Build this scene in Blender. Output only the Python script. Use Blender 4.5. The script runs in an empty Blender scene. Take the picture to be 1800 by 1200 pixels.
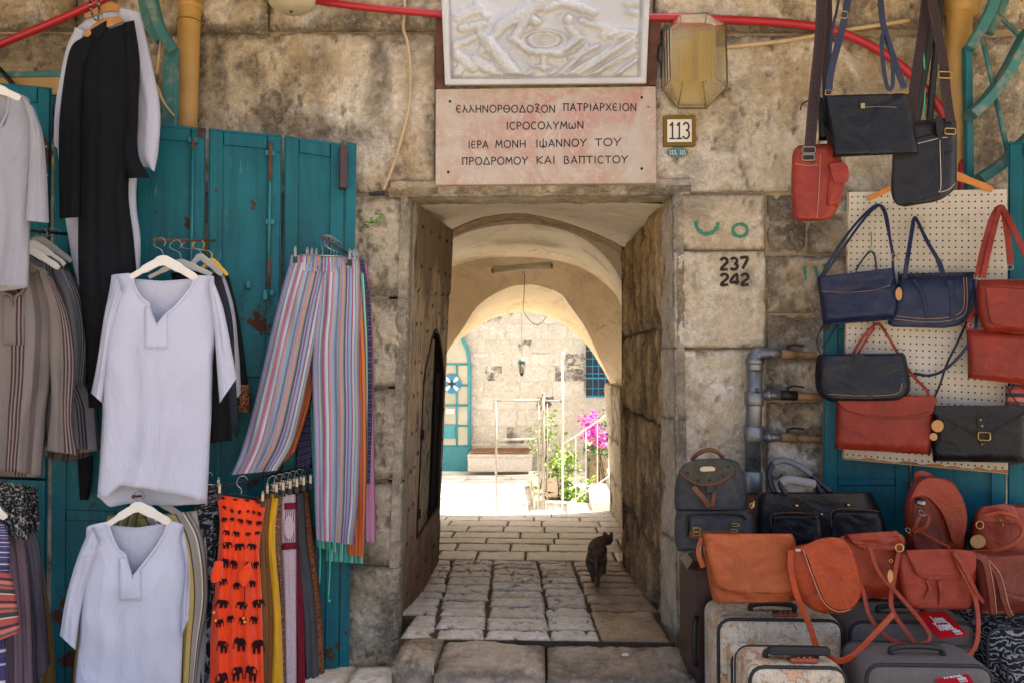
import bpy, bmesh, math, random
import numpy as np
from mathutils import Vector, Matrix
R = math.radians
sc = bpy.context.scene
COL = sc.collection
random.seed(7)

# ------------------------------------------------------------------ camera, light, exposure
F = 1350.0                                    # focal length in reference pixels (1800 wide)
CAM = Vector((0, -4, 1.55))
cam_d = bpy.data.cameras.new('camera'); cam = bpy.data.objects.new('camera', cam_d); COL.objects.link(cam)
cam.location = CAM; cam.rotation_euler = (R(91.485), 0, R(2.12))
cam_d.sensor_width = 36; cam_d.lens = 36 * F / 1800; cam_d.clip_end = 2000; cam_d.clip_start = .05
sc.camera = cam
SUN_EL, SUN_AZ = 68, 62                       # sun stands behind the building, well to the right
w = bpy.data.worlds.new('World'); sc.world = w; w.use_nodes = True
nt = w.node_tree; bg = nt.nodes['Background']; sky = nt.nodes.new('ShaderNodeTexSky')
sky.sky_type = 'NISHITA'; sky.sun_disc = False; sky.sun_elevation = R(SUN_EL); sky.sun_rotation = R(SUN_AZ)
sky.air_density = .5; sky.dust_density = 5.0; sky.ozone_density = .2
nt.links.new(sky.outputs[0], bg.inputs[0]); bg.inputs[1].default_value = 0.15
sd = bpy.data.lights.new('sun', 'SUN'); sun = bpy.data.objects.new('sun', sd); COL.objects.link(sun)
sd.energy = 5.0; sd.angle = R(.5); sd.color = (1, .95, .87)
sdir = Vector((math.sin(R(SUN_AZ)) * math.cos(R(SUN_EL)), math.cos(R(SUN_AZ)) * math.cos(R(SUN_EL)), math.sin(R(SUN_EL))))
sun.rotation_euler = sdir.to_track_quat('Z', 'Y').to_euler(); sun.location = (0, 10, 20)
vs = sc.view_settings; vs.view_transform = 'Standard'; vs.look = 'None'; vs.gamma = 1; vs.exposure = 1.95
sc.cycles.use_denoising = True
sc.cycles.max_bounces = 10; sc.cycles.diffuse_bounces = 7; sc.cycles.sample_clamp_indirect = 6

# ------------------------------------------------------------------ pixel -> world helpers
ROT = cam.rotation_euler.to_matrix()
def ray(px, py): return ROT @ Vector(((px - 900) / F, (600 - py) / F, -1))
def P(px, py, y):                             # point of the place seen at a reference pixel, at world depth y
    d = ray(px, py); return CAM + d * ((y - CAM.y) / d.y)
class Plane:                                  # an upright plane through two points on plan
    def __init__(s, a, b):
        s.p = Vector(a); r = (Vector(b) - s.p); r.z = 0; s.r = r.normalized()
        s.n = Vector((s.r.y, -s.r.x, 0))
        if s.n.y > 0: s.n = -s.n
        s.up = Vector((0, 0, 1))
    def at(s, px, py, off=0.0):
        d = ray(px, py); return CAM + d * (((s.p + s.n * off - CAM).dot(s.n)) / d.dot(s.n))
    def scale(s, px, py, off=0.0): return (s.at(px + 1, py, off) - s.at(px, py, off)).length
WALL = Plane((0, 0, 0), (1, 0, 0))
def yplane(y): return Plane((0, y, 0), (1, y, 0))
LS = Plane(P(625, 635, -.08), P(280, 635, -.38))      # left shop shutter
RS = Plane(P(1447, 635, -.12), P(1770, 635, -.42))    # right shop shutter

def cr(pts, n):                               # Catmull-Rom resample of tuples
    pts = [tuple(map(float, p)) for p in pts]; k = len(pts) - 1; out = []
    if k == 0: return [pts[0]] * n
    for i in range(n):
        t = i / (n - 1) * k; j = min(int(t), k - 1); t -= j
        p1, p2 = pts[j], pts[j + 1]
        p0 = pts[j - 1] if j else tuple(2 * a - b for a, b in zip(p1, p2))
        p3 = pts[j + 2] if j + 2 <= k else tuple(2 * a - b for a, b in zip(p2, p1))
        out.append(tuple(.5 * (2 * b + (c - a) * t + (2 * a - 5 * b + 4 * c - d) * t * t + (3 * b - a - 3 * c + d) * t ** 3)
                         for a, b, c, d in zip(p0, p1, p2, p3)))
    return out
def lin(pts, n):
    k = len(pts) - 1; out = []
    for i in range(n):
        t = i / (n - 1) * k; j = min(int(t), k - 1); t -= j
        out.append(tuple(a + (b - a) * t for a, b in zip(pts[j], pts[j + 1])))
    return out
def interp(pts, y, k=1):                      # piecewise linear on column 0
    if y <= pts[0][0]: return pts[0][k]
    for a, b in zip(pts, pts[1:]):
        if y <= b[0]:
            t = (y - a[0]) / (b[0] - a[0] + 1e-9); t = t * t * (3 - 2 * t) * .5 + t * .5
            return a[k] + (b[k] - a[k]) * t
    return pts[-1][k]

# ------------------------------------------------------------------ numpy noise
def vn(x, y, s=0):
    x = np.asarray(x, float); y = np.asarray(y, float)
    xi = np.floor(x); yi = np.floor(y); fx = x - xi; fy = y - yi
    fx = fx * fx * (3 - 2 * fx); fy = fy * fy * (3 - 2 * fy)
    def h(a, b):
        v = np.sin(a * 127.1 + b * 311.7 + s * 74.7) * 43758.5453; return v - np.floor(v)
    a = h(xi, yi); b = h(xi + 1, yi); c = h(xi, yi + 1); d = h(xi + 1, yi + 1)
    return (a + (b - a) * fx) + ((c + (d - c) * fx) - (a + (b - a) * fx)) * fy
def fbm(x, y, s=0, o=4):
    t = 0; a = .5
    for i in range(o): t = t + a * (vn(x * 2 ** i, y * 2 ** i, s + i * 3.1) - .5) * 2; a *= .5
    return t

# ------------------------------------------------------------------ mesh builder and object helpers
class MB:
    def __init__(s): s.marks = []; s.v = []; s.f = []; s.sm = []; s.mi = []; s.uv = []; s.at = {'tint': [], 'stain': [], 'dirt': []}; s.hasuv = False; s.hasat = False
    def add(s, v, f, smooth=True, mi=0, uv=None, tint=None, stain=None, dirt=None):
        b = len(s.v); n = len(v); s.marks.append((b, len(s.f))); s.v += [tuple(p) for p in v]
        for q in f: s.f.append([i + b for i in q]); s.sm.append(smooth); s.mi.append(mi)
        if uv is not None: s.hasuv = True
        s.uv += list(uv) if uv is not None else [(0, 0)] * n
        if tint is not None: s.hasat = True
        s.at['tint'] += list(tint) if tint is not None else [.5] * n
        s.at['stain'] += list(stain) if stain is not None else [0] * n
        s.at['dirt'] += list(dirt) if dirt is not None else [0] * n
        return b
    def build(s, name, mats, parent=None, label=None):
        me = bpy.data.meshes.new(name); me.from_pydata(s.v, [], s.f)
        me.polygons.foreach_set('use_smooth', s.sm); me.polygons.foreach_set('material_index', s.mi)
        if s.hasuv:
            l = me.uv_layers.new(name='UVMap'); li = np.empty(len(me.loops), np.int32); me.loops.foreach_get('vertex_index', li)
            l.data.foreach_set('uv', np.array(s.uv, float)[li].ravel())
        if s.hasat:
            for k in s.at:
                a = me.attributes.new(k, 'FLOAT', 'POINT'); a.data.foreach_set('value', np.array(s.at[k], float))
        for m in (mats if isinstance(mats, (list, tuple)) else [mats]): me.materials.append(m)
        me.update(); o = bpy.data.objects.new(name, me); COL.objects.link(o)
        if parent: o.parent = parent
        if label: o['label'] = label
        return o
def tag(o, label=None, cat=None, group=None, kind=None):
    if label: o['label'] = label
    if cat: o['category'] = cat
    if group: o['group'] = group
    if kind: o['kind'] = kind
    return o
def thing(name, label, cat, group=None):
    o = bpy.data.objects.new(name, None); COL.objects.link(o); o.empty_display_size = .1
    return tag(o, label, cat, group)
def kids(o): return [c for c in COL.objects if c.parent == o]
def settle_all():                             # put every origin at its thing's base; meshes were modelled in world space
    ch = {}
    for o in COL.objects:
        if o.parent: ch.setdefault(o.parent, []).append(o)
    def desc(o):
        r = []
        for c in ch.get(o, []): r.append(c); r += desc(c)
        return r
    for o in list(COL.objects):
        if o.parent or o.type in ('CAMERA', 'LIGHT') or o.get('settled'): continue
        ms = [x for x in [o] + desc(o) if x.type == 'MESH' and len(x.data.vertices)]
        if not ms: continue
        lo = np.full(3, 1e9); hi = -lo
        for m in ms:
            c = np.empty(len(m.data.vertices) * 3); m.data.vertices.foreach_get('co', c); c = c.reshape(-1, 3)
            lo = np.minimum(lo, c.min(0)); hi = np.maximum(hi, c.max(0))
        b = Vector(((lo[0] + hi[0]) / 2, (lo[1] + hi[1]) / 2, lo[2]))
        for me in {m.data for m in ms}: me.transform(Matrix.Translation(-b))
        o.location = b

def gf(nu, nv, cu=False):                     # faces of a grid of nv rows of nu points
    f = []
    for j in range(nv - 1):
        for i in range(nu if cu else nu - 1):
            i2 = (i + 1) % nu; f.append((j * nu + i, j * nu + i2, (j + 1) * nu + i2, (j + 1) * nu + i))
    return f
def frames(pts):
    T = []
    for i in range(len(pts)):
        t = pts[min(i + 1, len(pts) - 1)] - pts[max(i - 1, 0)]; T.append(t.normalized() if t.length > 1e-9 else Vector((0, 0, 1)))
    return T
def tube(mb, pts, r, seg=8, smooth=0, mi=0, closed=False, cap=True):
    pts = [tuple(p) for p in pts]
    if smooth: pts = cr(pts, smooth)
    pts = [Vector(p) for p in pts]; n = len(pts); T = frames(pts)
    a = Vector((0, 0, 1)) if abs(T[0].z) < .9 else Vector((1, 0, 0)); v = []; N = a.cross(T[0]).normalized()
    for i, p in enumerate(pts):
        N = (N - T[i] * N.dot(T[i])).normalized(); Bn = T[i].cross(N)
        rr = (lambda q, j: r[j] + (r[min(j + 1, len(r) - 1)] - r[j]) * (q - j))(i * (len(r) - 1) / max(n - 1, 1), int(i * (len(r) - 1) / max(n - 1, 1))) if isinstance(r, (list, tuple)) else r
        for k in range(seg):
            q = 2 * math.pi * k / seg; v.append(p + N * (math.cos(q) * rr) + Bn * (math.sin(q) * rr))
    f = gf(seg, n, True)
    if closed: f += [((n - 1) * seg + i, (n - 1) * seg + (i + 1) % seg, (i + 1) % seg, i) for i in range(seg)]
    elif cap: f += [list(range(seg))[::-1], [(n - 1) * seg + i for i in range(seg)]]
    mb.add(v, f, True, mi)
def ribbon(mb, pts, w, t, nrm, smooth=0, mi=0):      # flat band; nrm = direction its face looks
    if smooth: pts = cr([tuple(p) for p in pts], smooth)
    pts = [Vector(p) for p in pts]; n = len(pts); T = frames(pts); v = []; uv = []; L = 0; nrm = Vector(nrm)
    for i, p in enumerate(pts):
        if i: L += (p - pts[i - 1]).length
        S = T[i].cross(nrm)
        if S.length < 1e-3: S = Vector((1, 0, 0))
        S.normalize(); Nn = S.cross(T[i]).normalized(); ww = w[i * (len(w) - 1) // max(n - 1, 1)] if isinstance(w, (list, tuple)) else w
        for a, b in ((-1, .35), (-.8, .5), (.8, .5), (1, .35), (1, -.35), (.8, -.5), (-.8, -.5), (-1, -.35)):
            v.append(p + S * (a * ww / 2) + Nn * (b * t)); uv.append((a * ww / 2, L))
    mb.add(v, gf(8, n, True) + [list(range(8))[::-1], [(n - 1) * 8 + i for i in range(8)]], False, mi, uv=uv)
def strap(mb, pl, pts, w, t=.004, smooth=24, mi=0): ribbon(mb, [pl.at(p[0], p[1], p[2]) for p in pts], w, t, pl.n, smooth, mi)
def ptube(mb, pl, pts, r, smooth=16, seg=6, mi=0): tube(mb, [pl.at(*p) for p in pts], r, seg, smooth, mi)
def box(mb, c, s, rot=0.0, mi=0, bev=.004, M=None):
    hx, hy, hz = s[0] / 2, s[1] / 2, s[2] / 2; b = min(bev, hx * .45, hy * .45, hz * .45); v = []; c = Vector(c)
    M = M or Matrix.Rotation(rot, 3, 'Z')
    for z, ins in ((-hz, b), (-hz + b, 0), (hz - b, 0), (hz, b)):
        X, Y = hx - ins, hy - ins; q = min(b, X * .9, Y * .9)
        for x, y in ((-X + q, -Y), (X - q, -Y), (X, -Y + q), (X, Y - q), (X - q, Y), (-X + q, Y), (-X, Y - q), (-X, -Y + q)): v.append(c + M @ Vector((x, y, z)))
    mb.add(v, gf(8, 4, True) + [list(range(8))[::-1], list(range(24, 32))], False, mi)
def rbox(mb, c, s, rad, mi=0, seg=5):
    bm = bmesh.new(); bmesh.ops.create_cube(bm, size=1, matrix=Matrix.Diagonal((s[0], s[1], s[2], 1)))
    bmesh.ops.bevel(bm, geom=bm.edges[:], offset=rad, segments=seg, profile=.5, affect='EDGES')
    bm.verts.ensure_lookup_table(); mb.add([v.co + Vector(c) for v in bm.verts], [[v.index for v in f.verts] for f in bm.faces], True, mi); bm.free()
def pbox(mb, pl, x0, y0, x1, y1, o0, o1, mi=0, bev=.003):    # box spanning a pixel rectangle on a plane, from offset o0 to o1
    a = pl.at(x0, y0, o1); b = pl.at(x1, y0, o1); c = pl.at(x0, y1, o1); wv = (b - a).length; hv = abs(a.z - c.z)
    ctr = (pl.at(x0, y0, o1) + pl.at(x1, y1, o1)) / 2 - pl.n * ((o1 - o0) / 2)
    box(mb, ctr, (wv, abs(o1 - o0), hv), math.atan2(pl.r.y, pl.r.x), mi, bev)
def lathe(mb, c, prof, seg=20, axis=None, mi=0, cap=True):    # profile (radius, height)
    c = Vector(c); q = (Vector(axis) if axis else Vector((0, 0, 1))).to_track_quat('Z', 'Y').to_matrix(); v = []
    for r_, h in prof:
        for k in range(seg): a = 2 * math.pi * k / seg; v.append(c + q @ Vector((r_ * math.cos(a), r_ * math.sin(a), h)))
    f = gf(seg, len(prof), True)
    if cap: f += [list(range(seg))[::-1], [(len(prof) - 1) * seg + i for i in range(seg)]]
    mb.add(v, f, True, mi)
def plate(mb, pl, pts, off, t, smooth=0, mi=0, bev=.15, closed=True, off_f=None):   # outline of pixels with a real thickness
    if smooth: pts = cr(list(pts) + [pts[0]], smooth)[:-1]
    n = len(pts); cx = sum(p[0] for p in pts) / n; cy = sum(p[1] for p in pts) / n; v = []; uv = []
    for o, k in ((off, 1), (off + t * .6, 1), (off + t, 1 - bev * .15)):
        for p in pts:
            x, y = cx + (p[0] - cx) * k, cy + (p[1] - cy) * k
            v.append(pl.at(x, y, o + (off_f(x, y) if off_f else 0))); uv.append((x / 400., -y / 400.))
    a = sum((pts[i][0] * pts[(i + 1) % n][1] - pts[(i + 1) % n][0] * pts[i][1]) for i in range(n))
    f = gf(n, 3, True) + [list(range(n))[::-1], [2 * n + i for i in range(n)]]
    if a < 0: pass
    mb.add(v, f, False, mi, uv=uv)

def fold_fn(amp, cnt, seed, grow=.6):         # drapery: amplitude, number of folds, growing downwards
    rd = random.Random(seed); ph = [rd.uniform(0, 6.28) for _ in range(8)]; k2 = cnt * rd.uniform(1.6, 2.3); k3 = cnt * rd.uniform(.4, .6)
    def f(u, v):
        g = (1 - grow) + grow * v
        uu = u + .03 * math.sin(5 * v + ph[0]) + .015 * math.sin(11 * v + ph[1])
        a = math.sin(6.283 * cnt * uu + ph[2] + .8 * math.sin(2.2 * v + ph[3]))
        a = (abs(a) ** .8) * (1 if a > 0 else -1)
        return amp * g * (.55 * a + .3 * math.sin(6.283 * k2 * uu + ph[4] + 1.5 * v) + .35 * math.sin(6.283 * k3 * uu + ph[5] - v)) \
            + amp * .35 * math.sin(9 * v + 5 * u + ph[6]) * math.sin(6 * u + ph[7]) \
            + amp * .22 * math.sin(19 * v - 8 * u + ph[3] + 2 * math.sin(5 * u + ph[1])) * math.sin(3.3 * v + 4 * u + ph[5])
    return f
def loft(mb, pl, A, B, off, bulge, back=None, n=36, m=22, fold=None, p=2.0, cap=(False, False), bf=None, mi=0, uvw=None, offv=None, smooth=True):
    A = cr(A, n); B = cr(B, n); back = bulge * .7 if back is None else back; v = []; uv = []
    wd = pl.scale(A[n // 2][0], A[n // 2][1], off) * math.hypot(B[n // 2][0] - A[n // 2][0], B[n // 2][1] - A[n // 2][1])
    ht = pl.scale(A[n // 2][0], A[n // 2][1], off) * math.hypot(A[-1][0] - A[0][0], A[-1][1] - A[0][1])
    uw = uvw or wd
    for j in range(n):
        t = j / (n - 1); bb = bf(t) if bf else 1; o = off + (offv(t) if offv else 0)
        for i in range(2 * m):
            front = i <= m; u = i / m if front else (2 * m - i) / m; s = 2 * u - 1
            pr = max(0, 1 - abs(s) ** p) ** (1 / p)
            d = o + bulge * bb * pr + (fold(u, t) * min(1, pr * 1.6) if fold else 0) if front else o - back * bb * pr - (fold(1 - u, t) * .5 * pr if fold else 0)
            v.append(pl.at(A[j][0] + (B[j][0] - A[j][0]) * u, A[j][1] + (B[j][1] - A[j][1]) * u, d)); uv.append((u * uw + (0 if front else .37), t * ht))
    f = gf(2 * m, n, True)
    if cap[0]: f += [(i, i + 1, 2 * m - i - 1, 2 * m - i) if i else (0, 1, 2 * m - 1) for i in range(m - 1)] + [(m - 1, m, m + 1)]
    if cap[1]:
        b = (n - 1) * 2 * m; f += [((b + i + 1, b + i, b + 2 * m - i, b + 2 * m - i - 1) if i else (b + 1, b, b + 2 * m - 1)) for i in range(m - 1)] + [(b + m, b + m - 1, b + m + 1)]
    mb.add(v, f, smooth, mi, uv=uv)
    def S(u, t, extra=0.0):
        x = t * (n - 1); j = min(int(x), n - 2); x -= j
        a = [A[j][k] + (A[j + 1][k] - A[j][k]) * x for k in (0, 1)]; b = [B[j][k] + (B[j + 1][k] - B[j][k]) * x for k in (0, 1)]
        pr = max(0, 1 - abs(2 * u - 1) ** p) ** (1 / p)
        d = off + (offv(t) if offv else 0) + bulge * (bf(t) if bf else 1) * pr + (fold(u, t) * min(1, pr * 1.6) if fold else 0)
        return pl.at(a[0] + (b[0] - a[0]) * u, a[1] + (b[1] - a[1]) * u, d + extra)
    return S
def soft(t): return max(.02, min(1, math.sin(min(1, t / .16) * 1.5708), math.sin(min(1, (1 - t) / .16) * 1.5708)))
def bagbody(mb, pl, rows, off, t, p=5, n=26, m=20, bf=None, mi=0, sag=.004, seed=1, e=.16):   # rows: (y, x_left, x_right)
    f = fold_fn(sag, 1.6, seed, .4)
    sf = lambda q: max(.02, min(1, math.sin(min(1, q / e) * 1.5708), math.sin(min(1, (1 - q) / e) * 1.5708)))
    return loft(mb, pl, [(r[1], r[0]) for r in rows], [(r[2], r[3] if len(r) > 3 else r[0]) for r in rows], off, t / 2, t / 2, n, m, f, p, (True, True),
                (lambda q: sf(q) * bf(q)) if bf else sf, mi)
def buckle(mb, pl, x, y, off, w, h, r=.0025, ang=0, mi=0):     # rectangular metal ring, sizes in metres
    c = pl.at(x, y, off); ca, sa = math.cos(ang), math.sin(ang)
    X = pl.r * ca + pl.up * sa; Y = pl.up * ca - pl.r * sa
    pts = [c + X * (a * w / 2) + Y * (b * h / 2) for a, b in ((-1, -.7), (-.75, -1), (.75, -1), (1, -.7), (1, .7), (.75, 1), (-.75, 1), (-1, .7))]
    tube(mb, pts, r, 6, closed=True, mi=mi)
def ring(mb, c, rad, r, nrm, mi=0, seg=16):
    q = Vector(nrm).to_track_quat('Z', 'Y').to_matrix()
    tube(mb, [Vector(c) + q @ Vector((rad * math.cos(6.283 * k / seg), rad * math.sin(6.283 * k / seg), 0)) for k in range(seg)], r, 6, closed=True, mi=mi)
def ball(mb, c, r, mi=0, seg=10):
    r = r if isinstance(r, (tuple, list)) else (r, r, r); v = []; c = Vector(c)
    for j in range(1, 6):
        a = math.pi * j / 6
        for k in range(seg): b = 2 * math.pi * k / seg; v.append(c + Vector((r[0] * math.sin(a) * math.cos(b), r[1] * math.sin(a) * math.sin(b), r[2] * math.cos(a))))
    v += [c + Vector((0, 0, r[2])), c - Vector((0, 0, r[2]))]; n = len(v)
    f = gf(seg, 5, True) + [(n - 2, (i + 1) % seg, i) for i in range(seg)] + [(n - 1, 4 * seg + i, 4 * seg + (i + 1) % seg) for i in range(seg)]
    mb.add(v, [q[::-1] for q in f], True, mi)
# a stone with an uneven, worn face: corners bottom-left, bottom-right, top-right, top-left; n looks out
BLOBS = []
def patch(mb, q, n, res=.012, amp=.006, edge=.02, eamp=.012, seed=0, depth=.08, tint=.5, fs=9, mi=0, hf=None, pits=.0, stv=0.0, dd=(.005, .011)):
    q = [np.array(c, float) for c in q]; n = np.array(Vector(n).normalized(), float)
    wd = max(np.linalg.norm(q[1] - q[0]), np.linalg.norm(q[2] - q[3])); ht = max(np.linalg.norm(q[3] - q[0]), np.linalg.norm(q[2] - q[1]))
    nu = max(3, int(wd / res)); nv = max(3, int(ht / res))
    u = np.concatenate([[0], np.linspace(0, 1, nu), [1]]); v = np.concatenate([[0], np.linspace(0, 1, nv), [1]])
    U, V = np.meshgrid(u, v)
    Pt = ((1 - U) * (1 - V))[..., None] * q[0] + (U * (1 - V))[..., None] * q[1] + (U * V)[..., None] * q[2] + ((1 - U) * V)[..., None] * q[3]
    X, Y = U * wd + seed * 1.37, V * ht + seed * 2.11
    d = np.minimum(np.minimum(U, 1 - U) * wd, np.minimum(V, 1 - V) * ht)
    h = amp * 1.6 * fbm(X * fs, Y * fs, seed, 5) + amp * 1.2 * fbm(X * 2.2, Y * 2.2, seed + 5, 2) - amp * 1.3 * np.abs(fbm(X * 21, Y * 21, seed + 7, 3))
    h -= eamp * np.exp(-(d / edge) * (1 + .9 * fbm(X * 14, Y * 14, seed + 9, 3)))
    if pits: h -= pits * np.clip((vn(X * 55, Y * 38, seed + 2) * vn(X * 21, Y * 17, seed + 4) - .42) * 6, 0, 1)
    if hf is not None: h = h + hf(U, V, X, Y)
    di = np.clip((-h - dd[0]) / dd[1], 0, 1)  # colour mask of low spots: painted cavity shade along with settled dirt
    h[0, :] = h[-1, :] = -depth; h[:, 0] = h[:, -1] = -depth
    Pt = Pt + h[..., None] * n
    st = np.full_like(U, stv)
    for bx, bz, rx, rz, s in BLOBS if n[1] < -.7 and q[0][1] < 1 else []:
        dd = ((Pt[..., 0] - bx) / rx) ** 2 + ((Pt[..., 2] - bz) / rz) ** 2
        st = np.maximum(st, s * np.clip(1.25 - dd, 0, 1))
    N = (nu + 2) * (nv + 2); T = np.full(N, tint)
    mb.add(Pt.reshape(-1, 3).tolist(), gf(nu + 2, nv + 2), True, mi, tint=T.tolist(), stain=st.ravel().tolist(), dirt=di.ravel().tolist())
def masonry(mb, O, ux, uy, n, W_, H_, rh, rw, seed, **k):   # courses of stones filling a rectangle
    rd = random.Random(seed); O = Vector(O); ux = Vector(ux); uy = Vector(uy); y = 0; s = seed * 100
    while y < H_ - .02:
        h = min(rd.uniform(*rh), H_ - y); x = -rd.uniform(0, rw[0])
        if H_ - y - h < rh[0] * .4: h = H_ - y
        while x < W_:
            ww = rd.uniform(*rw); a, b = max(0, x), min(W_, x + ww)
            if b - a > .04:
                g = .006; s += 1
                c = [O + ux * (a + g) + uy * (y + g), O + ux * (b - g) + uy * (y + g), O + ux * (b - g) + uy * (y + h - g), O + ux * (a + g) + uy * (y + h - g)]
                k2 = dict(k); t = k2.pop('tintr', (.2, .8)); k2['stv'] = rd.uniform(.7, 1) if rd.random() < k2.pop('pst', 0) else 0; off = k2.pop('offr', .008)
                o = Vector(n) * rd.uniform(-off, off); patch(mb, [p + o for p in c], n, seed=s, tint=rd.uniform(*t), **k2)
            x += ww
        y += h
# ------------------------------------------------------------------ lettering drawn with strokes
def arc(cx, cy, rx, ry, a0, a1, n=10): return [(cx + rx * math.cos(R(a0 + (a1 - a0) * i / n)), cy + ry * math.sin(R(a0 + (a1 - a0) * i / n))) for i in range(n + 1)]
GL = {' ': (.55, []), '-': (.5, [[(.1, .5), (.4, .5)]]), ',': (.3, [[(.15, .1), (.08, -.15)]]),
 'E': (.72, [arc(.36, .5, .32, .5, 55, 305), [(.04, .5), (.5, .5)]]), 'L': (.75, [[(.02, 0), (.3, .62), (.2, 1)], [(.3, .62), (.72, 0)]]),
 'H': (.8, [[(.08, 0), (.08, 1)], [(.72, 0), (.72, 1)], [(.08, .5), (.72, .5)]]), 'N': (.85, [[(.08, 0), (.08, 1), (.74, 0), (.74, 1)]]),
 'O': (.95, [arc(.47, .5, .43, .5, 0, 360, 20)]), 'P': (.66, [[(.08, 0), (.08, 1)] , [(.08, 1)] + arc(.3, .74, .28, .26, 90, -90) + [(.08, .48)]]),
 'Q': (.95, [arc(.47, .5, .43, .5, 0, 360, 20), [(.04, .5), (.9, .5)]]), 'D': (.9, [[(.02, .04), (.86, .04), (.42, 1), (.06, .04)]]),
 'X': (.75, [[(.08, 1.05), (.3, 1.2), (.62, 1), (.2, .62), (.55, .5), (.08, .12), (.7, .0)]]), 'p': (.8, [[(.0, .97), (.8, .97)], [(.12, 0), (.12, .97)], [(.66, 0), (.66, .97)]]),
 'A': (.8, [[(.02, 0), (.4, 1), (.76, 0)], [(.14, .3), (.58, .34)]]), 'T': (.75, [[(.0, .97), (.74, .97)], [(.37, 0), (.37, .97)]]), 'I': (.3, [[(.14, 0), (.14, 1)]]),
 'x': (.8, [[(.04, 1), (.74, 0)], [(.74, 1), (.04, 0)]]), 'C': (.75, [arc(.4, .5, .36, .5, 50, 310, 14)]), 'Y': (.8, [[(.02, 1), (.38, .48), (.76, 1)], [(.38, .48), (.3, 0)]]),
 'M': (.95, [[(.03, 0), (.16, 1), (.46, .3), (.78, 1), (.9, 0)]]), 'w': (1., [arc(.26, .42, .22, .42, 120, 360), arc(.7, .42, .22, .42, 180, 420)]),
 'W': (1., [arc(.26, .42, .22, .42, 120, 360), arc(.7, .42, .22, .42, 180, 420), [(.48, -.15), (.48, 1.1)]]),
 'K': (.78, [[(.08, 0), (.08, 1)], [(.7, 1), (.08, .45), (.72, 0)]]), 'B': (.72, [[(.08, 0), (.08, 1)], [(.08, 1)] + arc(.3, .76, .22, .24, 90, -90) + arc(.34, .26, .28, .26, 90, -90) + [(.08, 0)]]),
 '1': (.5, [[(.1, .82), (.28, 1), (.28, 0)], [(.08, 0), (.48, 0)]]), '2': (.66, [arc(.32, .72, .26, .28, 170, -30) + [(.06, .02), (.62, .02)]]),
 '3': (.66, [arc(.3, .75, .25, .25, 150, -80), arc(.3, .27, .29, .27, 85, -150)]), '4': (.7, [[(.5, 0), (.5, 1), (.04, .28), (.68, .28)]]), '7': (.62, [[(.04, .97), (.58, .97), (.22, 0)]]),
 'l': (.6, [[(.1, 1), (.1, 0), (.52, 0)]]), 'e': (.68, [[(.1, .4), (.56, .42)] + arc(.33, .38, .24, .36, 10, 320)]), 'n': (.66, [[(.1, 0), (.1, .72)], arc(.32, .42, .22, .3, 180, 0) + [(.54, 0)]]),
 't': (.75, [[(.02, .97), (.7, .97)], [(.36, 0), (.36, .97)]]), 'r': (.45, [[(.1, 0), (.1, .72)], arc(.32, .42, .22, .3, 180, 70)]), 'a': (.68, [arc(.32, .36, .22, .34, 0, 360, 14), [(.54, 0), (.54, .72)]]),
 'v': (.62, [[(.05, .72), (.3, 0), (.56, .72)]]), 'i': (.26, [[(.1, 0), (.1, 1)]])}
def text(mb, pt, s, x0, x1, yb, h, sw, mi=0, slope=0.0, sp=.18):  # pt(px,py) -> world point; h,sw in pixels
    tot = sum(GL[c][0] + sp for c in s) - sp; k = (x1 - x0) / tot; x = 0
    for c in s:
        for st in GL[c][1]:
            p2 = [(x0 + (x + a) * k, yb - b * h + slope * (x + a) * k) for a, b in st]
            for a, b in zip(p2, p2[1:]):
                d = math.hypot(b[0] - a[0], b[1] - a[1]) or 1e-6; ux, uy = (b[0] - a[0]) / d, (b[1] - a[1]) / d; e = sw * .3; hw = sw / 2
                v = [(a[0] - ux * e - uy * hw, a[1] - uy * e + ux * hw), (b[0] + ux * e - uy * hw, b[1] + uy * e + ux * hw), (b[0] + ux * e + uy * hw, b[1] + uy * e - ux * hw), (a[0] - ux * e + uy * hw, a[1] - uy * e - ux * hw)]
                v = [pt(*q) for q in v]; nn = (v[1] - v[0]).cross(v[2] - v[0])
                if nn.dot(CAM - v[0]) < 0: v = v[::-1]
                j = random.uniform(0, .0006); dv = (CAM - v[0]).normalized() * j
                mb.add([q + dv for q in v], [(0, 1, 2, 3)], False, mi)
        x += GL[c][0] + sp
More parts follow.
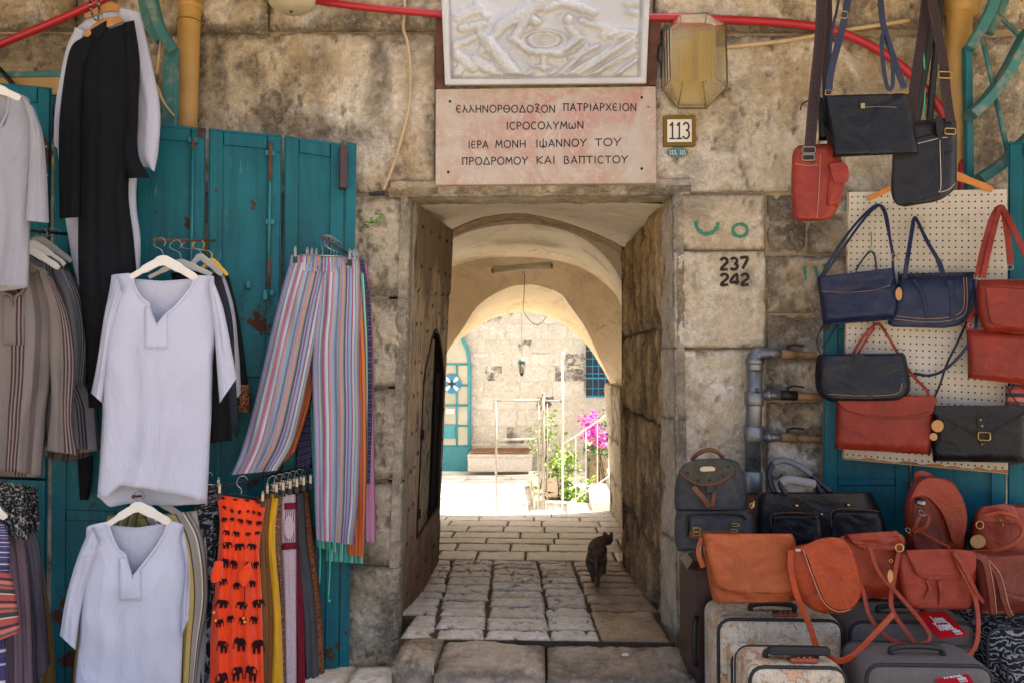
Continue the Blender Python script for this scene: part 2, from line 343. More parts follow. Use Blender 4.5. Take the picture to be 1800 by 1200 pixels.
# ------------------------------------------------------------------ materials
def rgb(h):                                   # sRGB hex -> linear
    c = [int(h[i:i + 2], 16) / 255 for i in (0, 2, 4)]; return tuple(x / 12.92 if x < .04045 else ((x + .055) / 1.055) ** 2.4 for x in c) + (1,)
class NT:
    def __init__(s, name):
        s.m = bpy.data.materials.new(name); s.m.use_nodes = True; s.t = s.m.node_tree; s.N = s.t.nodes; s.b = s.N['Principled BSDF']
    def n(s, ty, **k):
        o = s.N.new('ShaderNode' + ty)
        for a, v in k.items(): setattr(o, a, v)
        return o
    def l(s, a, b): s.t.links.new(a, b)
    def co(s, kind='Object', scale=None):
        o = s.n('TexCoord').outputs[kind]
        if scale is None: return o
        m = s.n('Mapping'); m.inputs['Scale'].default_value = scale; s.l(o, m.inputs[0]); return m.outputs[0]
    def noise(s, sc_, det=4, rough=.55, co=None, dist=0.0):
        o = s.n('TexNoise'); o.inputs['Scale'].default_value = sc_; o.inputs['Detail'].default_value = det; o.inputs['Roughness'].default_value = rough
        o.inputs['Distortion'].default_value = dist; s.l(co if co is not None else s.co(), o.inputs['Vector']); return o.outputs['Fac']
    def ramp(s, fac, stops, interp='LINEAR'):
        o = s.n('ValToRGB'); e = o.color_ramp.elements; o.color_ramp.interpolation = interp
        while len(e) < len(stops): e.new(1)
        for el, (p, c) in zip(e, stops): el.position = p; el.color = c if len(c) == 4 else tuple(c) + (1,)
        s.l(fac, o.inputs[0]); return o.outputs[0]
    def mapr(s, v, a, b, c=0, d=1):
        o = s.n('MapRange'); s.l(v, o.inputs[0])
        for i, x in enumerate((a, b, c, d)): o.inputs[i + 1].default_value = x
        return o.outputs[0]
    def math(s, op, a, b=None):
        o = s.n('Math', operation=op)
        for i, x in enumerate((a, b)):
            if x is None: continue
            if isinstance(x, (int, float)): o.inputs[i].default_value = x
            else: s.l(x, o.inputs[i])
        return o.outputs[0]
    def mix(s, fac, a, b, mode='MIX'):
        o = s.n('Mix', data_type='RGBA', blend_type=mode)
        for i, x in ((0, fac), (6, a), (7, b)):
            if isinstance(x, (int, float)): o.inputs[i].default_value = x
            elif isinstance(x, tuple): o.inputs[i].default_value = x if len(x) == 4 else x + (1,)
            else: s.l(x, o.inputs[i])
        return o.outputs[2]
    def attr(s, name): return s.n('Attribute', attribute_name=name).outputs['Fac']
    def bump(s, h, strength=.3, dist=.01):
        o = s.n('Bump'); o.inputs['Strength'].default_value = strength; o.inputs['Distance'].default_value = dist; s.l(h, o.inputs['Height'])
        if s.b.inputs['Normal'].links: s.l(s.b.inputs['Normal'].links[0].from_socket, o.inputs['Normal'])
        s.l(o.outputs[0], s.b.inputs['Normal'])
    def done(s, col, rough=.8, metal=0, spec=.5):
        if isinstance(col, tuple): s.b.inputs['Base Color'].default_value = col if len(col) == 4 else col + (1,)
        else: s.l(col, s.b.inputs['Base Color'])
        if isinstance(rough, (int, float)): s.b.inputs['Roughness'].default_value = rough
        else: s.l(rough, s.b.inputs['Roughness'])
        s.b.inputs['Metallic'].default_value = metal; s.b.inputs['Specular IOR Level'].default_value = spec; return s.m
def stone(name, c1, c2, c3, dirt, dscale=1.3, dlo=.5, dhi=.72, bumps=.5, pit=.6, rough=.85, spec=.3, streak=0.0, pale=None, ochre=None, pits2=False):
    s = NT(name); t = s.attr('tint'); st = s.attr('stain')
    big = s.noise(2.3, 5, .6); fine = s.noise(26, 6, .65); mid = s.noise(7, 5, .6, dist=.6)
    f = s.math('ADD', s.math('MULTIPLY', t, .5), s.math('MULTIPLY', big, .55))
    c = s.ramp(f, [(.24, c1), (.5, c2), (.78, c3)])
    if ochre: c = s.mix(s.mapr(s.noise(1.9, 8, .7, s.co('Object', (1.8, 1, .7))), .48, .62, 0, .85), c, ochre)
    if pale: c = s.mix(s.mapr(s.noise(3.1, 9, .74, dist=.5), .5, .62, 0, .9), c, pale)
    c = s.mix(s.mapr(mid, .52, .75, 0, .5), c, c3); c = s.mix(s.mapr(fine, .28, .6, .55, 0), c, tuple(.38 * x for x in c2[:3]))
    dn = s.noise(dscale, 8, .7, dist=.4)
    c = s.mix(s.mapr(dn, dlo, dhi, 0, .7), c, dirt)
    if pits2:
        pn = s.noise(1, 4, .6, s.co('Object', (26, 60, 30)), .6); c = s.mix(s.mapr(pn, .55, .65, 0, .62), c, tuple(.34 * x for x in c1[:3]))
    if streak:
        sn = s.noise(3, 7, .7, s.co('Object', (2.6, 2.6, .5)), .4); c = s.mix(s.mapr(sn, .46, .6, 0, streak), c, tuple(.35 * x for x in c1[:3])); c = s.mix(s.mapr(sn, .36, .44, streak * .7, 0), c, c3)
    sm = s.math('MULTIPLY', st, s.mapr(s.noise(5, 9, .75), .40, .56, .12, 1)); c = s.mix(sm, c, (.045, .037, .029, 1))
    c = s.mix(s.math('MULTIPLY', s.attr('dirt'), s.mapr(s.noise(40, 4, .7), .25, .55, .3, .8)), c, tuple(.16 * x for x in c1[:3]))  # recesses darkened in the colour, cavity shade as well as dirt in joints
    vo = s.n('TexVoronoi'); vo.inputs['Scale'].default_value = 70; s.l(s.co(), vo.inputs[0])
    pm = s.math('MULTIPLY', s.mapr(vo.outputs[0], .12, .3, 1, 0), s.mapr(s.noise(9, 3), .5, .66, 0, 1)); c = s.mix(s.math('MULTIPLY', pm, pit), c, tuple(.3 * x for x in c1[:3]))
    gr = s.noise(150, 4, .75); c = s.mix(s.mapr(gr, .35, .6, .42, 0), c, tuple(.42 * x for x in c2[:3])); c = s.mix(s.mapr(s.noise(58, 5, .75, dist=.5), .55, .68, 0, .22), c, tuple(min(.85, 1.35 * x) for x in c3[:3]))
    c = s.mix(s.mapr(s.noise(44, 6, .75, dist=.8), .56, .66, 0, .42), c, tuple(.4 * x for x in c1[:3]))
    s.bump(s.math('ADD', s.noise(90, 6, .7), s.math('MULTIPLY', fine, 2.2)), bumps, .009); s.bump(mid, bumps * .6, .03); return s.done(c, rough, 0, spec)
M = {}
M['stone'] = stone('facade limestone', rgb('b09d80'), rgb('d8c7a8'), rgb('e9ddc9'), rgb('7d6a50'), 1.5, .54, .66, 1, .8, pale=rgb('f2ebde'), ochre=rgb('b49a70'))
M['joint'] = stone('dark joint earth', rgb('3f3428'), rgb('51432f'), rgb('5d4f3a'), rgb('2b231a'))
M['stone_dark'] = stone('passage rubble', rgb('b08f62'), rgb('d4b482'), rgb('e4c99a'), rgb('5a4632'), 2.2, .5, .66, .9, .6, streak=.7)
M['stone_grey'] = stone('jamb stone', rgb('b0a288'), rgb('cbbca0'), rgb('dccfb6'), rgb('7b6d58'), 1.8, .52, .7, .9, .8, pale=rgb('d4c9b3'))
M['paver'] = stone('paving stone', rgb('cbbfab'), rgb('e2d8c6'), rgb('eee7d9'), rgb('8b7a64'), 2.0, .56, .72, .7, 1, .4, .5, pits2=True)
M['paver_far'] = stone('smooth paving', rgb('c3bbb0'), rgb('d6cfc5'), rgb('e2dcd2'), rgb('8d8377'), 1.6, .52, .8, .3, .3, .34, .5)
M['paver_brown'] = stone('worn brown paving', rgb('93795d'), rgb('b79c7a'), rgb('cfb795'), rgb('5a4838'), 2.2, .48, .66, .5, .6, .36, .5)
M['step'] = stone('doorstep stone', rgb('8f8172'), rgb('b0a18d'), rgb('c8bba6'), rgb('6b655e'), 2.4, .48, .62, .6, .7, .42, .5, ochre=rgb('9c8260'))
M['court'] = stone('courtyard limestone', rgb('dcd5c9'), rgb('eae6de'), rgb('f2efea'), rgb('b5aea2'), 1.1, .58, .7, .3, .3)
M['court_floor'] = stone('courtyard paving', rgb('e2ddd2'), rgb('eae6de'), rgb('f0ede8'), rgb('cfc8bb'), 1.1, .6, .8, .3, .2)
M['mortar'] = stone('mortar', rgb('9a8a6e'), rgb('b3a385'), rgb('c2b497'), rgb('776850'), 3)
def plain(name, hexc, rough=.6, metal=0, var=.25, sc_=12, bs=.15, bsc=120, dirt=None, dlo=.58, dhi=.7, dsc=4, spec=.5, kind='Object'):
    s = NT(name); c = rgb(hexc); f = s.noise(sc_, 5, .6, s.co(kind))
    col = s.mix(s.mapr(f, .3, .7, 0, 1), tuple(x * (1 - var) for x in c[:3]), tuple(min(1, x * (1 + var)) for x in c[:3]))
    if dirt: col = s.mix(s.mapr(s.noise(dsc, 8, .7), dlo, dhi, 0, 1), col, rgb(dirt))
    if bs: s.bump(s.noise(bsc, 4, .6, s.co(kind)), bs, .003)
    return s.done(col, rough, metal, spec)
def cloth(name, hexc, var=.12, rough=.95, weave=.35, sheen=.15, trans=False):
    s = NT(name); c = rgb(hexc); f = s.noise(9, 4, .6)
    wv = s.noise(1, 3, .5, s.co('UV', (900, 260, 1)))
    col = s.mix(s.mapr(s.math('ADD', s.math('MULTIPLY', f, .6), s.math('MULTIPLY', wv, .4)), .3, .7), tuple(x * (1 - var) for x in c[:3]), tuple(min(1, x * (1 + var)) for x in c[:3]))
    s.bump(wv, weave, .0015); s.bump(s.noise(14, 5, .55), .2, .012); s.bump(s.noise(3.4, 4, .55, s.co('Object', (1.5, 1, .8)), 1.2), .4, .05); s.bump(s.noise(1, 4, .6, s.co('Object', (9, 4, 1.2)), .8), .22, .03); s.b.inputs['Sheen Weight'].default_value = sheen if sum(c[:3]) > .3 else 0; return s.done(col, rough, 0, .15)
def stripes(name, cols, period, axis='X', var=.18, ang=0.0, wob=.004, patt=None):   # cols: (width, hex) around the uv
    s = NT(name); sep = s.n('SeparateXYZ'); mp = s.n('Mapping'); mp.inputs['Rotation'].default_value = (0, 0, ang)
    s.l(s.co('UV'), mp.inputs[0]); s.l(mp.outputs[0], sep.inputs[0])
    x = s.math('ADD', sep.outputs[axis], s.math('MULTIPLY', s.noise(7, 3, .5, s.co('UV', (1, .35, 1))), wob * 3)); x = s.math('FRACT', s.math('DIVIDE', x, period))
    tot = sum(a for a, _ in cols); st = []; p = 0
    for a, hx in cols[:31]: st.append((p / tot, rgb(hx))); p += a
    c = s.ramp(x, st, 'CONSTANT'); wv = s.noise(1, 3, .6, s.co('UV', (1500, 240, 1)))
    c = s.mix(s.mapr(wv, .3, .7, var, 0), c, (.02, .02, .025)); c = s.mix(s.mapr(s.noise(420, 2, .5, s.co('UV')), .5, .75, 0, .25), c, (.6, .58, .55))
    s.bump(wv, .35, .0015); s.bump(s.noise(14, 5, .6), .25, .012); return s.done(c, .95, 0, .12)
def pattern(name, base, ink, sc_=60, thr=.5, kind='dots', rough=.95):
    s = NT(name); uv = s.co('UV')
    if kind == 'dots':
        v = s.n('TexVoronoi'); v.inputs['Scale'].default_value = sc_; s.l(uv, v.inputs[0]); m = s.mapr(v.outputs[0], thr - .06, thr + .06, 1, 0)
    elif kind == 'rings':
        v = s.n('TexWave', wave_type='RINGS'); v.inputs['Scale'].default_value = sc_; v.inputs['Distortion'].default_value = 14; v.inputs['Detail'].default_value = 2; v.inputs['Detail Scale'].default_value = 1.4
        s.l(s.co(), v.inputs[0]); m = s.mapr(v.outputs[1], thr - .08, thr + .08, 0, 1)
    else: m = s.mapr(s.noise(sc_, 5, .65, uv, 1.0), thr - .04, thr + .04, 0, 1)
    c = s.mix(m, rgb(base), rgb(ink)); s.bump(s.noise(300, 3, .5), .2, .002); return s.done(c, rough, 0, .2)
def leather(name, hexc, rough=.42, var=.3, wear=.0):
    s = NT(name); c = rgb(hexc); f = s.noise(7, 7, .66, dist=.6)
    col = s.mix(s.mapr(f, .3, .72), tuple(x * (1 - var) for x in c[:3]), tuple(min(1, x * (1 + var)) for x in c[:3]))
    col = s.mix(s.mapr(s.noise(19, 8, .75), .52, .7, 0, .35 + wear), col, tuple(min(1, x * 1.5 + .012) for x in c[:3]))
    col = s.mix(s.mapr(s.noise(34, 5, .7, dist=1.5), .58, .7, 0, .3), col, tuple(x * .45 for x in c[:3]))
    v = s.n('TexVoronoi'); v.inputs['Scale'].default_value = 300; s.l(s.co(), v.inputs[0])
    w_ = s.math('ABSOLUTE', s.math('SUBTRACT', s.noise(11, 5, .55, dist=1.6), .5))
    s.bump(v.outputs[0], .15, .0015); s.bump(s.mapr(w_, 0, .03), .16, .004); s.bump(s.noise(7, 5, .5, dist=1), .45, .035); return s.done(col, s.mapr(s.noise(16, 4), .3, .7, rough - .06, rough + .12), 0, .3)
def flat(name, hexc, rough=.6, metal=0, spec=.5): return NT(name).done(rgb(hexc), rough, metal, spec)
def tealpaint(name, h):
    s = NT(name); c = rgb(h); co = s.co(); f = s.noise(2.5, 6, .6)
    col = s.mix(s.mapr(f, .3, .7), tuple(x * .72 for x in c[:3]), tuple(x * 1.2 for x in c[:3]))
    col = s.mix(s.mapr(s.noise(3, 6, .65, s.co('Object', (7, 7, .45))), .48, .7, 0, .6), col, tuple(x * .38 for x in c[:3]))
    col = s.mix(s.mapr(s.noise(11, 7, .75, s.co('Object', (3, 3, .6))), .60, .68, 0, .30), col, (.16, .27, .27))
    z = s.n('SeparateXYZ'); s.l(co, z.inputs[0]); low = s.mapr(z.outputs[2], .1, 1.0, .09, 0)
    r_ = s.math('ADD', s.noise(4.2, 10, .68), low); col = s.mix(s.mapr(r_, .615, .63), col, s.mix(s.noise(30, 4), (.030, .014, .010), (.10, .038, .018)))
    sp = s.n('TexVoronoi'); sp.inputs['Scale'].default_value = 13; s.l(co, sp.inputs[0]); col = s.mix(s.math('MULTIPLY', s.mapr(sp.outputs[0], .05, .07, 1, 0), s.mapr(s.noise(2.2, 3), .52, .56)), col, (.45, .47, .45))
    s.bump(s.noise(7, 4), .25, .012); s.bump(s.mapr(r_, .62, .65), .4, .002); return s.done(col, s.mapr(r_, .6, .65, .5, .85), 0, .25)
M['teal'] = tealpaint('teal shutter paint', '0d5f69')
M['teal_old'] = plain('teal shutter paint', '0f6570', .42, 0, .22, 3, .12, 60, '43281c', .655, .68, 5)
M['teal_clean'] = plain('teal frame paint', '13666c', .5, 0, .2, 6, .15, 60, '4f3a2c', .66, .72, 7)
M['teal_worn'] = plain('weathered teal paint', '35716f', .6, 0, .25, 5, .2, 60, '7d8378', .52, .64, 9)
M['rust'] = plain('rusty iron', '5e3b2c', .8, .2, .4, 20, .4, 80)
M['brown_iron'] = plain('brown painted iron', '3b2724', .55, 0, .2)
M['dark'] = plain('dark steel', '24211f', .5, .5, .2)
M['chrome'] = flat('bright steel', '8e8b86', .32, 1)
M['brass'] = flat('brass', 'b3935a', .3, 1)
M['yellow_pipe'] = plain('yellow painted drain pipe', 'b08a4a', .5, 0, .18, 5, .15, 50, '6a6560', .655, .68, 4)
M['red_pipe'] = plain('red plastic conduit', 'a52029', .38, 0, .08, 5, 0)
M['cable'] = plain('cream cable', 'b79f79', .6, 0, .2, 8, 0)
M['galv'] = plain('galvanised pipe', '76797b', .42, .7, .25, 9, .15, 60, '4a3a30', .6, .68, 8)
M['galv_rust'] = plain('stained pipe', '8a6a45', .7, .3, .35, 12, .3, 60, '4b3627', .5, .65, 10)
M['black'] = flat('black plastic', '151515', .5)
M['cord'] = flat('black cable', '1c1d20', .6)
M['white_plastic'] = plain('off white plastic hanger', 'cfccc2', .4, 0, .05, 4, 0)
M['grey_plastic'] = plain('grey plastic hanger', '9a9a96', .4, 0, .05, 4, 0)
M['wood_hanger'] = plain('varnished hanger wood', 'a8763f', .4, 0, .2, 20, .1)
M['brown_hanger'] = plain('brown hanger wood', '5b4a34', .45, 0, .2, 20, .1)
M['orange_hanger'] = plain('orange hanger wood', 'c07a2c', .45, 0, .2, 20, .1)
M['yellow_hook'] = flat('yellow plastic', 'd8a51e', .4)
def wood_old():
    s = NT('old door boards'); co = s.co('Object', (14, 14, 1.3)); g = s.noise(3, 8, .7, co, .6)
    c = s.ramp(g, [(.3, rgb('4a3a2c')), (.43, rgb('8f7a60')), (.55, rgb('b8a486')), (.70, rgb('d4c5a8'))])
    z = s.n('SeparateXYZ'); s.l(s.co('Generated'), z.inputs[0]); wn = s.math('ADD', z.outputs[2], s.math('MULTIPLY', s.noise(3, 4), .5))
    c = s.mix(s.mapr(wn, .38, .6, 1, 0), c, s.ramp(g, [(.3, rgb('4a362a')), (.7, rgb('8f705a'))]))
    c = s.mix(s.mapr(wn, 1.0, 1.08, 0, .8), c, rgb('655440')); s.bump(g, .7, .012); return s.done(c, .75, 0, .25)
M['door_wood'] = wood_old()
M['door_light'] = plain('pale weathered wood', '8e8168', .8, 0, .4, 14, .4, 40, '3a3026', .5, .64, 9)
M['iron'] = plain('forged iron', '2a211d', .6, .5, .3, 20, .3)
def plaster():
    s = NT('ochre limewash plaster'); f = s.noise(1.7, 6, .6); c = s.ramp(f, [(.3, rgb('d6c9b0')), (.55, rgb('e3d8c2')), (.75, rgb('ebe1ce'))])
    y = s.n('SeparateXYZ'); s.l(s.co(), y.inputs[0]); c = s.mix(s.mapr(s.math('ADD', y.outputs[1], s.noise(2, 3)), 1.2, 3.4, 0, 1), c, s.ramp(f, [(.3, rgb('dcbd8a')), (.7, rgb('e8cfa2'))]))
    c = s.mix(s.mapr(s.noise(3.2, 8, .72, dist=.8), .52, .72, 0, .55), c, rgb('9c8462'))
    v = s.n('TexVoronoi', feature='DISTANCE_TO_EDGE'); v.inputs['Scale'].default_value = 2.1; mx = s.n('Mix', data_type='VECTOR'); mx.inputs[0].default_value = .35; s.l(s.co(), mx.inputs[4]); nz = s.n('TexNoise'); nz.inputs['Scale'].default_value = 4; s.l(s.co(), nz.inputs[0]); s.l(nz.outputs[1], mx.inputs[5]); s.l(mx.outputs[1], v.inputs[0])
    c = s.mix(s.math('MULTIPLY', s.mapr(v.outputs[0], 0, .012, 1, 0), s.mapr(s.noise(1.6, 2), .5, .6, 0, .6)), c, rgb('6b573c'))
    s.bump(s.noise(20, 5), .4, .012); s.bump(s.noise(5, 5), .5, .04); return s.done(c, .9, 0, .2)
M['plaster'] = plaster()
def marble(name, a, b, c2, vein):
    s = NT(name); f = s.noise(3.2, 6, .55, dist=1.4); c = s.ramp(f, [(.34, rgb(a)), (.48, rgb(b)), (.62, rgb(c2))])
    g = s.math('ABSOLUTE', s.math('SUBTRACT', s.noise(4.5, 7, .6, dist=2.2), .5)); c = s.mix(s.mapr(g, 0, .018, .55, 0), c, rgb(vein)); s.bump(s.noise(60, 4), .08, .002); return s.done(c, .4, 0, .5)
M['pink_marble'] = marble('pink marble', 'b08474', 'af9985', 'b5a896', 'c4bbad')
M['white_marble'] = marble('white marble', 'aeafae', 'b6b7b6', 'bdbebd', 'b3ae9e')
M['ink'] = flat('engraved black paint', '1c1a1b', .6)
M['stencil'] = NT('stencil ink'); _s = M['stencil']; M['stencil'] = _s.done(_s.mix(_s.mapr(_s.noise(60, 4, .7), .55, .7), rgb('26221d'), rgb('6b5d48')), .9)
M['green_ink'] = NT('green paint mark'); _s = M['green_ink']; M['green_ink'] = _s.done(_s.mix(_s.mapr(_s.noise(50, 4, .7), .56, .72), rgb('3d7a62'), rgb('b09b78')), .9)
M['tile'] = flat('glazed cream tile', 'd9d2bd', .2)
M['gold_tile'] = pattern('gilt tile border', '96763a', '2e2410', 160, .45)
M['oval'] = plain('green enamel', '47736f', .3, 0, .15)
M['white_ink'] = flat('white enamel', 'd9d9d2', .5)
def lampglass():
    s = NT('ribbed amber glass'); x = s.n('SeparateXYZ'); s.l(s.co(), x.inputs[0])
    wv = s.math('SINE', s.math('MULTIPLY', x.outputs[0], 820)); s.bump(wv, .5, .004)
    s.b.inputs['Transmission Weight'].default_value = .85; s.b.inputs['Coat Weight'].default_value = .8; s.b.inputs['Coat Roughness'].default_value = .1
    s.b.inputs['IOR'].default_value = 1.25; return s.done(rgb('f0dca0'), .16, 0, .6)
M['gold_reflector'] = plain('gold lamp reflector', 'd9b860', .3, .85, .1, 6, 0)
M['lamp_glass'] = lampglass()
M['lamp_metal'] = plain('aged lamp metal', '6f6350', .4, .6, .3)
M['lamp_cream'] = plain('cream lamp body', 'b3a98a', .45, 0, .12)
M['tube_white'] = plain('lamp tube', 'd8d2c2', .3, 0, .05, 4, 0)
M['white'] = cloth('white cotton', 'b1b4c3', .03)
M['linen'] = cloth('greyish linen', '92949c', .08)
M['linen_dark'] = cloth('awning canvas', '8a8474', .1)
M['blackcloth'] = cloth('black cotton', '14161a', .2)
M['charcoal'] = cloth('charcoal cotton', '2a2d36', .2)
M['lace'] = pattern('black and white lace', '1a1a1c', '9a9892', 90, .56, 'noise')
G1, G2, G3 = '6b6360', '3a2226', '80787a'
M['st_brown'] = stripes('brown striped cotton', [(7, '6f6762'), (.8, G2), (.7, '7a6e6a'), (.8, G2), (.7, '7a6e6a'), (.9, G2), (.6, '7a6e6a'), (.8, G2), (4, '756d68'), (2.5, '5a5150')], .17)
M['st_grey'] = stripes('grey striped cotton', [(6, '6a6a6c'), (.6, '26262c'), (.5, '6a6a6c'), (.6, '26262c'), (.5, '6a6a6c'), (.7, '26262c'), (3, '74747a'), (1, '3a3a42')], .12)
M['st_dark'] = stripes('dark grey striped cotton', [(4, '4e4a4a'), (.8, '241a1c'), (.8, '4e4a4a'), (.8, '241a1c')], .06)
M['st_mauve'] = stripes('mauve woven cotton', [(3, '6d5862'), (.5, '3d3440'), (2, '75616a'), (.4, '4b3a44')], .05)
M['st_purple'] = stripes('grey purple woven cotton', [(3, '57505c'), (.5, '37323c'), (2, '61586a'), (.4, '3c3540')], .05)
M['st_violet'] = stripes('violet striped cotton', [(3, '3f3560'), (.6, 'c9c4cf'), (1, '4b3a6d'), (1.2, '2c3a66'), (.4, 'b7a9bf')], .06, 'Y')
M['st_redsleeve'] = stripes('red and navy striped sleeve', [(2, 'a8473f'), (1, '2f2b33'), (1.2, 'c46a5c'), (.8, '5a4a4a'), (.8, 'b0503f'), (1.5, '33343a'), (.4, 'c9b9a5')], .10, 'Y')
M['ochre'] = cloth('ochre cotton', '7c6234', .15)
M['st_yellow'] = stripes('yellow striped cotton', [(3, 'b9a45a'), (.5, '3d3a30'), (2.2, '97948a'), (.5, 'd8d3bd'), (.6, '4a4b48'), (2, '8a8a80'), (.5, '2f302c'), (.6, 'c8b878')], .13)
M['st_yellow2'] = stripes('olive striped cotton', [(3, '8c7c3f'), (.5, '2d2a24'), (1.5, '6e6a52'), (.5, 'b9b08a')], .05)
PC = '8d95b4 7f8fb5 8c96b0 b58a9e 7888a8 b4bfa2 8090a8 a05868 9497ac b9b8be 6a7090 b87a72 86a2a8 8f8cb0 5d7590 b09a68 8288a8 b98078 789580 4a4c66 9c9ab8 855c74 7e9ab8 94485a b0b6c0 70789a 94a688 a07e98 6080a0'.split()
M['st_multi'] = stripes('multicolour striped cotton', [(1 + (i * 7 % 5) * .28, c) for i, c in enumerate(PC)], .235, wob=.006)
M['st_orange'] = stripes('orange striped cotton', [(2, 'c4602c'), (.6, '8c3c22'), (1.6, 'd4763a'), (.5, '6a3a30'), (1, 'c96d3c')], .05)
M['st_teal'] = stripes('green striped cotton', [(2, '2f9c86'), (.5, '1c4a4c'), (1.2, '4db096'), (.5, 'b8d0c0'), (1, '2b7a80')], .045)
M['st_navy'] = stripes('navy woven cotton', [(1.5, '232a48'), (.5, '6b4a72'), (1, '1c2038'), (.4, '3f6a8a'), (1, '2a2444')], .04, 'Y')
M['st_pink'] = stripes('pink striped cotton', [(2, 'b0708e'), (.5, '8a4a70'), (1.4, 'c088a4'), (.5, '9a9ac0')], .035)
M['green_cord'] = flat('green cotton cord', '4cc29a', .8)
M['orange'] = cloth('orange crinkled cotton', 'e2441a', .12)
M['elephant'] = cloth('black fabric print', '2a1418', .3)
M['bead'] = flat('yellow wooden bead', 'e09a1e', .4)
M['sk_brown'] = cloth('brown cotton', '6f4c2a', .2)
M['sk_brownp'] = pattern('brown paisley cotton', '4a2f24', '8c6a50', 110, .52, 'noise')
M['sk_mustard'] = cloth('mustard cotton', 'c8961c', .12)
M['sk_white'] = pattern('white dotted cotton', 'b5a3a8', '6c3040', 150, .2)
M['sk_maroon'] = cloth('maroon cotton', '701c2c', .2)
M['sk_band'] = stripes('white cotton with maroon lines', [(1, 'b5a3a8'), (.6, '7a2338')], .010, 'X', wob=0)
M['sk_grey'] = cloth('grey cotton', '4a4a4c', .2)
M['sk_rust'] = pattern('rust paisley cotton', '55301f', '8f5c3c', 120, .5, 'noise')
M['sk_dark'] = pattern('black and white print cotton', '1b1d22', '8e9096', 34, .55, 'noise')
M['embroid'] = pattern('embroidered cuff', '2a1a18', '8a5a3c', 90, .5, 'noise')
M['lt_red'] = leather('rust red leather', '86301a', .4, .25)
M['lt_red2'] = leather('brick red leather', '852d1d', .45, .22)
M['lt_orange'] = leather('orange brown leather', '9c3a15', .36, .3)
M['lt_tan'] = leather('tan leather', '9e4f28', .42, .28, .18)
M['lt_brown'] = leather('dark brown leather', '6b2a1e', .45, .3, .1)
M['lt_black'] = leather('black leather', '101115', .4, .3)
M['lt_blackb'] = leather('black brown leather', '151213', .4, .3)
M['lt_navy'] = leather('navy leather', '19233f', .38, .35)
M['lt_navy2'] = leather('faded navy leather', '232d44', .45, .3)
M['lt_deep'] = leather('deep navy leather', '121622', .3, .4)
M['web_brown'] = stripes('brown webbing strap', [(2, '2b1c1e'), (1.5, '3b282a'), (2, '2b1c1e')], .04, wob=0)
M['web_navy'] = plain('navy webbing', '232b44', .8, 0, .2)
M['stitch'] = flat('tan thread', 'b08a68', .8)
M['stitch_w'] = flat('pale thread', 'c9bcb0', .8)
M['canvas'] = plain('grey washed canvas', '3a3a3a', .9, 0, .35, 30, .4, 300)
M['canvas_olive'] = plain('olive canvas', '403e33', .9, 0, .3, 30, .4, 300)
M['brown_trim'] = leather('brown trim leather', '6b4226', .5, .3)
M['case_grey'] = plain('grey suitcase fabric', '5f5955', .85, 0, .15, 60, .4, 500)
M['case_black'] = plain('black suitcase trim', '17181a', .6, 0, .2)
M['case_brown'] = plain('dark brown hard case', '3a2521', .4, 0, .15)
M['case_floral'] = pattern('black floral fabric', '1a1b1e', '84858a', 16, .80, 'rings', .8)
def mapfab():
    s = NT('antique map print'); c = s.ramp(s.noise(9, 5, .6), [(.35, rgb('b3a286')), (.6, rgb('cfc2aa'))])
    gx = s.n('SeparateXYZ'); s.l(s.co(), gx.inputs[0])
    for ax in (0, 2):
        q = s.math('ABSOLUTE', s.math('SUBTRACT', s.math('FRACT', s.math('MULTIPLY', gx.outputs[ax], 44)), .5)); c = s.mix(s.mapr(q, 0, .05, .35, 0), c, rgb('8a7460'))
    f = s.noise(9.5, 6, .62, dist=1.6); c = s.mix(s.mapr(f, .575, .58), c, rgb('c99f7a')); c = s.mix(s.mapr(s.math('ABSOLUTE', s.math('SUBTRACT', f, .577)), 0, .012, 1, 0), c, rgb('5e2f1e'))
    g = s.noise(12, 5, .62, dist=2.6); l = s.math('ABSOLUTE', s.math('SUBTRACT', g, .5)); c = s.mix(s.mapr(l, 0, .010, .85, 0), c, rgb('6a3f2a'))
    h = s.noise(18, 8, .8, dist=2.4); c = s.mix(s.mapr(h, .545, .60, 0, .8), c, s.mix(s.noise(40, 4), rgb('4a4234'), rgb('7d6f58')))
    s.bump(s.noise(400, 2), .3, .001); return s.done(c, .75, 0, .25)
M['case_map'] = mapfab()
M['copper'] = flat('copper coloured clasp', '9a5a48', .35, .7)
M['tag_red'] = plain('red card tag', 'b81420', .25, 0, .06, 4, 0)
M['tag_white'] = flat('white card', 'd5d3d0', .5)
M['wood_tag'] = plain('wooden tag', 'b9864f', .6, 0, .2, 30, .1)
M['paper'] = pattern('printed wrapping paper', '77797c', '38383c', 160, .5, 'noise')
M['plastic_wrap'] = pattern('cloudy plastic wrap', '5a5e66', '8d9198', 60, .55, 'noise', .3)
def pegm():
    s = NT('perforated board'); c = s.mix(s.mapr(s.noise(3, 5), .35, .7), rgb('c9c0ae'), rgb('ada28c'))
    c = s.mix(s.mapr(s.noise(5, 6, .7), .6, .75, 0, .5), c, rgb('a87c4a')); s.bump(s.noise(80, 3), .1, .002); return s.done(c, .55, 0, .4)
M['peg'] = pegm()
M['peg_hole'] = flat('board hole', '2b2219', .9)
M['peg_edge'] = plain('chipped board edge', '9a6a3a', .8, 0, .3, 20, .3)
M['cat'] = plain('dark brown fur', '5a4536', .9, 0, .45, 26, .6, 180)
M['court_teal'] = plain('courtyard turquoise paint', '3e97a6', .45, 0, .12)
M['court_teal2'] = plain('turquoise door sheet', '3a8fa0', .45, 0, .12)
M['court_blue'] = plain('courtyard blue paint', '2f86b4', .45, 0, .12)
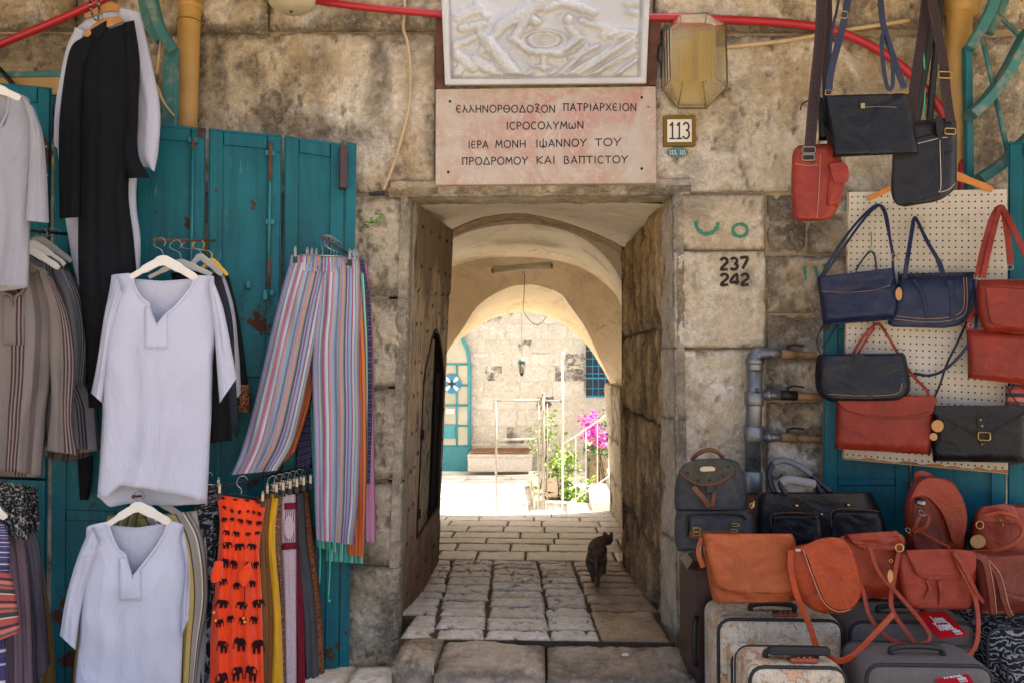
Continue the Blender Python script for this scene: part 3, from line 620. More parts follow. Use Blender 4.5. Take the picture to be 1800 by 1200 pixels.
M['court_glass'] = NT('frosted courtyard glass'); _s = M['court_glass']; M['court_glass'] = _s.done(_s.mix(_s.mapr(_s.noise(1.2, 3), .4, .6), rgb('b5b6a8'), rgb('c9c4b4')), .12)
M['pane'] = flat('dark window glass', '2a3a48', .08)
M['gate'] = plain('pale gate paint', 'a59d90', .5, .2, .2, 20, .2, 60, '8a6a50', .6, .7, 14)
M['white_rail'] = plain('white railing paint', 'd5d3cc', .45, 0, .08)
M['old_boards'] = plain('old brown boards', '8a684c', .8, 0, .3)
M['soil'] = plain('garden soil', '5a4a38', 1, 0, .3)
def leafm(name, a, b):
    s = NT(name); c = s.mix(s.mapr(s.noise(9, 3), .35, .65), rgb(a), rgb(b)); s.b.inputs['Subsurface Weight'].default_value = 0; return s.done(c, .5, 0, .4)
M['leaf'] = leafm('green leaves', '5f7f33', '9ab552'); M['leaf2'] = leafm('dark leaves', '2f5222', '55752f'); M['weed'] = leafm('wall weed', '4a7a2a', '6f9a3a')
M['magenta'] = leafm('magenta petals', 'b41a96', 'd640b8')
M['bark'] = plain('brown stem', '5a4534', .9)
M['ground'] = plain('dusty ground', '8f8270', .95, 0, .2)
M['blue_scrap'] = flat('blue foil scrap', '2a3fb0', .4)
# ------------------------------------------------------------------ the setting: floors, street, courtyard ground
def zf(y): return .17 - .093 * (y - .1) if y < 2.14 else -.02 - .055 * (y - 2.14)
mb = MB(); mb.add([(-400, -400, -.75), (400, -400, -.75), (400, 400, -.75), (-400, 400, -.75)], [(0, 1, 2, 3)]); tag(mb.build('ground', M['ground']), kind='structure')
mb = MB(); box(mb, (0, -2.42, -.37), (14, 5.2, .7), mi=0)
masonry(mb, (-3.4, -3.0, 0), (1, 0, 0), (0, 1, 0), (0, 0, 1), 6.8, 2.95, (.28, .42), (.35, .7), 3, res=.03, amp=.004, edge=.015, eamp=.01, depth=.03, mi=1)
tag(mb.build('street', [M['mortar'], M['paver']]), kind='structure')
mb = MB(); rd = random.Random(5)
for y0, y1 in ((-.2, .24), (.24, 2.14), (2.14, 5.0)):
    a, b = zf(y0) - .016, zf(y1) - .016; xl, xr = (-.70, .655) if y0 < 0 else (-1.32, 1)
    mb.add([(xl, y0, a), (xr, y0, a), (xr, y1, b), (xl, y1, b), (xl, y0, -.74), (xr, y0, -.74), (xr, y1, -.74), (xl, y1, -.74)],
           [(0, 1, 2, 3), (0, 4, 5, 1), (3, 2, 6, 7)], False)
def fl(x0, y0, x1, y1, x0b=None, x1b=None): return [(x0, y0, zf(y0)), (x1, y0, zf(y0)), (x1 if x1b is None else x1b, y1, zf(y1)), (x0 if x0b is None else x0b, y1, zf(y1))]
g = .007; ce = [(-.97, 0), (-.545, -.075), (-.287, -.042), (.045, -.031), (.292, -.02), (.69, -.02)]
for c in range(5):
    y = -.2; k = 0
    while y < 2.12:
        L = rd.uniform(.17, .30) if c < 4 else rd.uniform(.17, .27)
        if c == 4 and y < 0: L = .62
        y1 = min(2.14, y + L)
        if 2.14 - y1 < .1: y1 = 2.14
        xs = [a + b * yy for yy in (y, y1) for a, b in (ce[c], ce[c + 1])]; k += 1
        xs = [q + rd.uniform(-.011, .011) for q in xs]
        if y < .24: xs = [max(-.70, min(.64, q)) for q in xs]
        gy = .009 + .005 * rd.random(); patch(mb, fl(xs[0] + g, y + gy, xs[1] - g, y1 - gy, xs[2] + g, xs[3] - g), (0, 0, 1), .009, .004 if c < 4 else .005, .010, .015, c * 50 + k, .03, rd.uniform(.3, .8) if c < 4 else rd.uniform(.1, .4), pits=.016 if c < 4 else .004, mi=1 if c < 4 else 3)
        y = y1
y = 2.14; k = 0
while y < 4.97:
    L = rd.uniform(.22, .42); y1 = min(5.0, y + L)
    if 5 - y1 < .12: y1 = 5.0
    x = -1.3 - rd.uniform(0, .3)
    while x < 1:
        ww = rd.uniform(.3, .75); k += 1
        patch(mb, fl(max(x, -1.3) + g, y + .011, min(x + ww, 1) - g, y1 - .011), (0, 0, 1), .014, .004, .010, .010, 700 + k, .03, rd.uniform(.2, .9), mi=2); x += ww
    y = y1
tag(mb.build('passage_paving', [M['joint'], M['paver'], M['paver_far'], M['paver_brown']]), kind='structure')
mb = MB(); k = 0
for x0, x1, y0, y1, dz in ((-.665, -.475, -.56, -.21, .03), (-.47, .02, -.6, -.21, 0), (.03, .675, -.6, -.21, -.006)):
    k += 1; z = .187 + dz
    patch(mb, [(x0, y0, z), (x1, y0, z), (x1, y1, z + .004), (x0, y1, z + .004)], (0, 0, 1), .011, .011, .035, .022, 40 + k, .06, .3 + .15 * k, fs=6, pits=.006)
    patch(mb, [(x0, y0 - .02, -.02), (x1, y0 - .02, -.02), (x1, y0 - .02, z - .02), (x0, y0 - .02, z - .02)], (0, -1, 0), .02, .008, .03, .02, 60 + k, .06, .5)
tag(mb.build('doorstep', M['step']), kind='structure')
mb = MB(); box(mb, (0, 8.1, -.66), (10, 6.2, .18))
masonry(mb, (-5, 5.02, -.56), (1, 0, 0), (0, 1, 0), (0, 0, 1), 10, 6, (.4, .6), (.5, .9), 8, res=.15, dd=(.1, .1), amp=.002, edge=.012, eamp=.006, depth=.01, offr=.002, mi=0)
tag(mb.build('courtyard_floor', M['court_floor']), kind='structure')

# ------------------------------------------------------------------ the building over the passage
HT = 18.0
bld = thing('stone_building', 'old limestone building with an open arched passage through it, stained and patched street front', 'building')
def bx(mb, x0, x1, y0, y1, z0, z1): box(mb, ((x0 + x1) / 2, (y0 + y1) / 2, (z0 + z1) / 2), (x1 - x0, y1 - y0, z1 - z0), bev=.001)
mb = MB()
bx(mb, -7, -.80, .022, .24, -.74, 3.0); bx(mb, .76, 7, .022, .24, -.74, 3.0); bx(mb, -.80, .76, .05, .24, 2.46, 3.0)
bx(mb, -7, -1.32, .242, 4.98, -.74, 3.0); bx(mb, 1.0, 7, .242, 4.98, -.74, 3.0); bx(mb, -7, 7, .018, 4.98, 3.002, HT)
bx(mb, -1.318, -.93, .242, 2.1, -.74, 2.99); bx(mb, .70, .998, .242, 2.1, -.74, 2.99)
bx(mb, .84, .998, 3.7, 4.97, -.74, 1.3)
mb.build('core_wall', M['mortar'], bld)
def blob(px, py, rx, ry, s):
    c = P(px, py, 0); BLOBS.append((c.x, c.z, rx * 4 / F, ry * 4 / F, s))
for b in ((630, 45, 150, 20, 1), (420, 60, 90, 16, .8), (385, 130, 18, 90, .85), (352, 160, 16, 110, .8), (560, 50, 60, 18, .8), (690, 60, 60, 22, .7), (668, 120, 22, 60, .75), (560, 110, 26, 70, .4), (480, 205, 60, 40, .6), (600, 235, 110, 22, .75), (662, 190, 30, 90, .6),
          (1400, 395, 60, 62, 1), (1385, 375, 48, 50, .9), (1395, 590, 50, 45, .9), (1370, 660, 36, 40, .8), (1400, 720, 50, 28, .6), (1300, 62, 150, 14, .8), (1205, 55, 50, 14, .8), (1460, 60, 70, 16, .5),
          (950, 338, 250, 14, .8), (1160, 340, 40, 20, .9), (740, 345, 30, 18, .7), (1305, 488, 22, 26, .65), (60, 60, 200, 90, .55), (1220, 300, 18, 30, .5), (1740, 180, 90, 170, .7),
          (650, 690, 50, 16, .45), (640, 1010, 60, 60, .6), (665, 1080, 50, 90, .7), (1195, 1080, 22, 140, .7), (1215, 1010, 24, 24, .6), (640, 1180, 60, 30, .6), (1330, 820, 30, 60, .5), (560, 180, 20, 80, .4), (1520, 180, 60, 60, .3)): blob(*b)
mb = MB()
def blk(x0, y0, x1, y1, off=0.0, x0b=None, x1b=None, seed=0, **k):
    x0b = x0 if x0b is None else x0b; x1b = x1 if x1b is None else x1b
    q = [P(x0b, y1, -off), P(x1b, y1, -off), P(x1, y0, -off), P(x0, y0, -off)]
    k = dict(dict(res=.008, amp=.009, edge=.02, eamp=.012, depth=.1, pits=.008), **k); patch(mb, q, (0, -1, 0), seed=seed, **k)
rd = random.Random(11)
# courses: top ledge, upper wall, jamb stones, right hand rubble
xs = [-420, 130, 470, 790, 1150, 1490, 1900]
for i in range(6): blk(xs[i] + 2, -170, xs[i + 1] - 2, 47 + rd.uniform(-5, 8), .045, seed=i + 1, tint=rd.uniform(.2, .5), eamp=.02, edge=.035)
blk(-420, 58, 338, 372, .0, seed=11, tint=.15, amp=.011); blk(342, 58, 764, 338, .0, seed=12, tint=.5, amp=.009, eamp=.01, fs=7)
blk(767, 58, 1150, 322, -.01, seed=13, tint=.5); blk(1153, 62, 1440, 336, .005, seed=14, tint=.8, amp=.008, eamp=.01); blk(1443, 62, 1900, 336, .0, seed=15, tint=.3, amp=.011)
ys = [340, 523, 681, 846, 998, 1196]; lx = lambda y: 722 - (y - 345) * .0285
for i in range(5): blk(540, ys[i] + 2, lx(ys[i]), ys[i + 1] - 2, .012 + .02 * (i == 4) + rd.uniform(-.006, .006), x1b=lx(ys[i + 1]), seed=21 + i, tint=[.45, .4, .45, .3, .15][i], amp=.009, edge=.03, eamp=.02, mi=1)
ys = [340, 440, 612, 906, 1200]; rx = lambda y: 1183 + (y - 340) * .0115
for i in range(4): blk(rx(ys[i]), ys[i] + 1.5, 1346, ys[i + 1] - 1.5, .012 + rd.uniform(-.004, .004), x0b=rx(ys[i + 1]), seed=31 + i, tint=[.62, .6, .55, .35][i], amp=.006, edge=.018, eamp=.014)
ys = [340, 447, 552, 628, 705, 772, 842, 930, 1040, 1200]
for i in range(9):
    q = [1349, 1349 + rd.uniform(70, 160), 1349 + rd.uniform(190, 260), 1700]
    for j in range(3): blk(q[j] + 1.5, ys[i] + 2, q[j + 1] - 1.5, ys[i + 1] - 2, rd.uniform(0, .014), seed=100 + i * 3 + j, tint=rd.uniform(.15, .55), amp=.012, edge=.028, eamp=.02, fs=7)
masonry(mb, P(-700, 1220, 0), (1, 0, 0), (0, 0, 1), (0, -1, 0), P(536, 0, 0).x - P(-700, 0, 0).x, P(0, 376, 0).z - P(0, 1220, 0).z, (.3, .45), (.4, .8), 4, res=.04, amp=.01, edge=.03, eamp=.02, depth=.06)
masonry(mb, P(1704, 1220, 0), (1, 0, 0), (0, 0, 1), (0, -1, 0), 1.6, P(0, 342, 0).z - P(0, 1220, 0).z, (.3, .45), (.4, .8), 6, res=.04, amp=.01, edge=.03, eamp=.02, depth=.06)
mb.build('facade_wall', [M['stone'], M['stone_grey']], bld)
# lintel with its worn underside
mb = MB(); zl = P(950, 346, 0).z
patch(mb, [(-.80, -.018, zl), (.78, -.018, zl), (.78, -.018, P(0, 324, 0).z), (-.80, -.018, P(0, 324, 0).z)], (0, -1, 0), .01, .006, .012, .012, 71, .02, .3)
patch(mb, [(-.80, .25, zl), (.78, .25, zl), (.78, -.016, zl), (-.80, -.016, zl)], (0, 0, -1), .011, .008, .03, .012, 72, .05, .25, stv=.35)
mb.build('lintel', M['stone'], bld)
for sgn, f0, f1, b0, b1 in ((1, P(722, 345, 0).x, P(697, 1200, 0).x, P(735, 365, .24).x, P(703, 1110, .24).x), (-1, P(1183, 340, 0).x, P(1193, 1200, 0).x, P(1160, 360, .24).x, P(1157, 1066, .24).x)):
    mb = MB(); zs = [0.0, .62, 1.25, 1.62, zl + .03]
    for i in range(4):
        t0, t1 = zs[i] / zl, zs[i + 1] / zl; L = lambda a, b, t: b + (a - b) * t
        patch(mb, [(L(f0, f1, t0), -.012, zs[i]), (L(b0, b1, t0), .25, zs[i]), (L(b0, b1, t1), .25, zs[i + 1]), (L(f0, f1, t1), -.012, zs[i + 1])], (sgn, 0, 0), .011, .007, .025, .012, 81 + i + sgn * 3, .05, .35)
    mb.build('door_jamb', M['stone_grey'], bld)
# passage side walls
mb = MB(); z0 = -.1
masonry(mb, (.662, .25, z0), (-.012, 1, 0), (0, 0, 1), (-1, 0, 0), 1.89, zl + .02 - z0, (.5, .75), (.5, .9), 21, res=.011, amp=.022, edge=.03, eamp=.02, depth=.08, fs=6, tintr=(.1, .7), pits=.012)
masonry(mb, (.64, 2.145, z0), (1, 0, 0), (0, 0, 1), (0, 1, 0), .34, zl + .2 - z0, (.32, .5), (.3, .6), 22, res=.04, depth=.05)
masonry(mb, (.97, 2.15, -.3), (0, 1, 0), (0, 0, 1), (-1, 0, 0), 1.6, 2.6, (.3, .5), (.4, .7), 23, res=.05, depth=.06)
mb.build('passage_wall', M['stone_dark'], bld)
mb = MB()
masonry(mb, (-.9, .25, z0), (0, 1, 0), (0, 0, 1), (1, 0, 0), 1.87, zl + .1 - z0, (.32, .5), (.35, .7), 24, res=.03, amp=.01, edge=.03, eamp=.02, depth=.08)
masonry(mb, (-1.29, 2.12, -.3), (0, 1, 0), (0, 0, 1), (1, 0, 0), 2.86, 1.9, (.3, .5), (.4, .7), 25, res=.05, depth=.05)
mb.build('passage_wall', M['stone_dark'], bld)
mb = MB(); xt = [(.795, 3.68), (.80, 3.68), (.735, 5.0), (.825, 5.0)]
zz = [-.25, .25, .7, 1.3]
for i in range(3):
    L = lambda a, b, z: b + (a - b) * (z + .25) / 1.55
    for j in range(2):
        y0, y1 = 3.68 + j * .66, 4.34 + j * .66; X = lambda y, z: L(.775 + (.735 - .775) * (y - 3.68) / 1.32, .80 + .02 * (y - 3.68) / 1.32, z)
        patch(mb, [(X(y0, zz[i]), y0, zz[i]), (X(y1, zz[i]), y1, zz[i]), (X(y1, zz[i + 1]), y1, zz[i + 1]), (X(y0, zz[i + 1]), y0, zz[i + 1])], (-1, 0, 0), .015, .012, .03, .018, 210 + i * 2 + j, .06, .5, fs=7)
bx(mb, .80, 1.0, 4.9, 5.0, -.7, 1.28)
mb.build('arch_pier', M['stone'], bld)
# vaults, lofted between arches set at their own depth
def arcw(pts, y, n=41):
    yy = y if callable(y) else (lambda t: y); o = []
    for i, p in enumerate(cr(pts, n)): o.append(P(p[0], p[1], yy(i / (n - 1))))
    return o
def loftarcs(mb, arcs, rows=8, amp=.01, lin_=True):
    for a, b in zip(arcs, arcs[1:]):
        n = len(a); v = []
        for j in range(rows):
            t = j / (rows - 1)
            for i in range(n):
                p = a[i].lerp(b[i], t); k = float(fbm(p.x * 2.5 + p.z, p.y * 2.5, 3, 3)) * amp * math.sin(math.pi * t); v.append(p + Vector((0, 0, k)))
        mb.add(v, gf(n, rows), True)
A = arcw([(770, 412), (795, 403), (841, 384), (895, 376), (938, 378), (985, 389), (1038, 407), (1074, 423), (1098, 437)], 2.14)
A2 = [p + Vector((0, .20, -.022 - .012 * float(fbm(p.x * 9, 3, 2, 3)))) for p in A]
L0 = [Vector((-.9 + (1.58) * i / 40, .235, zl + .004 + .03 * math.sin(math.pi * i / 40))) for i in range(41)]
A_up = [Vector((p.x, p.y, 2.99)) for p in A2]
B = arcw([(690, 800), (705, 600), (722, 500), (758, 440), (798, 418), (841, 403), (895, 395), (938, 395), (985, 403), (1028, 421), (1060, 448), (1078, 470), (1089, 490), (1118, 560), (1135, 700), (1138, 800)], 2.5)
B_up = [Vector((p.x * 1.02, p.y, max(2.99, p.z))) for p in B]
C = arcw([(712, 800), (720, 640), (735, 550), (765, 490), (798, 468), (841, 456), (895, 452), (949, 454), (1002, 464), (1038, 480), (1074, 509), (1089, 531), (1108, 590), (1116, 700), (1116, 800)], 3.85)
D = arcw([(757, 690), (768, 650), (791, 610), (816, 574), (834, 545), (859, 523), (895, 505), (920, 501), (945, 502), (985, 516), (1002, 538), (1028, 574), (1053, 627), (1074, 672), (1079, 690)], lambda t: 4.95 - .88 * math.sin(math.pi * t) ** .38)
E = arcw([(757, 692), (770, 645), (791, 612), (812, 594), (854, 565), (893, 552), (917, 549), (945, 552), (970, 559), (1005, 580), (1033, 608), (1054, 640), (1064, 657), (1073, 675), (1078, 692)], 5.0)
mb = MB(); loftarcs(mb, [L0, A], 14, .02); mb.build('vault', M['plaster'], bld)
mb = MB(); loftarcs(mb, [[p + Vector((0, -.012, -.006)) for p in A], A2, A_up], 6, .03); mb.build('vault_rib', M['stone_dark'], bld)
mb = MB(); loftarcs(mb, [B_up, B], 4, 0); loftarcs(mb, [B, C, D, E], 12, .012); mb.build('vault', M['plaster'], bld)
mb = MB(); loftarcs(mb, [E, [Vector((p.x * 1.0, 5.0, 3.1)) for p in E]], 2, 0)
bx(mb, -1.6, P(757, 690, 5).x, 4.9, 5.0, -.7, 3.05); bx(mb, P(1079, 690, 5).x + .04, 1.2, 4.92, 5.001, 1.25, 3.05); mb.build('passage_end_wall', M['court'], bld)

# ------------------------------------------------------------------ courtyard walls
cw = thing('courtyard_wall', 'sunlit courtyard wall of pale weathered limestone blocks seen through the passage', 'wall')
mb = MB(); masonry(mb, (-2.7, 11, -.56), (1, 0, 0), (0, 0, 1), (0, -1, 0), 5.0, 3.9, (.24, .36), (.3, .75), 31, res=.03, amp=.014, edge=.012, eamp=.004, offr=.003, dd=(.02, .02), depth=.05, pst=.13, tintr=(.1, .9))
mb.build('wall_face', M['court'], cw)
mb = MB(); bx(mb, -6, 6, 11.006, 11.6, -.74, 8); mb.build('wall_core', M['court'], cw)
for s in (-1, 1):
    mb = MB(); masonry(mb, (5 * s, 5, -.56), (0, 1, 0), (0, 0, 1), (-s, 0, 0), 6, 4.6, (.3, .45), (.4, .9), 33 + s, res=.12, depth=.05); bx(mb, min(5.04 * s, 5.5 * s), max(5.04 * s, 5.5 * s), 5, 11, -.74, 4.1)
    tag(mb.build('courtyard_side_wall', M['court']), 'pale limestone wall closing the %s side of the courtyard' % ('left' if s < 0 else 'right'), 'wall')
# ------------------------------------------------------------------ left side: shutters, rails, clothes
def clothes_hanger(pl, x0, y0, x1, y1, xm, ym, off, mat, hookx=None, hooky=None, label='', hm='chrome', w=.028, group='clothes hangers'):
    t = thing('clothes_hanger', label, 'hanger', group)
    mb = MB(); strap(mb, pl, [(x0, y0, off), (x0 + (xm - x0) * .45, ym + (y0 - ym) * .5, off + .008), (xm - (xm - x0) * .12, ym + (y0 - ym) * .06, off + .01), (xm, ym, off + .01), (xm + (x1 - xm) * .12, ym + (y1 - ym) * .06, off + .01), (xm + (x1 - xm) * .55, ym + (y1 - ym) * .5, off + .008), (x1, y1, off)],
                       [w * .7, w, w * 1.25, w * 1.3, w * 1.25, w, w * .7], .012, 25)
    mb.build('arms', M[mat], t)
    hx = xm if hookx is None else hookx; hy = ym - 34 if hooky is None else hooky; mb = MB()
    ptube(mb, pl, [(xm, ym, off + .005), (xm - 2, ym - (ym - hy) * .45, off + .005), (hx - 9, hy + 12, off), (hx - 6, hy + 2, off - .004), (hx + 4, hy - 2, off - .008), (hx + 11, hy + 5, off - .012), (hx + 8, hy + 13, off - .015)], .0019, 18, 6)
    mb.build('hook', M[hm], t); return t
def shirt(name, label, cat, pl, off, mat, L, Rr, neckL, neckR, neck, hem, backneck=None, sleeves=(), amp=.016, cnt=3.2, seed=1, bulge=.045, placket=None, inner=None, group=None, n=44, m=40, hem_b=None):
    """L / Rr: side edges as (y, x); neck: front neckline points from neckL to neckR (x, y); hem: (x, y) points."""
    t = thing(name, label, cat, group); fo = fold_fn(amp, cnt, seed, .75)
    def topf(x):
        return interp(neck, x) if neck[0][0] <= x <= neck[-1][0] else None
    sl, sr = (L[0][1], L[0][0]), (Rr[0][1], Rr[0][0])       # outer shoulder points
    def sh(x):                                              # shoulder slope
        if x < neckL[0]: k = (x - sl[0]) / (neckL[0] - sl[0] + 1e-6); return sl[1] + (neckL[1] - sl[1]) * max(0, k) ** .6
        if x > neckR[0]: k = (sr[0] - x) / (sr[0] - neckR[0] + 1e-6); return sr[1] + (neckR[1] - sr[1]) * max(0, k) ** .6
        return None
    wd = pl.scale(sl[0], sl[1], off) * (sr[0] - sl[0])
    xs0, xs1 = sl[0], sr[0]; us = sorted(set([i / m for i in range(m + 1)] + [max(0, min(1, (p[0] - xs0) / (xs1 - xs0))) for p in neck]))
    mb = MB()
    for front in (1, 0):
        v = []; uv = []
        for u in us:
            x0 = xs0 + (xs1 - xs0) * u; ty = sh(x0)
            if ty is None: ty = topf(x0) if front else interp(backneck or [(neckL[0], neckL[1]), (neckR[0], neckR[1])], x0)
            by = interp(hem, hem[0][0] + (hem[-1][0] - hem[0][0]) * u) + (0 if front else 10 * math.sin(3.14 * u)) if front or not hem_b else interp(hem_b, hem_b[0][0] + (hem_b[-1][0] - hem_b[0][0]) * u)
            for j in range(n):
                q = j / (n - 1); y = ty + (by - ty) * q; xl, xr = interp(L, y), interp(Rr, y); tt = (y - sl[1]) / (by - sl[1] + 1e-6)
                s = 2 * u - 1; pr = math.sqrt(max(0, 1 - s * s)); tt = max(0, min(1, tt)); bb = bulge * (.45 + .55 * min(1, tt * 3)) 
                d = off + (bb * pr + fo(u, tt) * min(1, pr * 2) * min(1, .25 + tt * 2.2) if front else -bb * .6 * pr - fo(1 - u, tt) * .4 * pr)
                v.append(pl.at(xl + (xr - xl) * u, y, d)); uv.append((u * wd + (0 if front else .3), (y - sl[1]) * wd / (xs1 - xs0)))
        nu = len(us); f = [(i * n + j, i * n + j + 1, (i + 1) * n + j + 1, (i + 1) * n + j) for i in range(nu - 1) for j in range(n - 1)]
        mb.add(v, f if front else [q[::-1] for q in f], True, 0, uv=uv)
    o = mb.build('body', mat, t); md = o.modifiers.new('cloth', 'SOLIDIFY'); md.thickness = .0015
    for k, (Ae, Be, so, sb) in enumerate(sleeves):
        mb = MB(); loft(mb, pl, Ae, Be, off + so, sb, sb, 26, 14, fold_fn(amp * .8, 1.6, seed + 5 + k, .5), 2); mb.build('sleeve', mat, t)
    # neck binding
    if neck:
        mb = MB(); pts = []
        for i, p in enumerate(lin(neck, 40)):
            u = (p[0] - xs0) / (xs1 - xs0); s = 2 * u - 1; pr = math.sqrt(max(0, 1 - s * s)); tt = max(0, min(1, (p[1] - sl[1]) / (hem[0][1] - sl[1])))
            pts.append(pl.at(p[0], p[1], off + bulge * (.45 + .55 * min(1, tt * 3)) * pr + fo(u, tt) * min(1, pr * 2) * min(1, .25 + tt * 2.2) + .001))
        ribbon(mb, pts, .009, .003, pl.n); mb.build('neck_binding', inner or mat, t)
    if placket:
        x0, y0, x1, y1 = placket; mb = MB(); v = []; uv = []
        for j in range(12):
            for i in range(8):
                x = x0 + (x1 - x0) * i / 7; y = y0 + (y1 - y0) * j / 11
                if topf(x) and y < topf(x) + 2: y = topf(x) + 2 + j * .3
                xl, xr = interp(L, y), interp(Rr, y); u = (x - xl) / (xr - xl); tt = (y - sl[1]) / (hem[0][1] - sl[1]); s = 2 * u - 1; pr = math.sqrt(max(0, 1 - s * s))
                v.append(pl.at(x, y, off + bulge * (.45 + .55 * min(1, tt * 3)) * pr + fo(u, tt) * min(1, .25 + tt * 2.2) + .003)); uv.append((x / 500, y / 500))
        mb.add(v, gf(8, 12), True, 0, uv=uv); o = mb.build('placket', mat, t); md = o.modifiers.new('cloth', 'SOLIDIFY'); md.thickness = .003
    return t
def drape(name, label, cat, pl, A, B, off, mat, bulge=.03, amp=.012, cnt=2.5, seed=1, group=None, n=40, m=22, parent=None, offv=None, bf=None, p=2.0):
    mb = MB(); loft(mb, pl, A, B, off, bulge, bulge * .6, n, m, fold_fn(amp, cnt, seed, .7), p, (True, False), bf, offv=offv)
    o = mb.build(name, mat, parent)
    return o if parent else tag(o, label, cat, group)

# folding steel shutter, four leaves
def shutter_leaf(pl, parent, tl, tr, bl, br, off=0.0, mid=True):
    """leaf outline by pixel corners; frame bars stand 12 mm proud of the sheet"""
    mb = MB(); t = .035
    v = [pl.at(*p, off) for p in (bl, br, tr, tl)] + [pl.at(*p, off - t) for p in (bl, br, tr, tl)]
    mb.add(v, [(0, 1, 2, 3), (4, 7, 6, 5), (0, 3, 7, 4), (1, 5, 6, 2), (3, 2, 6, 7), (0, 4, 5, 1)], False)
    Lp = lambda a, b, k: (a[0] + (b[0] - a[0]) * k, a[1] + (b[1] - a[1]) * k)
    W2 = (tr[0] - tl[0]); fw = 26 / W2
    def bar(k0, k1, h0, h1, o):
        q = [Lp(Lp(tl, tr, k), Lp(bl, br, k), h) for k, h in ((k0, h1), (k1, h1), (k1, h0), (k0, h0))]
        b = .0025; v = [pl.at(*p, off + .0005) for p in q]; c = (sum(p[0] for p in q) / 4, sum(p[1] for p in q) / 4)
        v2 = [pl.at(p[0] + (1.2 if p[0] < c[0] else -1.2), p[1] + (1.2 if p[1] < c[1] else -1.2), off + o) for p in q]
        mb.add(v + v2, [(4, 5, 6, 7), (0, 1, 5, 4), (1, 2, 6, 5), (2, 3, 7, 6), (3, 0, 4, 7)], False)
    bar(.012, fw, .003, .998, .012); bar(1 - fw, .988, .003, .998, .012); bar(fw, 1 - fw, .004, .026, .010)
    if mid: bar(fw, 1 - fw, .40, .418, .009); bar(fw, 1 - fw, .66, .678, .009)
    return mb.build('leaf', M['teal'], parent)
sh_l = thing('metal_shutter', 'teal painted folding steel shutter with rust chips behind the hanging clothes, left of the doorway', 'shutter')
topy = lambda x: 218 + (x - 280) * (250 - 218) / 345 + (6 if x > 560 else 0)
for a, b, o in ((-260, 92, .0), (96, 236, .012), (240, 362, .0), (367, 496, .006), (500, 607, 0)): shutter_leaf(LS, sh_l, (a, topy(a) - (46 if a < 0 else 18 if a < 100 else 0)), (b, topy(b) - (46 if a < 0 else 18 if a < 100 else 0)), (a - 8, 1260), (b - 12, 1260), o)
mb = MB(); v = [LS.at(*p, o) for o in (.004, -.05) for p in ((596, 1260), (612, 1260), (627, 252), (609, 250))]; mb.add(v, [(0, 1, 2, 3), (1, 5, 6, 2), (2, 6, 7, 3), (0, 3, 7, 4)], False); mb.build('edge_strip', M['teal'], sh_l)
mb = MB()
for x, y0, y1 in ((339, 232, 700), (475, 255, 525)):
    r_ = .008; tube(mb, [LS.at(x, y0, .03), LS.at(x - (y1 - y0) * .012, y1, .03)], r_, 8)
    for y in (y0 + 14, (y0 + y1) / 2, y1 - 10): pbox(mb, LS, x - 9, y - 5, x + 8, y + 5, .01, .032)
mb.build('bolt_rod', M['teal_clean'], sh_l)
for q in ((475.5, 250, 475, 318), (472.5, 455, 471.8, 505), (339.5, 246, 339, 262)): mb = MB(); tube(mb, [LS.at(q[0], q[1], .031), LS.at(q[2], q[3], .031)], .0094, 8); mb.build('bolt_handle', M['rust'], sh_l)
mb = MB(); pbox(mb, LS, 597, 254, 611, 331, .012, .055, bev=.004); mb.build('lock_box', M['brown_iron'], sh_l)
for q in ((432, 494, 441, 507), (462, 510, 470, 528)): mb = MB(); pbox(mb, LS, *q, .01, .037); mb.build('bolt_staple', M['teal_clean'], sh_l)

# rails that carry the hangers
def rail(a, b, oa, ob, r, mat, label, pl=LS):
    mb = MB(); p, q = pl.at(*a, oa), pl.at(*b, ob); tube(mb, [p, q], r, 10); d = (q - p).normalized(); lathe(mb, p - d * .012, [(r * .6, 0), (r * 1.5, .004), (r * 1.5, .02), (r, .024)], 10, d)
    return tag(mb.build('hanging_rail', M[mat]), label, 'rail', 'hanging rails')
rail((273, 422), (378, 423), .42, .03, .006, 'rust', 'short rusty rail above the upper white tunic')
rail((8, 402), (142, 414), .52, .05, .007, 'dark', 'dark rail over the grey striped shirts')
rail((568, 418), (612, 446), .26, .03, .005, 'rust', 'rusty rail holding the striped trousers hangers')
rail((345, 865), (560, 815), .35, .02, .005, 'dark', 'dark rail above the orange elephant print dress')
rail((-30, 838), (78, 842), .5, .05, .006, 'dark', 'low dark rail at the left edge over the purple shirts')
rail((235, 872), (300, 868), .42, .02, .005, 'rust', 'short rail above the lower white tunic')

# black long dress and the white dress behind it
drape('long_dress', 'long white dress hanging behind the black dress', 'dress', LS, [(172, 18), (122, 70), (100, 180), (100, 250), (120, 420), (150, 560)], [(208, 10), (245, 30), (262, 130), (240, 330), (247, 420), (246, 482)], .20, M['white'], .05, .012, 2, 3)
for lab, A, B in ((0, [(132, 48), (112, 110), (98, 180), (95, 250), (104, 262)], [(160, 60), (140, 130), (128, 200), (116, 255), (112, 268)]), (1, [(205, 14), (222, 90), (238, 180), (238, 280), (262, 296)], [(246, 22), (262, 90), (281, 185), (279, 260), (272, 302)])):
    mb = MB(); loft(mb, LS, A, B, .24, .03, .02, 26, 12, fold_fn(.006, 1.3, 5 + lab, .5)); o = mb.build('sleeve', M['white'], [x for x in COL.objects if x.name == 'long_dress'][0] if 0 else None); o.parent = bpy.data.objects['long_dress']
t = thing('long_dress', 'long black dress with three quarter sleeves on a wooden hanger', 'dress')
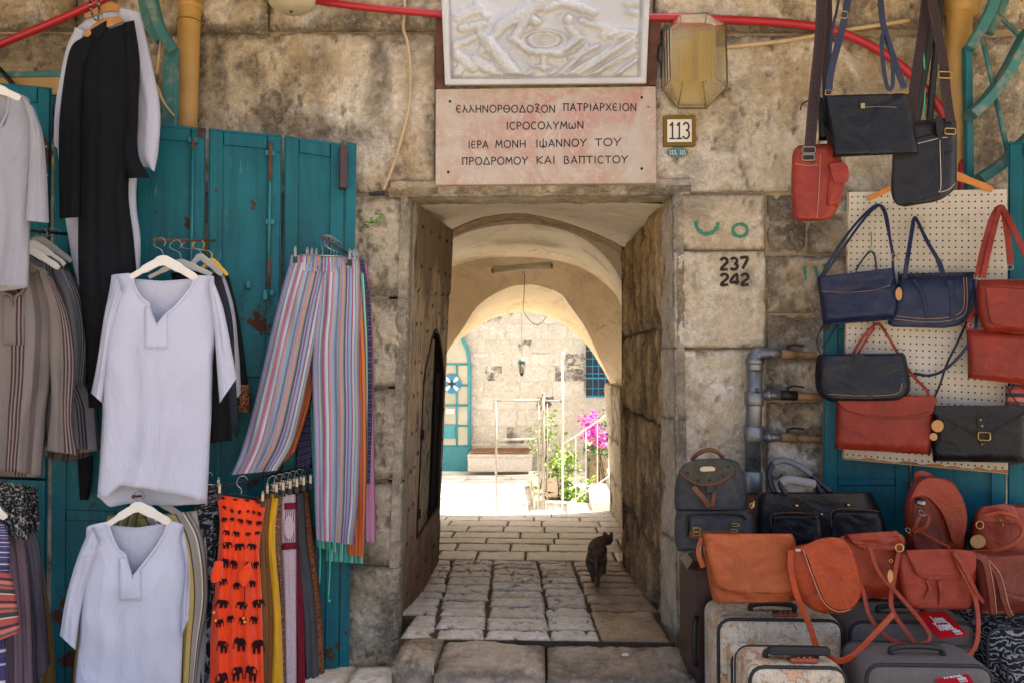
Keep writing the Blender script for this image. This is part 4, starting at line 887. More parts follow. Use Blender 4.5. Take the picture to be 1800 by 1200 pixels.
mb = MB(); loft(mb, LS, [(150, 66), (140, 110), (138, 200), (138, 330), (138, 480), (150, 600), (156, 716)], [(235, 36), (243, 90), (240, 200), (226, 330), (236, 430), (246, 560), (250, 716)], .30, .055, .04, 60, 30, fold_fn(.016, 2.6, 8, .8), 2, (False, False)); mb.build('body', M['blackcloth'], t)
mb = MB(); loft(mb, LS, [(148, 64), (122, 90), (106, 190), (103, 270), (104, 385)], [(168, 70), (150, 130), (143, 220), (142, 300), (140, 382)], .32, .04, .03, 30, 14, fold_fn(.010, 1.5, 9, .5)); mb.build('sleeve', M['blackcloth'], t)
mb = MB(); loft(mb, LS, [(216, 40), (218, 130), (222, 210), (208, 262), (226, 314)], [(236, 36), (246, 110), (243, 200), (243, 270), (264, 313)], .325, .04, .03, 30, 14, fold_fn(.010, 1.5, 10, .5)); mb.build('sleeve', M['blackcloth'], t)
mb = MB(); loft(mb, LS, [(150, 58), (156, 66), (166, 74)], [(198, 30), (196, 42), (190, 52)], .31, .05, .03, 8, 14); mb.build('collar', M['blackcloth'], t)
clothes_hanger(LS, 150, 64, 214, 34, 180, 42, .335, 'wood_hanger', 176, -14, 'wooden hanger inside the black dress neck', w=.03)
clothes_hanger(LS, 150, 30, 214, 16, 196, 12, .25, 'wood_hanger', 190, -30, 'wooden hanger inside the white dress behind the black one', w=.03)
mb = MB(); strap(mb, LS, [(158, -60, .36), (158, 0, .36), (162, 26, .365), (170, 36, .365), (174, 20, .362), (172, -60, .36)], .008, .003, 24); tag(mb.build('hanging_loop', M['lace']), 'dark patterned loop over the wooden hanger at the top edge', 'loop')

# greyish linen shirt at the far left
shirt('tunic', 'greyish white linen tunic at the far left edge, half out of view', 'tunic', LS, .50, M['linen'], [(172, -90), (300, -92), (520, -95)], [(176, 52), (230, 64), (330, 55), (520, 50)], (-46, 158), (18, 160), [(-46, 160), (-36, 200), (-18, 226), (2, 220), (12, 200), (18, 160)], [(-95, 500), (50, 505)],
      None, [([(40, 172), (52, 220), (50, 300), (44, 388)], [(60, 190), (76, 240), (83, 320), (86, 392)], .02, .04)], .012, 3, 21, .05)
clothes_hanger(LS, -70, 176, 36, 174, -16, 152, .515, 'white_plastic', None, 118, 'white hanger in the far left linen tunic')

# grey and brown striped shirts on the left rail
gs = 'grey striped shirts on the left rail'
shirt('shirt', 'dark grey striped shirt at the back of the left rail', 'shirt', LS, .12, M['st_dark'], [(460, 30), (600, 60), (800, 70)], [(472, 120), (540, 150), (640, 158), (700, 162), (800, 158)], (64, 452), (92, 452), [(64, 452), (78, 462), (92, 452)], [(70, 800), (160, 800)], None, [([(112, 468), (130, 520), (138, 620), (140, 690)], [(138, 484), (156, 540), (160, 640), (162, 700)], .01, .03)], .012, 3, 33, .04, group=gs)
shirt('shirt', 'mid grey striped shirt second on the left rail', 'shirt', LS, .24, M['st_grey'], [(462, 0), (600, 30), (800, 40)], [(470, 112), (540, 132), (640, 140), (720, 172), (800, 178)], (52, 448), (84, 448), [(52, 450), (68, 466), (84, 450)], [(40, 782), (178, 790)], None, [([(92, 468), (112, 540), (122, 600), (118, 670)], [(122, 478), (146, 520), (156, 590), (150, 678)], .02, .04)], .016, 3, 34, .05, group=gs)
shirt('shirt', 'brown striped shirt at the front of the left rail, half out of view', 'shirt', LS, .40, M['st_brown'], [(480, -110), (640, -90), (840, -90)], [(478, 84), (560, 96), (660, 90), (740, 82), (840, 74)], (-22, 470), (54, 466), [(-22, 472), (-8, 500), (6, 515), (19, 520), (24, 564), (28, 520), (38, 515), (48, 498), (54, 468)], [(-90, 822), (20, 828), (74, 836)], [(-22, 476), (15, 482), (54, 474)],
      [([(66, 474), (84, 540), (86, 620), (90, 700), (82, 790)], [(94, 490), (122, 560), (133, 640), (128, 740), (138, 800)], .03, .045)], .022, 3.4, 35, .06, (6, 520, 42, 606), group=gs)
for k, (xm, o) in enumerate(((20, .42), (52, .3), (62, .24), (74, .18))):
    clothes_hanger(LS, xm - 62, 484 - k * 10, xm + (42 if k == 0 else 52), 478 - k * 6, xm - 4, 446 - k * 8, o, ['brown_hanger', 'white_plastic', 'white_plastic', 'grey_plastic'][k], xm + 20, 404, ['dark brown wooden hanger in the brown striped shirt', 'cream hanger behind the brown hanger on the left rail', 'third cream hanger on the left rail', 'grey hanger at the back of the left rail'][k], w=.034 if k == 0 else .026)

# dark garments behind the upper white tunic
db = 'dark blouses behind the upper white tunic'
drape('blouse', 'black blouse with an embroidered cuff, last behind the upper white tunic', 'blouse', LS, [(330, 480), (350, 600), (370, 724)], [(402, 482), (420, 560), (432, 640), (440, 724)], .08, M['blackcloth'], .03, .010, 2.2, 41, db)
mb = MB(); loft(mb, LS, [(412, 676), (413, 700), (414, 724)], [(439, 676), (441, 700), (441, 724)], .088, .034, .02, 8, 10); o = mb.build('cuff', M['embroid']); o.parent = bpy.data.objects['blouse']
drape('blouse', 'thin white blouse between the dark blouses', 'blouse', LS, [(330, 478), (340, 600), (350, 780)], [(392, 476), (411, 540), (420, 620), (424, 690)], .13, M['linen'], .02, .006, 2, 42, db)
drape('blouse', 'charcoal blouse with a fringed hem', 'blouse', LS, [(320, 480), (340, 600), (350, 776)], [(388, 480), (408, 560), (414, 660), (420, 752)], .17, M['charcoal'], .03, .010, 2.2, 43, db)
drape('blouse', 'navy black blouse right behind the upper white tunic', 'blouse', LS, [(300, 480), (330, 600), (345, 780)], [(368, 476), (392, 540), (400, 640), (408, 774)], .22, M['blackcloth'], .03, .010, 2.2, 44, db)
mb = MB(); rd = random.Random(3)
for i in range(70):
    x = rd.uniform(366, 420); y = 770 - (x - 366) * .3 + rd.uniform(-14, 4); o = .20 + rd.uniform(0, .04); tube(mb, [LS.at(x, y, o), LS.at(x + rd.uniform(-3, 3), y + rd.uniform(5, 12), o)], .0012, 4)
o = mb.build('fringe', M['lace']); o.parent = bpy.data.objects['blouse.002']
for x0, x1, xm, ym, o, mt, hk, lab in ((262, 372, 318, 462, .34, 'grey_plastic', 308, 'second grey hanger behind the upper white tunic'), (318, 390, 352, 452, .2, 'grey_plastic', 330, 'grey hanger holding a dark blouse'), (340, 400, 372, 458, .14, 'yellow_hook', 348, 'yellow hanger at the back above the dark blouses')):
    clothes_hanger(LS, x0, 488, x1, 484, xm, ym, o, mt, hk, 424, lab, 'yellow_hook' if 'yellow' in lab else 'chrome', .018 if 'yellow' in lab else .024)
# two white tunics
shirt('tunic', 'white short sleeved tunic with a notched V neck, the upper one', 'tunic', LS, .38, M['white'], [(484, 196), (560, 184), (640, 178), (720, 180), (800, 176), (890, 170)], [(486, 376), (560, 384), (640, 374), (720, 372), (800, 368), (890, 364)], (231, 480), (344, 484),
      [(231, 484), (238, 508), (250, 526), (262, 534), (261, 540), (275, 574), (290, 554), (306, 542), (322, 524), (336, 506), (344, 486)], [(172, 868), (186, 876), (196, 866), (212, 852), (250, 857), (300, 866), (336, 873), (350, 880), (364, 886)], [(231, 490), (285, 494), (344, 490)],
      [([(204, 482), (186, 540), (170, 640), (160, 690)], [(216, 520), (200, 580), (186, 660), (180, 708)], .0, .045), ([(366, 500), (376, 580), (382, 660), (386, 708)], [(372, 486), (392, 540), (408, 620), (416, 664)], .0, .045)], .017, 2.2, 51, .055, (255, 540, 294, 612), hem_b=[(172, 872), (195, 890), (230, 884), (300, 888), (364, 884)])
clothes_hanger(LS, 229, 488, 346, 490, 287, 458, .395, 'white_plastic', 280, 420, 'white hanger carrying the upper white tunic', w=.034)
shirt('tunic', 'white short sleeved tunic with a V neck, the lower one near the ground', 'tunic', LS, .40, M['white'], [(926, 152), (1000, 146), (1100, 140), (1260, 128)], [(922, 322), (1000, 332), (1100, 322), (1260, 316)], (189, 916), (296, 914),
      [(189, 920), (198, 946), (208, 966), (220, 974), (221, 980), (232, 1016), (246, 998), (262, 978), (278, 956), (290, 936), (296, 916)], [(126, 1240), (200, 1248), (316, 1240)], [(189, 922), (240, 926), (296, 918)],
      [([(160, 924), (136, 980), (116, 1050), (105, 1116)], [(176, 960), (158, 1020), (142, 1080), (133, 1142)], .0, .045), ([(318, 950), (326, 1000), (320, 1060), (316, 1122)], [(322, 926), (332, 980), (334, 1040), (332, 1086)], .0, .04)], .017, 2.1, 57, .055, (210, 980, 247, 1054))
clothes_hanger(LS, 188, 922, 298, 918, 243, 890, .415, 'white_plastic', 243, 864, 'white hanger carrying the lower white tunic', w=.034)
# striped shirts behind the lower tunic
ys_ = 'striped shirts behind the lower white tunic'
drape('shirt', 'yellow and grey striped shirt behind the lower white tunic', 'shirt', LS, [(240, 912), (280, 1000), (300, 1240)], [(334, 898), (358, 950), (366, 1050), (352, 1140), (340, 1240)], .27, M['st_yellow'], .05, .014, 2.4, 61, ys_)
drape('shirt', 'olive striped shirt at the left hem of the lower white tunic', 'shirt', LS, [(190, 905), (150, 1000), (132, 1150), (126, 1240)], [(260, 900), (250, 1000), (240, 1150), (240, 1240)], .22, M['st_yellow2'], .04, .012, 2.4, 62, ys_)
drape('garment_cover', 'clear grey garment cover behind the yellow striped shirt', 'cover', LS, [(260, 905), (300, 1000), (310, 1240)], [(352, 896), (369, 950), (371, 1060), (366, 1240)], .21, M['grey_plastic'], .04, .008, 2, 63)
clothes_hanger(LS, 250, 902, 320, 908, 272, 876, .30, 'grey_plastic', 262, 862, 'grey hanger above the yellow striped shirt')
# low rail at the left edge
pg = 'purple and striped shirts at the lower left'
drape('shirt', 'ochre shirt, last on the low left rail', 'shirt', LS, [(40, 910), (60, 1000), (70, 1200), (70, 1260)], [(66, 940), (80, 1020), (96, 1140), (98, 1260)], .10, M['ochre'], .03, .010, 1.5, 71, pg)
drape('shirt', 'grey purple woven shirt on the low left rail', 'shirt', LS, [(10, 900), (30, 1000), (40, 1120), (40, 1240)], [(50, 908), (70, 960), (78, 1060), (88, 1165)], .18, M['st_purple'], .04, .014, 2, 72, pg)
drape('shirt', 'mauve woven shirt on the low left rail', 'shirt', LS, [(-20, 900), (-10, 1000), (0, 1150), (0, 1260)], [(30, 906), (46, 960), (56, 1080), (62, 1260)], .27, M['st_mauve'], .04, .014, 2, 73, pg)
drape('shirt', 'violet striped shirt with red striped cuffs at the left edge', 'shirt', LS, [(-70, 910), (-60, 1000), (-60, 1260)], [(8, 918), (18, 960), (12, 1060), (10, 1260)], .38, M['st_violet'], .05, .012, 2, 74, pg)
mb = MB(); loft(mb, LS, [(-30, 1000), (-28, 1060), (-24, 1134)], [(20, 1008), (30, 1060), (35, 1110)], .42, .045, .03, 16, 14, fold_fn(.006, 1.2, 8)); o = mb.build('cuff', M['st_redsleeve']); o.parent = bpy.data.objects['shirt.008'] if 'shirt.008' in bpy.data.objects else None
drape('lace_top', 'black and white lace top clipped above the purple shirts', 'top', LS, [(-10, 846), (0, 880), (10, 940)], [(40, 850), (48, 890), (52, 950)], .34, M['lace'], .03, .01, 3, 75)
drape('lace_top', 'black lace top beside the other lace top on the low left rail', 'top', LS, [(40, 852), (44, 880), (46, 940)], [(66, 856), (68, 890), (70, 930)], .2, M['lace'], .03, .01, 3, 76)
clothes_hanger(LS, -50, 912, 10, 910, -16, 888, .40, 'white_plastic', None, 850, 'white hanger in the violet striped shirt')
drape('dark_scarf', 'dark scarf hanging on the shutter under the grey shirts', 'scarf', LS, [(136, 800), (138, 840), (140, 878)], [(164, 800), (162, 840), (156, 878)], .08, M['blackcloth'], .02, .006, 1.5, 77)

# striped trousers on a clip hanger, more trousers behind them
def trousers(label, mat, off, Lp, Rp, seed, group, amp=.016, bulge=.05, waist=None):
    t = thing('trousers', label, 'trousers', group)
    for k, (a, b) in enumerate((Lp, Rp)):
        mb = MB(); loft(mb, LS, a, b, off, bulge, bulge * .6, 70, 30, fold_fn(amp, 3.0, seed + k, .55), 2, (True, False), bf=lambda q: .55 + .45 * min(1, q * 5)); mb.build('leg', mat, t)
    if waist:
        mb = MB(); loft(mb, LS, waist[0], waist[1], off + .004, bulge * .62, bulge * .4, 8, 60, fold_fn(.006, 13, seed + 3, 0), 2, (True, False)); mb.build('waistband', mat, t)
    return t
tg = 'trousers hanging right of the shutter'
trousers('pink striped trousers, outermost behind the multicoloured pair', M['st_pink'], .02, ([(560, 470), (590, 600), (596, 800), (600, 950)], [(640, 460), (650, 600), (655, 800), (661, 950)]), ([(600, 470), (610, 600), (620, 800), (630, 950)], [(646, 462), (656, 600), (658, 800), (661, 952)]), 81, tg, .01, .03)
trousers('navy woven trousers behind the multicoloured pair', M['st_navy'], .045, ([(520, 462), (530, 600), (525, 720), (520, 830)], [(600, 460), (590, 600), (570, 720), (552, 815)]), ([(580, 462), (590, 560), (590, 700), (600, 850)], [(640, 458), (651, 540), (655, 700), (650, 850)]), 83, tg, .01, .03)
trousers('green striped trousers with a drawstring behind the multicoloured pair', M['st_teal'], .075, ([(530, 470), (540, 600), (548, 800), (556, 960)], [(590, 470), (580, 600), (590, 800), (606, 975)]), ([(580, 470), (590, 600), (580, 800), (572, 985)], [(640, 480), (646, 600), (646, 800), (639, 990)]), 85, tg, .012, .03)
mb = MB(); ptube(mb, LS, [(562, 940, .12), (563, 980, .125), (562, 1024, .12)], .003, 10); ptube(mb, LS, [(580, 940, .12), (580, 1000, .125), (577, 1052, .12)], .003, 10); ball(mb, LS.at(579, 1055, .12), .007); o = mb.build('drawstring', M['green_cord']); o.parent = bpy.data.objects['trousers.002']
trousers('orange striped trousers behind the multicoloured pair', M['st_orange'], .11, ([(505, 480), (510, 640), (505, 740), (480, 832)], [(580, 480), (566, 600), (548, 700), (520, 790)]), ([(580, 480), (590, 600), (600, 800), (612, 975)], [(634, 480), (642, 600), (645, 800), (640, 978)]), 87, tg, .016, .035)
trousers('multicoloured striped cotton trousers on a clip hanger, the front pair', M['st_multi'], .19, ([(512, 452), (492, 520), (472, 600), (444, 720), (424, 790), (406, 834)], [(584, 452), (566, 540), (553, 610), (530, 720), (514, 780), (488, 826)]), ([(562, 452), (556, 540), (549, 620), (551, 760), (553, 860), (556, 948)], [(633, 456), (634, 540), (632, 640), (634, 760), (630, 880), (622, 957)]), 91, tg, .022, .055, ([(511, 448), (509, 460), (506, 476)], [(631, 452), (632, 464), (634, 480)]))
def clip_hanger(pl, x0, y0, x1, y1, off, label, hx, hy, bar='chrome', group='clip hangers'):
    t = thing('clip_hanger', label, 'hanger', group); mb = MB(); tube(mb, [pl.at(x0 - 6, y0, off), pl.at(x1 + 6, y1, off)], .0032, 8); mb.build('bar', M[bar], t)
    for x, y in ((x0, y0), (x1, y1)):
        mb = MB(); pbox(mb, pl, x - 2.8, y - 12, x + 2.8, y + 10, off + .004, off + .010, 0); pbox(mb, pl, x - 4.2, y + 4, x + 4.2, y + 15, off + .003, off + .013, 1); lathe(mb, pl.at(x, y - 12, off + .002), [(.002, 0), (.006, .002), (.006, .008), (.002, .010)], 10, pl.n, 0); mb.build('clip', [M['chrome'], M['black']], t)
    xm, ym = (x0 + x1) / 2, (y0 + y1) / 2; mb = MB(); ptube(mb, pl, [(xm, ym, off), (xm, ym - 10, off), (hx - 10, hy + 14, off - .01), (hx - 6, hy + 2, off - .015), (hx + 4, hy, off - .02), (hx + 10, hy + 8, off - .025)], .002, 16); mb.build('hook', M['chrome'], t); return t
clip_hanger(LS, 519, 447, 615, 452, .235, 'steel clip hanger holding the multicoloured trousers', 574, 414)
for k in range(3): clip_hanger(LS, 540 + k * 8, 449 + k, 622 + k * 3, 452 + k, .15 - k * .04, ['clip hanger behind the one with the multicoloured trousers', 'third clip hanger above the striped trousers', 'rear clip hanger above the striped trousers'][k], 580 + k * 6, 416 + k * 4)

# orange print dress and the row of skirts
t = thing('dress', 'bright orange dress printed with black elephants, smocked top, on a clip hanger', 'dress')
mb = MB(); fo = fold_fn(.022, 3.4, 15, .8); fo2 = fold_fn(.0035, 17, 16, 0)
S = loft(mb, LS, [(380, 868), (386, 910), (384, 960), (376, 1040), (370, 1120), (368, 1260)], [(468, 882), (462, 920), (456, 965), (460, 1040), (462, 1120), (464, 1260)], .30, .06, .04, 80, 56, lambda u, v: fo(u, v) * min(1, v * 5) + fo2(u, v) * max(0, 1 - v * 4.2), 2, (True, False))
def elephant(mb, u0, v0, du, dv, flip=1):
    def el(cx, cy, rx, ry):
        v = [S(u0, v0, .003)] if 0 else []; v.append(S(u0 + flip * cx * du, v0 + cy * dv, .0035))
        for k in range(14): v.append(S(u0 + flip * (cx + rx * math.cos(k * .4488)) * du, v0 + (cy + ry * math.sin(k * .4488)) * dv, .0035))
        mb.add(v, [(0, 1 + k, 1 + (k + 1) % 14) for k in range(14)], True, 1)
    el(0, 0, .5, .34); el(-.55, -.12, .26, .26); el(-.42, -.1, .2, .3)
    for x in (-.35, -.15, .2, .38): el(x, .45, .09, .32)
    for k in range(5): el(-.78 - .03 * k, -.05 + k * .13, .07, .1)
    el(.56, .12, .05, .22)
for r_, (v0, n_) in enumerate(((.02, 4), (.11, 6), (.20, 5), (.29, 4), (.38, 3), (.47, 4), (.56, 3), (.65, 3), (.73, 4), (.81, 3), (.9, 3))):
    for k in range(n_): q = random.uniform(.8, 1.2); elephant(mb, min(.9, max(.1, (k + .5 + .25 * (r_ % 2) + random.uniform(-.12, .12)) / n_)), v0 + random.uniform(-.012, .012), .5 / n_ * (.7 if r_ < 2 else .9) * q, (.034 if r_ else .02) * q, 1 if (r_ + k // 2) % 2 else -1)
mb.build('body', [M['orange'], M['elephant']], t)
mb = MB()
for A_, B_ in (([(378, 985), (370, 1010), (372, 1024)], [(392, 985), (392, 1010), (388, 1020)]), ([(424, 1000), (418, 1018), (426, 1030)], [(440, 985), (444, 1010), (434, 1028)])): mb = MB(); loft(mb, LS, A_, B_, .385, .012, .008, 8, 8); mb.build('tie', M['orange'], t)
mb = MB(); ptube(mb, LS, [(430, 1026, .39), (430, 1060, .385), (428, 1085, .385)], .0015, 8, mi=1); ptube(mb, LS, [(378, 1020, .36), (376, 1070, .355)], .0015, 8, mi=1)
mb.build('tie_string', [M['bead'], M['elephant']], t)
for p in ((428, 1086), (430, 1092), (376, 1076), (379, 1090)): mb = MB(); ball(mb, LS.at(p[0], p[1], .388), .006); mb.build('tie_bead', M['bead'], t)
clip_hanger(LS, 386, 862, 462, 876, .36, 'clip hanger with dark bar holding the orange dress', 426, 836, 'dark')
sg = 'skirts beside the orange dress'
def skirt(label, xs, off, mat, seed, top=866, extra=None):
    o = drape('skirt', label, 'skirt', LS, [(xs[0], top), (xs[1], 950), (xs[2], 1080), (xs[3], 1260)], [(xs[4], top + 2), (xs[5], 950), (xs[6], 1080), (xs[7], 1260)], off, mat, .03, .009, 1.6, seed, sg)
    if extra:
        mb = MB(); loft(mb, LS, *extra[0], off + .004, .031, .02, 14, 18); e = mb.build(extra[2], extra[1]); e.parent = o
    return o
skirt('dark rust paisley skirt, last of the row beside the orange dress', (520, 526, 536, 550, 543, 552, 566, 574), .05, M['sk_rust'], 101, 862)
skirt('grey skirt near the end of the row beside the orange dress', (498, 512, 530, 540, 535, 540, 556, 564), .085, M['sk_grey'], 102, 864)
skirt('maroon skirt in the row beside the orange dress', (500, 506, 516, 520, 522, 524, 534, 538), .115, M['sk_maroon'], 103, 866)
o = skirt('white dotted skirt with a maroon banded waist', (486, 490, 494, 498, 520, 521, 521, 522), .15, M['sk_white'], 104, 866, (([(496, 898), (494, 930), (494, 956)], [(520, 896), (521, 930), (521, 955)]), M['sk_band'], 'waist_panel'))
for y in (890, 960):
    mb = MB(); loft(mb, LS, [(493, y - 6), (493, y), (493, y + 6)], [(521, y - 8), (521, y - 2), (521, y + 4)], .156, .032, .02, 5, 16); e = mb.build('band', M['sk_maroon']); e.parent = o
mb = MB(); plate(mb, LS, [(508 + 9 * math.cos(k * .4), 926 + 21 * math.sin(k * .4)) for k in range(16)], .19, .004); e = mb.build('medallion', M['sk_white']); e.parent = o
skirt('brown paisley skirt behind the mustard skirt', (468, 478, 486, 490, 496, 494, 500, 504), .19, M['sk_brownp'], 105, 868)
skirt('mustard yellow skirt with a gathered waist', (474, 468, 474, 470, 490, 484, 494, 500), .225, M['sk_mustard'], 106, 866)
skirt('plain brown skirt next to the orange dress', (450, 452, 456, 458, 478, 472, 480, 476), .255, M['sk_brown'], 107, 872)
drape('dress', 'black and white print dress behind the lower tunic, left of the orange dress', 'dress', LS, [(338, 850), (342, 950), (340, 1260)], [(378, 852), (386, 940), (384, 1260)], .2, M['sk_dark'], .04, .012, 2, 108)
for k in range(6): clip_hanger(LS, 470 + k * 12, 862 - k * 3, 486 + k * 12, 860 - k * 3, .26 - k * .035, ['front clip hanger over the brown and mustard skirts', 'second clip hanger in the skirt row', 'third clip hanger in the skirt row', 'fourth clip hanger in the skirt row', 'fifth clip hanger in the skirt row', 'rear clip hanger in the skirt row'][k], 480 + k * 12, 836 - k * 3)
clip_hanger(LS, 344, 850, 384, 852, .24, 'clip hanger of the black and white print dress', 366, 830)
# ------------------------------------------------------------------ right side: shutter, board, bags, suitcases
sh_r = thing('metal_shutter', 'teal painted steel shutter behind the perforated board, right of the doorway', 'shutter')
for a, b, ty, o in ((1447, 1600, 560, 0), (1604, 1768, 345, .006), (1772, 1960, 250, 0)): shutter_leaf(RS, sh_r, (a, ty), (b, ty), (a - 2, 1260), (b, 1260), o)
mb = MB(); pbox(mb, RS, 1447, 700, 1700, 706, .012, .022); pbox(mb, RS, 1630, 835, 1633, 1260, .012, .02); mb.build('rail', M['teal_clean'], sh_r)
# perforated board, its holes set a hair proud of the sheet
pgb = thing('perforated_board', 'cream perforated board with chipped edges, hung with handbags', 'display board')
PB = [(1490, 338), (1770, 333), (1772, 832), (1481, 806)]
mb = MB(); v = [RS.at(*p, o) for o in (.075, .09) for p in PB]; mb.add(v, [(4, 7, 6, 5), (0, 1, 5, 4), (1, 2, 6, 5), (2, 3, 7, 6), (3, 0, 4, 7)], False)
def pbq(u, w_, o=0.09):
    a = RS.at(*PB[0], o).lerp(RS.at(*PB[1], o), u); b = RS.at(*PB[3], o).lerp(RS.at(*PB[2], o), u); return a.lerp(b, w_)
for j in range(42):
    for i in range(25):
        c = pbq((i + .8) / 25.6, (j + .8) / 42.6, .0905); r_ = .0043
        mb.add([c + RS.r * (r_ * math.cos(k * 1.0472)) + RS.up * (r_ * math.sin(k * 1.0472)) for k in range(6)], [(0, 1, 2, 3, 4, 5)], False, 1)
mb.build('sheet', [M['peg'], M['peg_hole']], pgb)
mb = MB(); rd = random.Random(4)
def strip(a, b, w_):
    n = 40; v = []
    for i in range(n):
        t = i / (n - 1); p = a.lerp(b, t); d = (b - a).normalized(); s = d.cross(RS.n)
        ww = w_ * (.4 + rd.random() * 1.2); v += [p - s * .002, p + s * ww]
    v2 = [q + RS.n * .0012 for q in v]; mb.add(v2, [(2 * i, 2 * i + 1, 2 * i + 3, 2 * i + 2) for i in range(n - 1)], False)
strip(pbq(0, 1), pbq(1, 1), -.012); strip(pbq(0, 0), pbq(0, 1), -.006); mb.build('chipped_edge', M['peg_edge'], pgb)

def bag_thing(name, label, cat, group): return thing(name, label, cat, group)
WHOLE = {'stitching', 'riser', 'branch', 'housing', 'lock_clasp', 'shell', 'sheet', 'post', 'flap', 'handle', 'gate_frame', 'end_cap', 'carry_handle', 'body'}
def part(t, name, mat, fn, label=None):
    mb = MB(); fn(mb)
    if name not in WHOLE and len(mb.marks) > 1:             # separate pieces become parts of their own
        mk = mb.marks + [(len(mb.v), len(mb.f))]; o = None
        for (v0, f0), (v1, f1) in zip(mk, mk[1:]):
            m2 = MB(); m2.add(mb.v[v0:v1], [[i - v0 for i in f] for f in mb.f[f0:f1]], True, mb.mi[f0], uv=mb.uv[v0:v1] if mb.hasuv else None)
            m2.sm = mb.sm[f0:f1]; m2.mi = mb.mi[f0:f1]; o = m2.build(name, M[mat] if isinstance(mat, str) else [M[x] for x in mat], t, label)
        return o
    return mb.build(name, M[mat] if isinstance(mat, str) else [M[x] for x in mat], t, label)
hb = 'handbags on the perforated board'; hg = 'shoulder bags hanging overhead'; pb = 'bags in the pile on the suitcases'
# blue flap bag
t = bag_thing('handbag', 'blue leather flap bag with a looped strap, upper left on the perforated board', 'handbag', hb); o = .15
part(t, 'body', 'lt_navy', lambda m: bagbody(m, RS, [(490, 1436, 1570, 474), (520, 1440, 1578, 505), (545, 1443, 1580, 535), (572, 1447, 1574, 562)], o, .07, 5))
part(t, 'flap', 'lt_navy', lambda m: loft(m, RS, [(1437, 487), (1438, 508), (1442, 518)], [(1571, 471), (1574, 488), (1569, 506)], o + .03, .012, .006, 14, 20, fold_fn(.002, 1, 3), 4, (True, True)))
part(t, 'strap', 'lt_navy', lambda m: (strap(m, RS, [(1441, 490, o), (1470, 440, o + .01), (1506, 392, o), (1538, 362, o - .02), (1552, 368, o - .02), (1560, 400, o), (1568, 440, o), (1570, 476, o)], .012, .006, 40), strap(m, RS, [(1446, 488, o + .01), (1485, 432, o + .02), (1520, 384, o + .01), (1545, 362, o - .02), (1558, 378, o), (1566, 430, o + .01), (1572, 452, o + .01)], .012, .006, 40)))
part(t, 'buckle', 'brass', lambda m: buckle(m, RS, 1572, 452, o + .02, .022, .028))
tag(part(None, 'bag_tag', 'wood_tag', lambda m: plate(m, RS, [(1580 + 6 * math.cos(k * .52), 517 + 12 * math.sin(k * .52)) for k in range(12)], .20, .004)), 'small oval wooden tag between the two blue bags', 'tag', 'wooden tags')
# navy tote with pleats and stitching
t = bag_thing('handbag', 'navy tote bag with two pleats and tan double stitching on the perforated board', 'handbag', hb); o = .14
part(t, 'body', 'lt_navy2', lambda m: bagbody(m, RS, [(484, 1580, 1711, 482), (520, 1575, 1713, 520), (550, 1568, 1708, 548), (568, 1560, 1690, 570), (575, 1570, 1660, 577)], o, .07, 5, seed=2))
part(t, 'pleat', 'lt_navy', lambda m: (strap(m, RS, [(1606, 492, o + .04), (1622, 520, o + .043), (1630, 560, o + .04)], .012, .006, 12), strap(m, RS, [(1669, 494, o + .04), (1676, 530, o + .043), (1674, 562, o + .04)], .022, .005, 12)))
part(t, 'stitching', 'stitch', lambda m: (ptube(m, RS, [(1694, 488, o + .039), (1695, 530, o + .040), (1688, 550, o + .040), (1660, 559, o + .040), (1620, 560, o + .040), (1576, 556, o + .038)], .0013, 30), ptube(m, RS, [(1699, 488, o + .038), (1700, 534, o + .039), (1692, 556, o + .039), (1660, 565, o + .039), (1620, 566, o + .039), (1572, 561, o + .037)], .0013, 30)))
part(t, 'handle', 'lt_navy', lambda m: strap(m, RS, [(1590, 490, o + .03), (1596, 450, o + .03), (1604, 400, o), (1607, 384, o - .02), (1612, 388, o - .01), (1630, 425, o + .02), (1650, 460, o + .03), (1658, 486, o + .035)], [.02, .018, .014, .014, .016, .022, .024], .006, 36))
part(t, 'top_edge', 'lt_deep', lambda m: strap(m, RS, [(1578, 484, o + .01), (1640, 483, o + .03), (1712, 481, o + .01)], .014, .01, 14))
part(t, 'strap', 'lt_navy', lambda m: strap(m, RS, [(1711, 492, o), (1716, 540, o + .03), (1714, 580, o + .05), (1695, 615, o + .05), (1665, 646, o + .03), (1636, 659, o), (1606, 656, o - .02)], .013, .006, 40))
part(t, 'strap', 'lt_deep', lambda m: strap(m, RS, [(1700, 565, o - .02), (1684, 600, o), (1664, 640, o), (1652, 676, o), (1640, 702, o - .01)], .010, .005, 30))
# deep navy shoulder bag
t = bag_thing('handbag', 'dark navy slouchy shoulder bag with a short tab at the left edge of the board', 'handbag', hb); o = .19
part(t, 'body', 'lt_deep', lambda m: bagbody(m, RS, [(622, 1440, 1588, 620), (628, 1436, 1592, 626), (650, 1433, 1597, 650), (680, 1434, 1600, 680), (698, 1444, 1592, 698), (706, 1462, 1574, 706)], o, .10, 3, seed=3, sag=.006))
part(t, 'tab', 'lt_deep', lambda m: plate(m, RS, [(1503, 623), (1519, 622), (1519, 636), (1511, 643), (1503, 637)], o + .05, .008, 14))
part(t, 'strap', 'lt_deep', lambda m: strap(m, RS, [(1441, 620, o), (1436, 600, o), (1443, 580, o), (1460, 560, o - .04), (1474, 560, o - .05), (1460, 590, o - .02), (1446, 612, o - .01)], .009, .005, 34))
part(t, 'ring', 'chrome', lambda m: (ring(m, RS.at(1441, 619, o), .009, .002, RS.n), ring(m, RS.at(1583, 616, o), .009, .002, RS.n)))
part(t, 'stitching', 'stitch', lambda m: ptube(m, RS, [(1456, 692, o + .049), (1520, 695, o + .053), (1576, 691, o + .049), (1586, 672, o + .046)], .0011, 24))
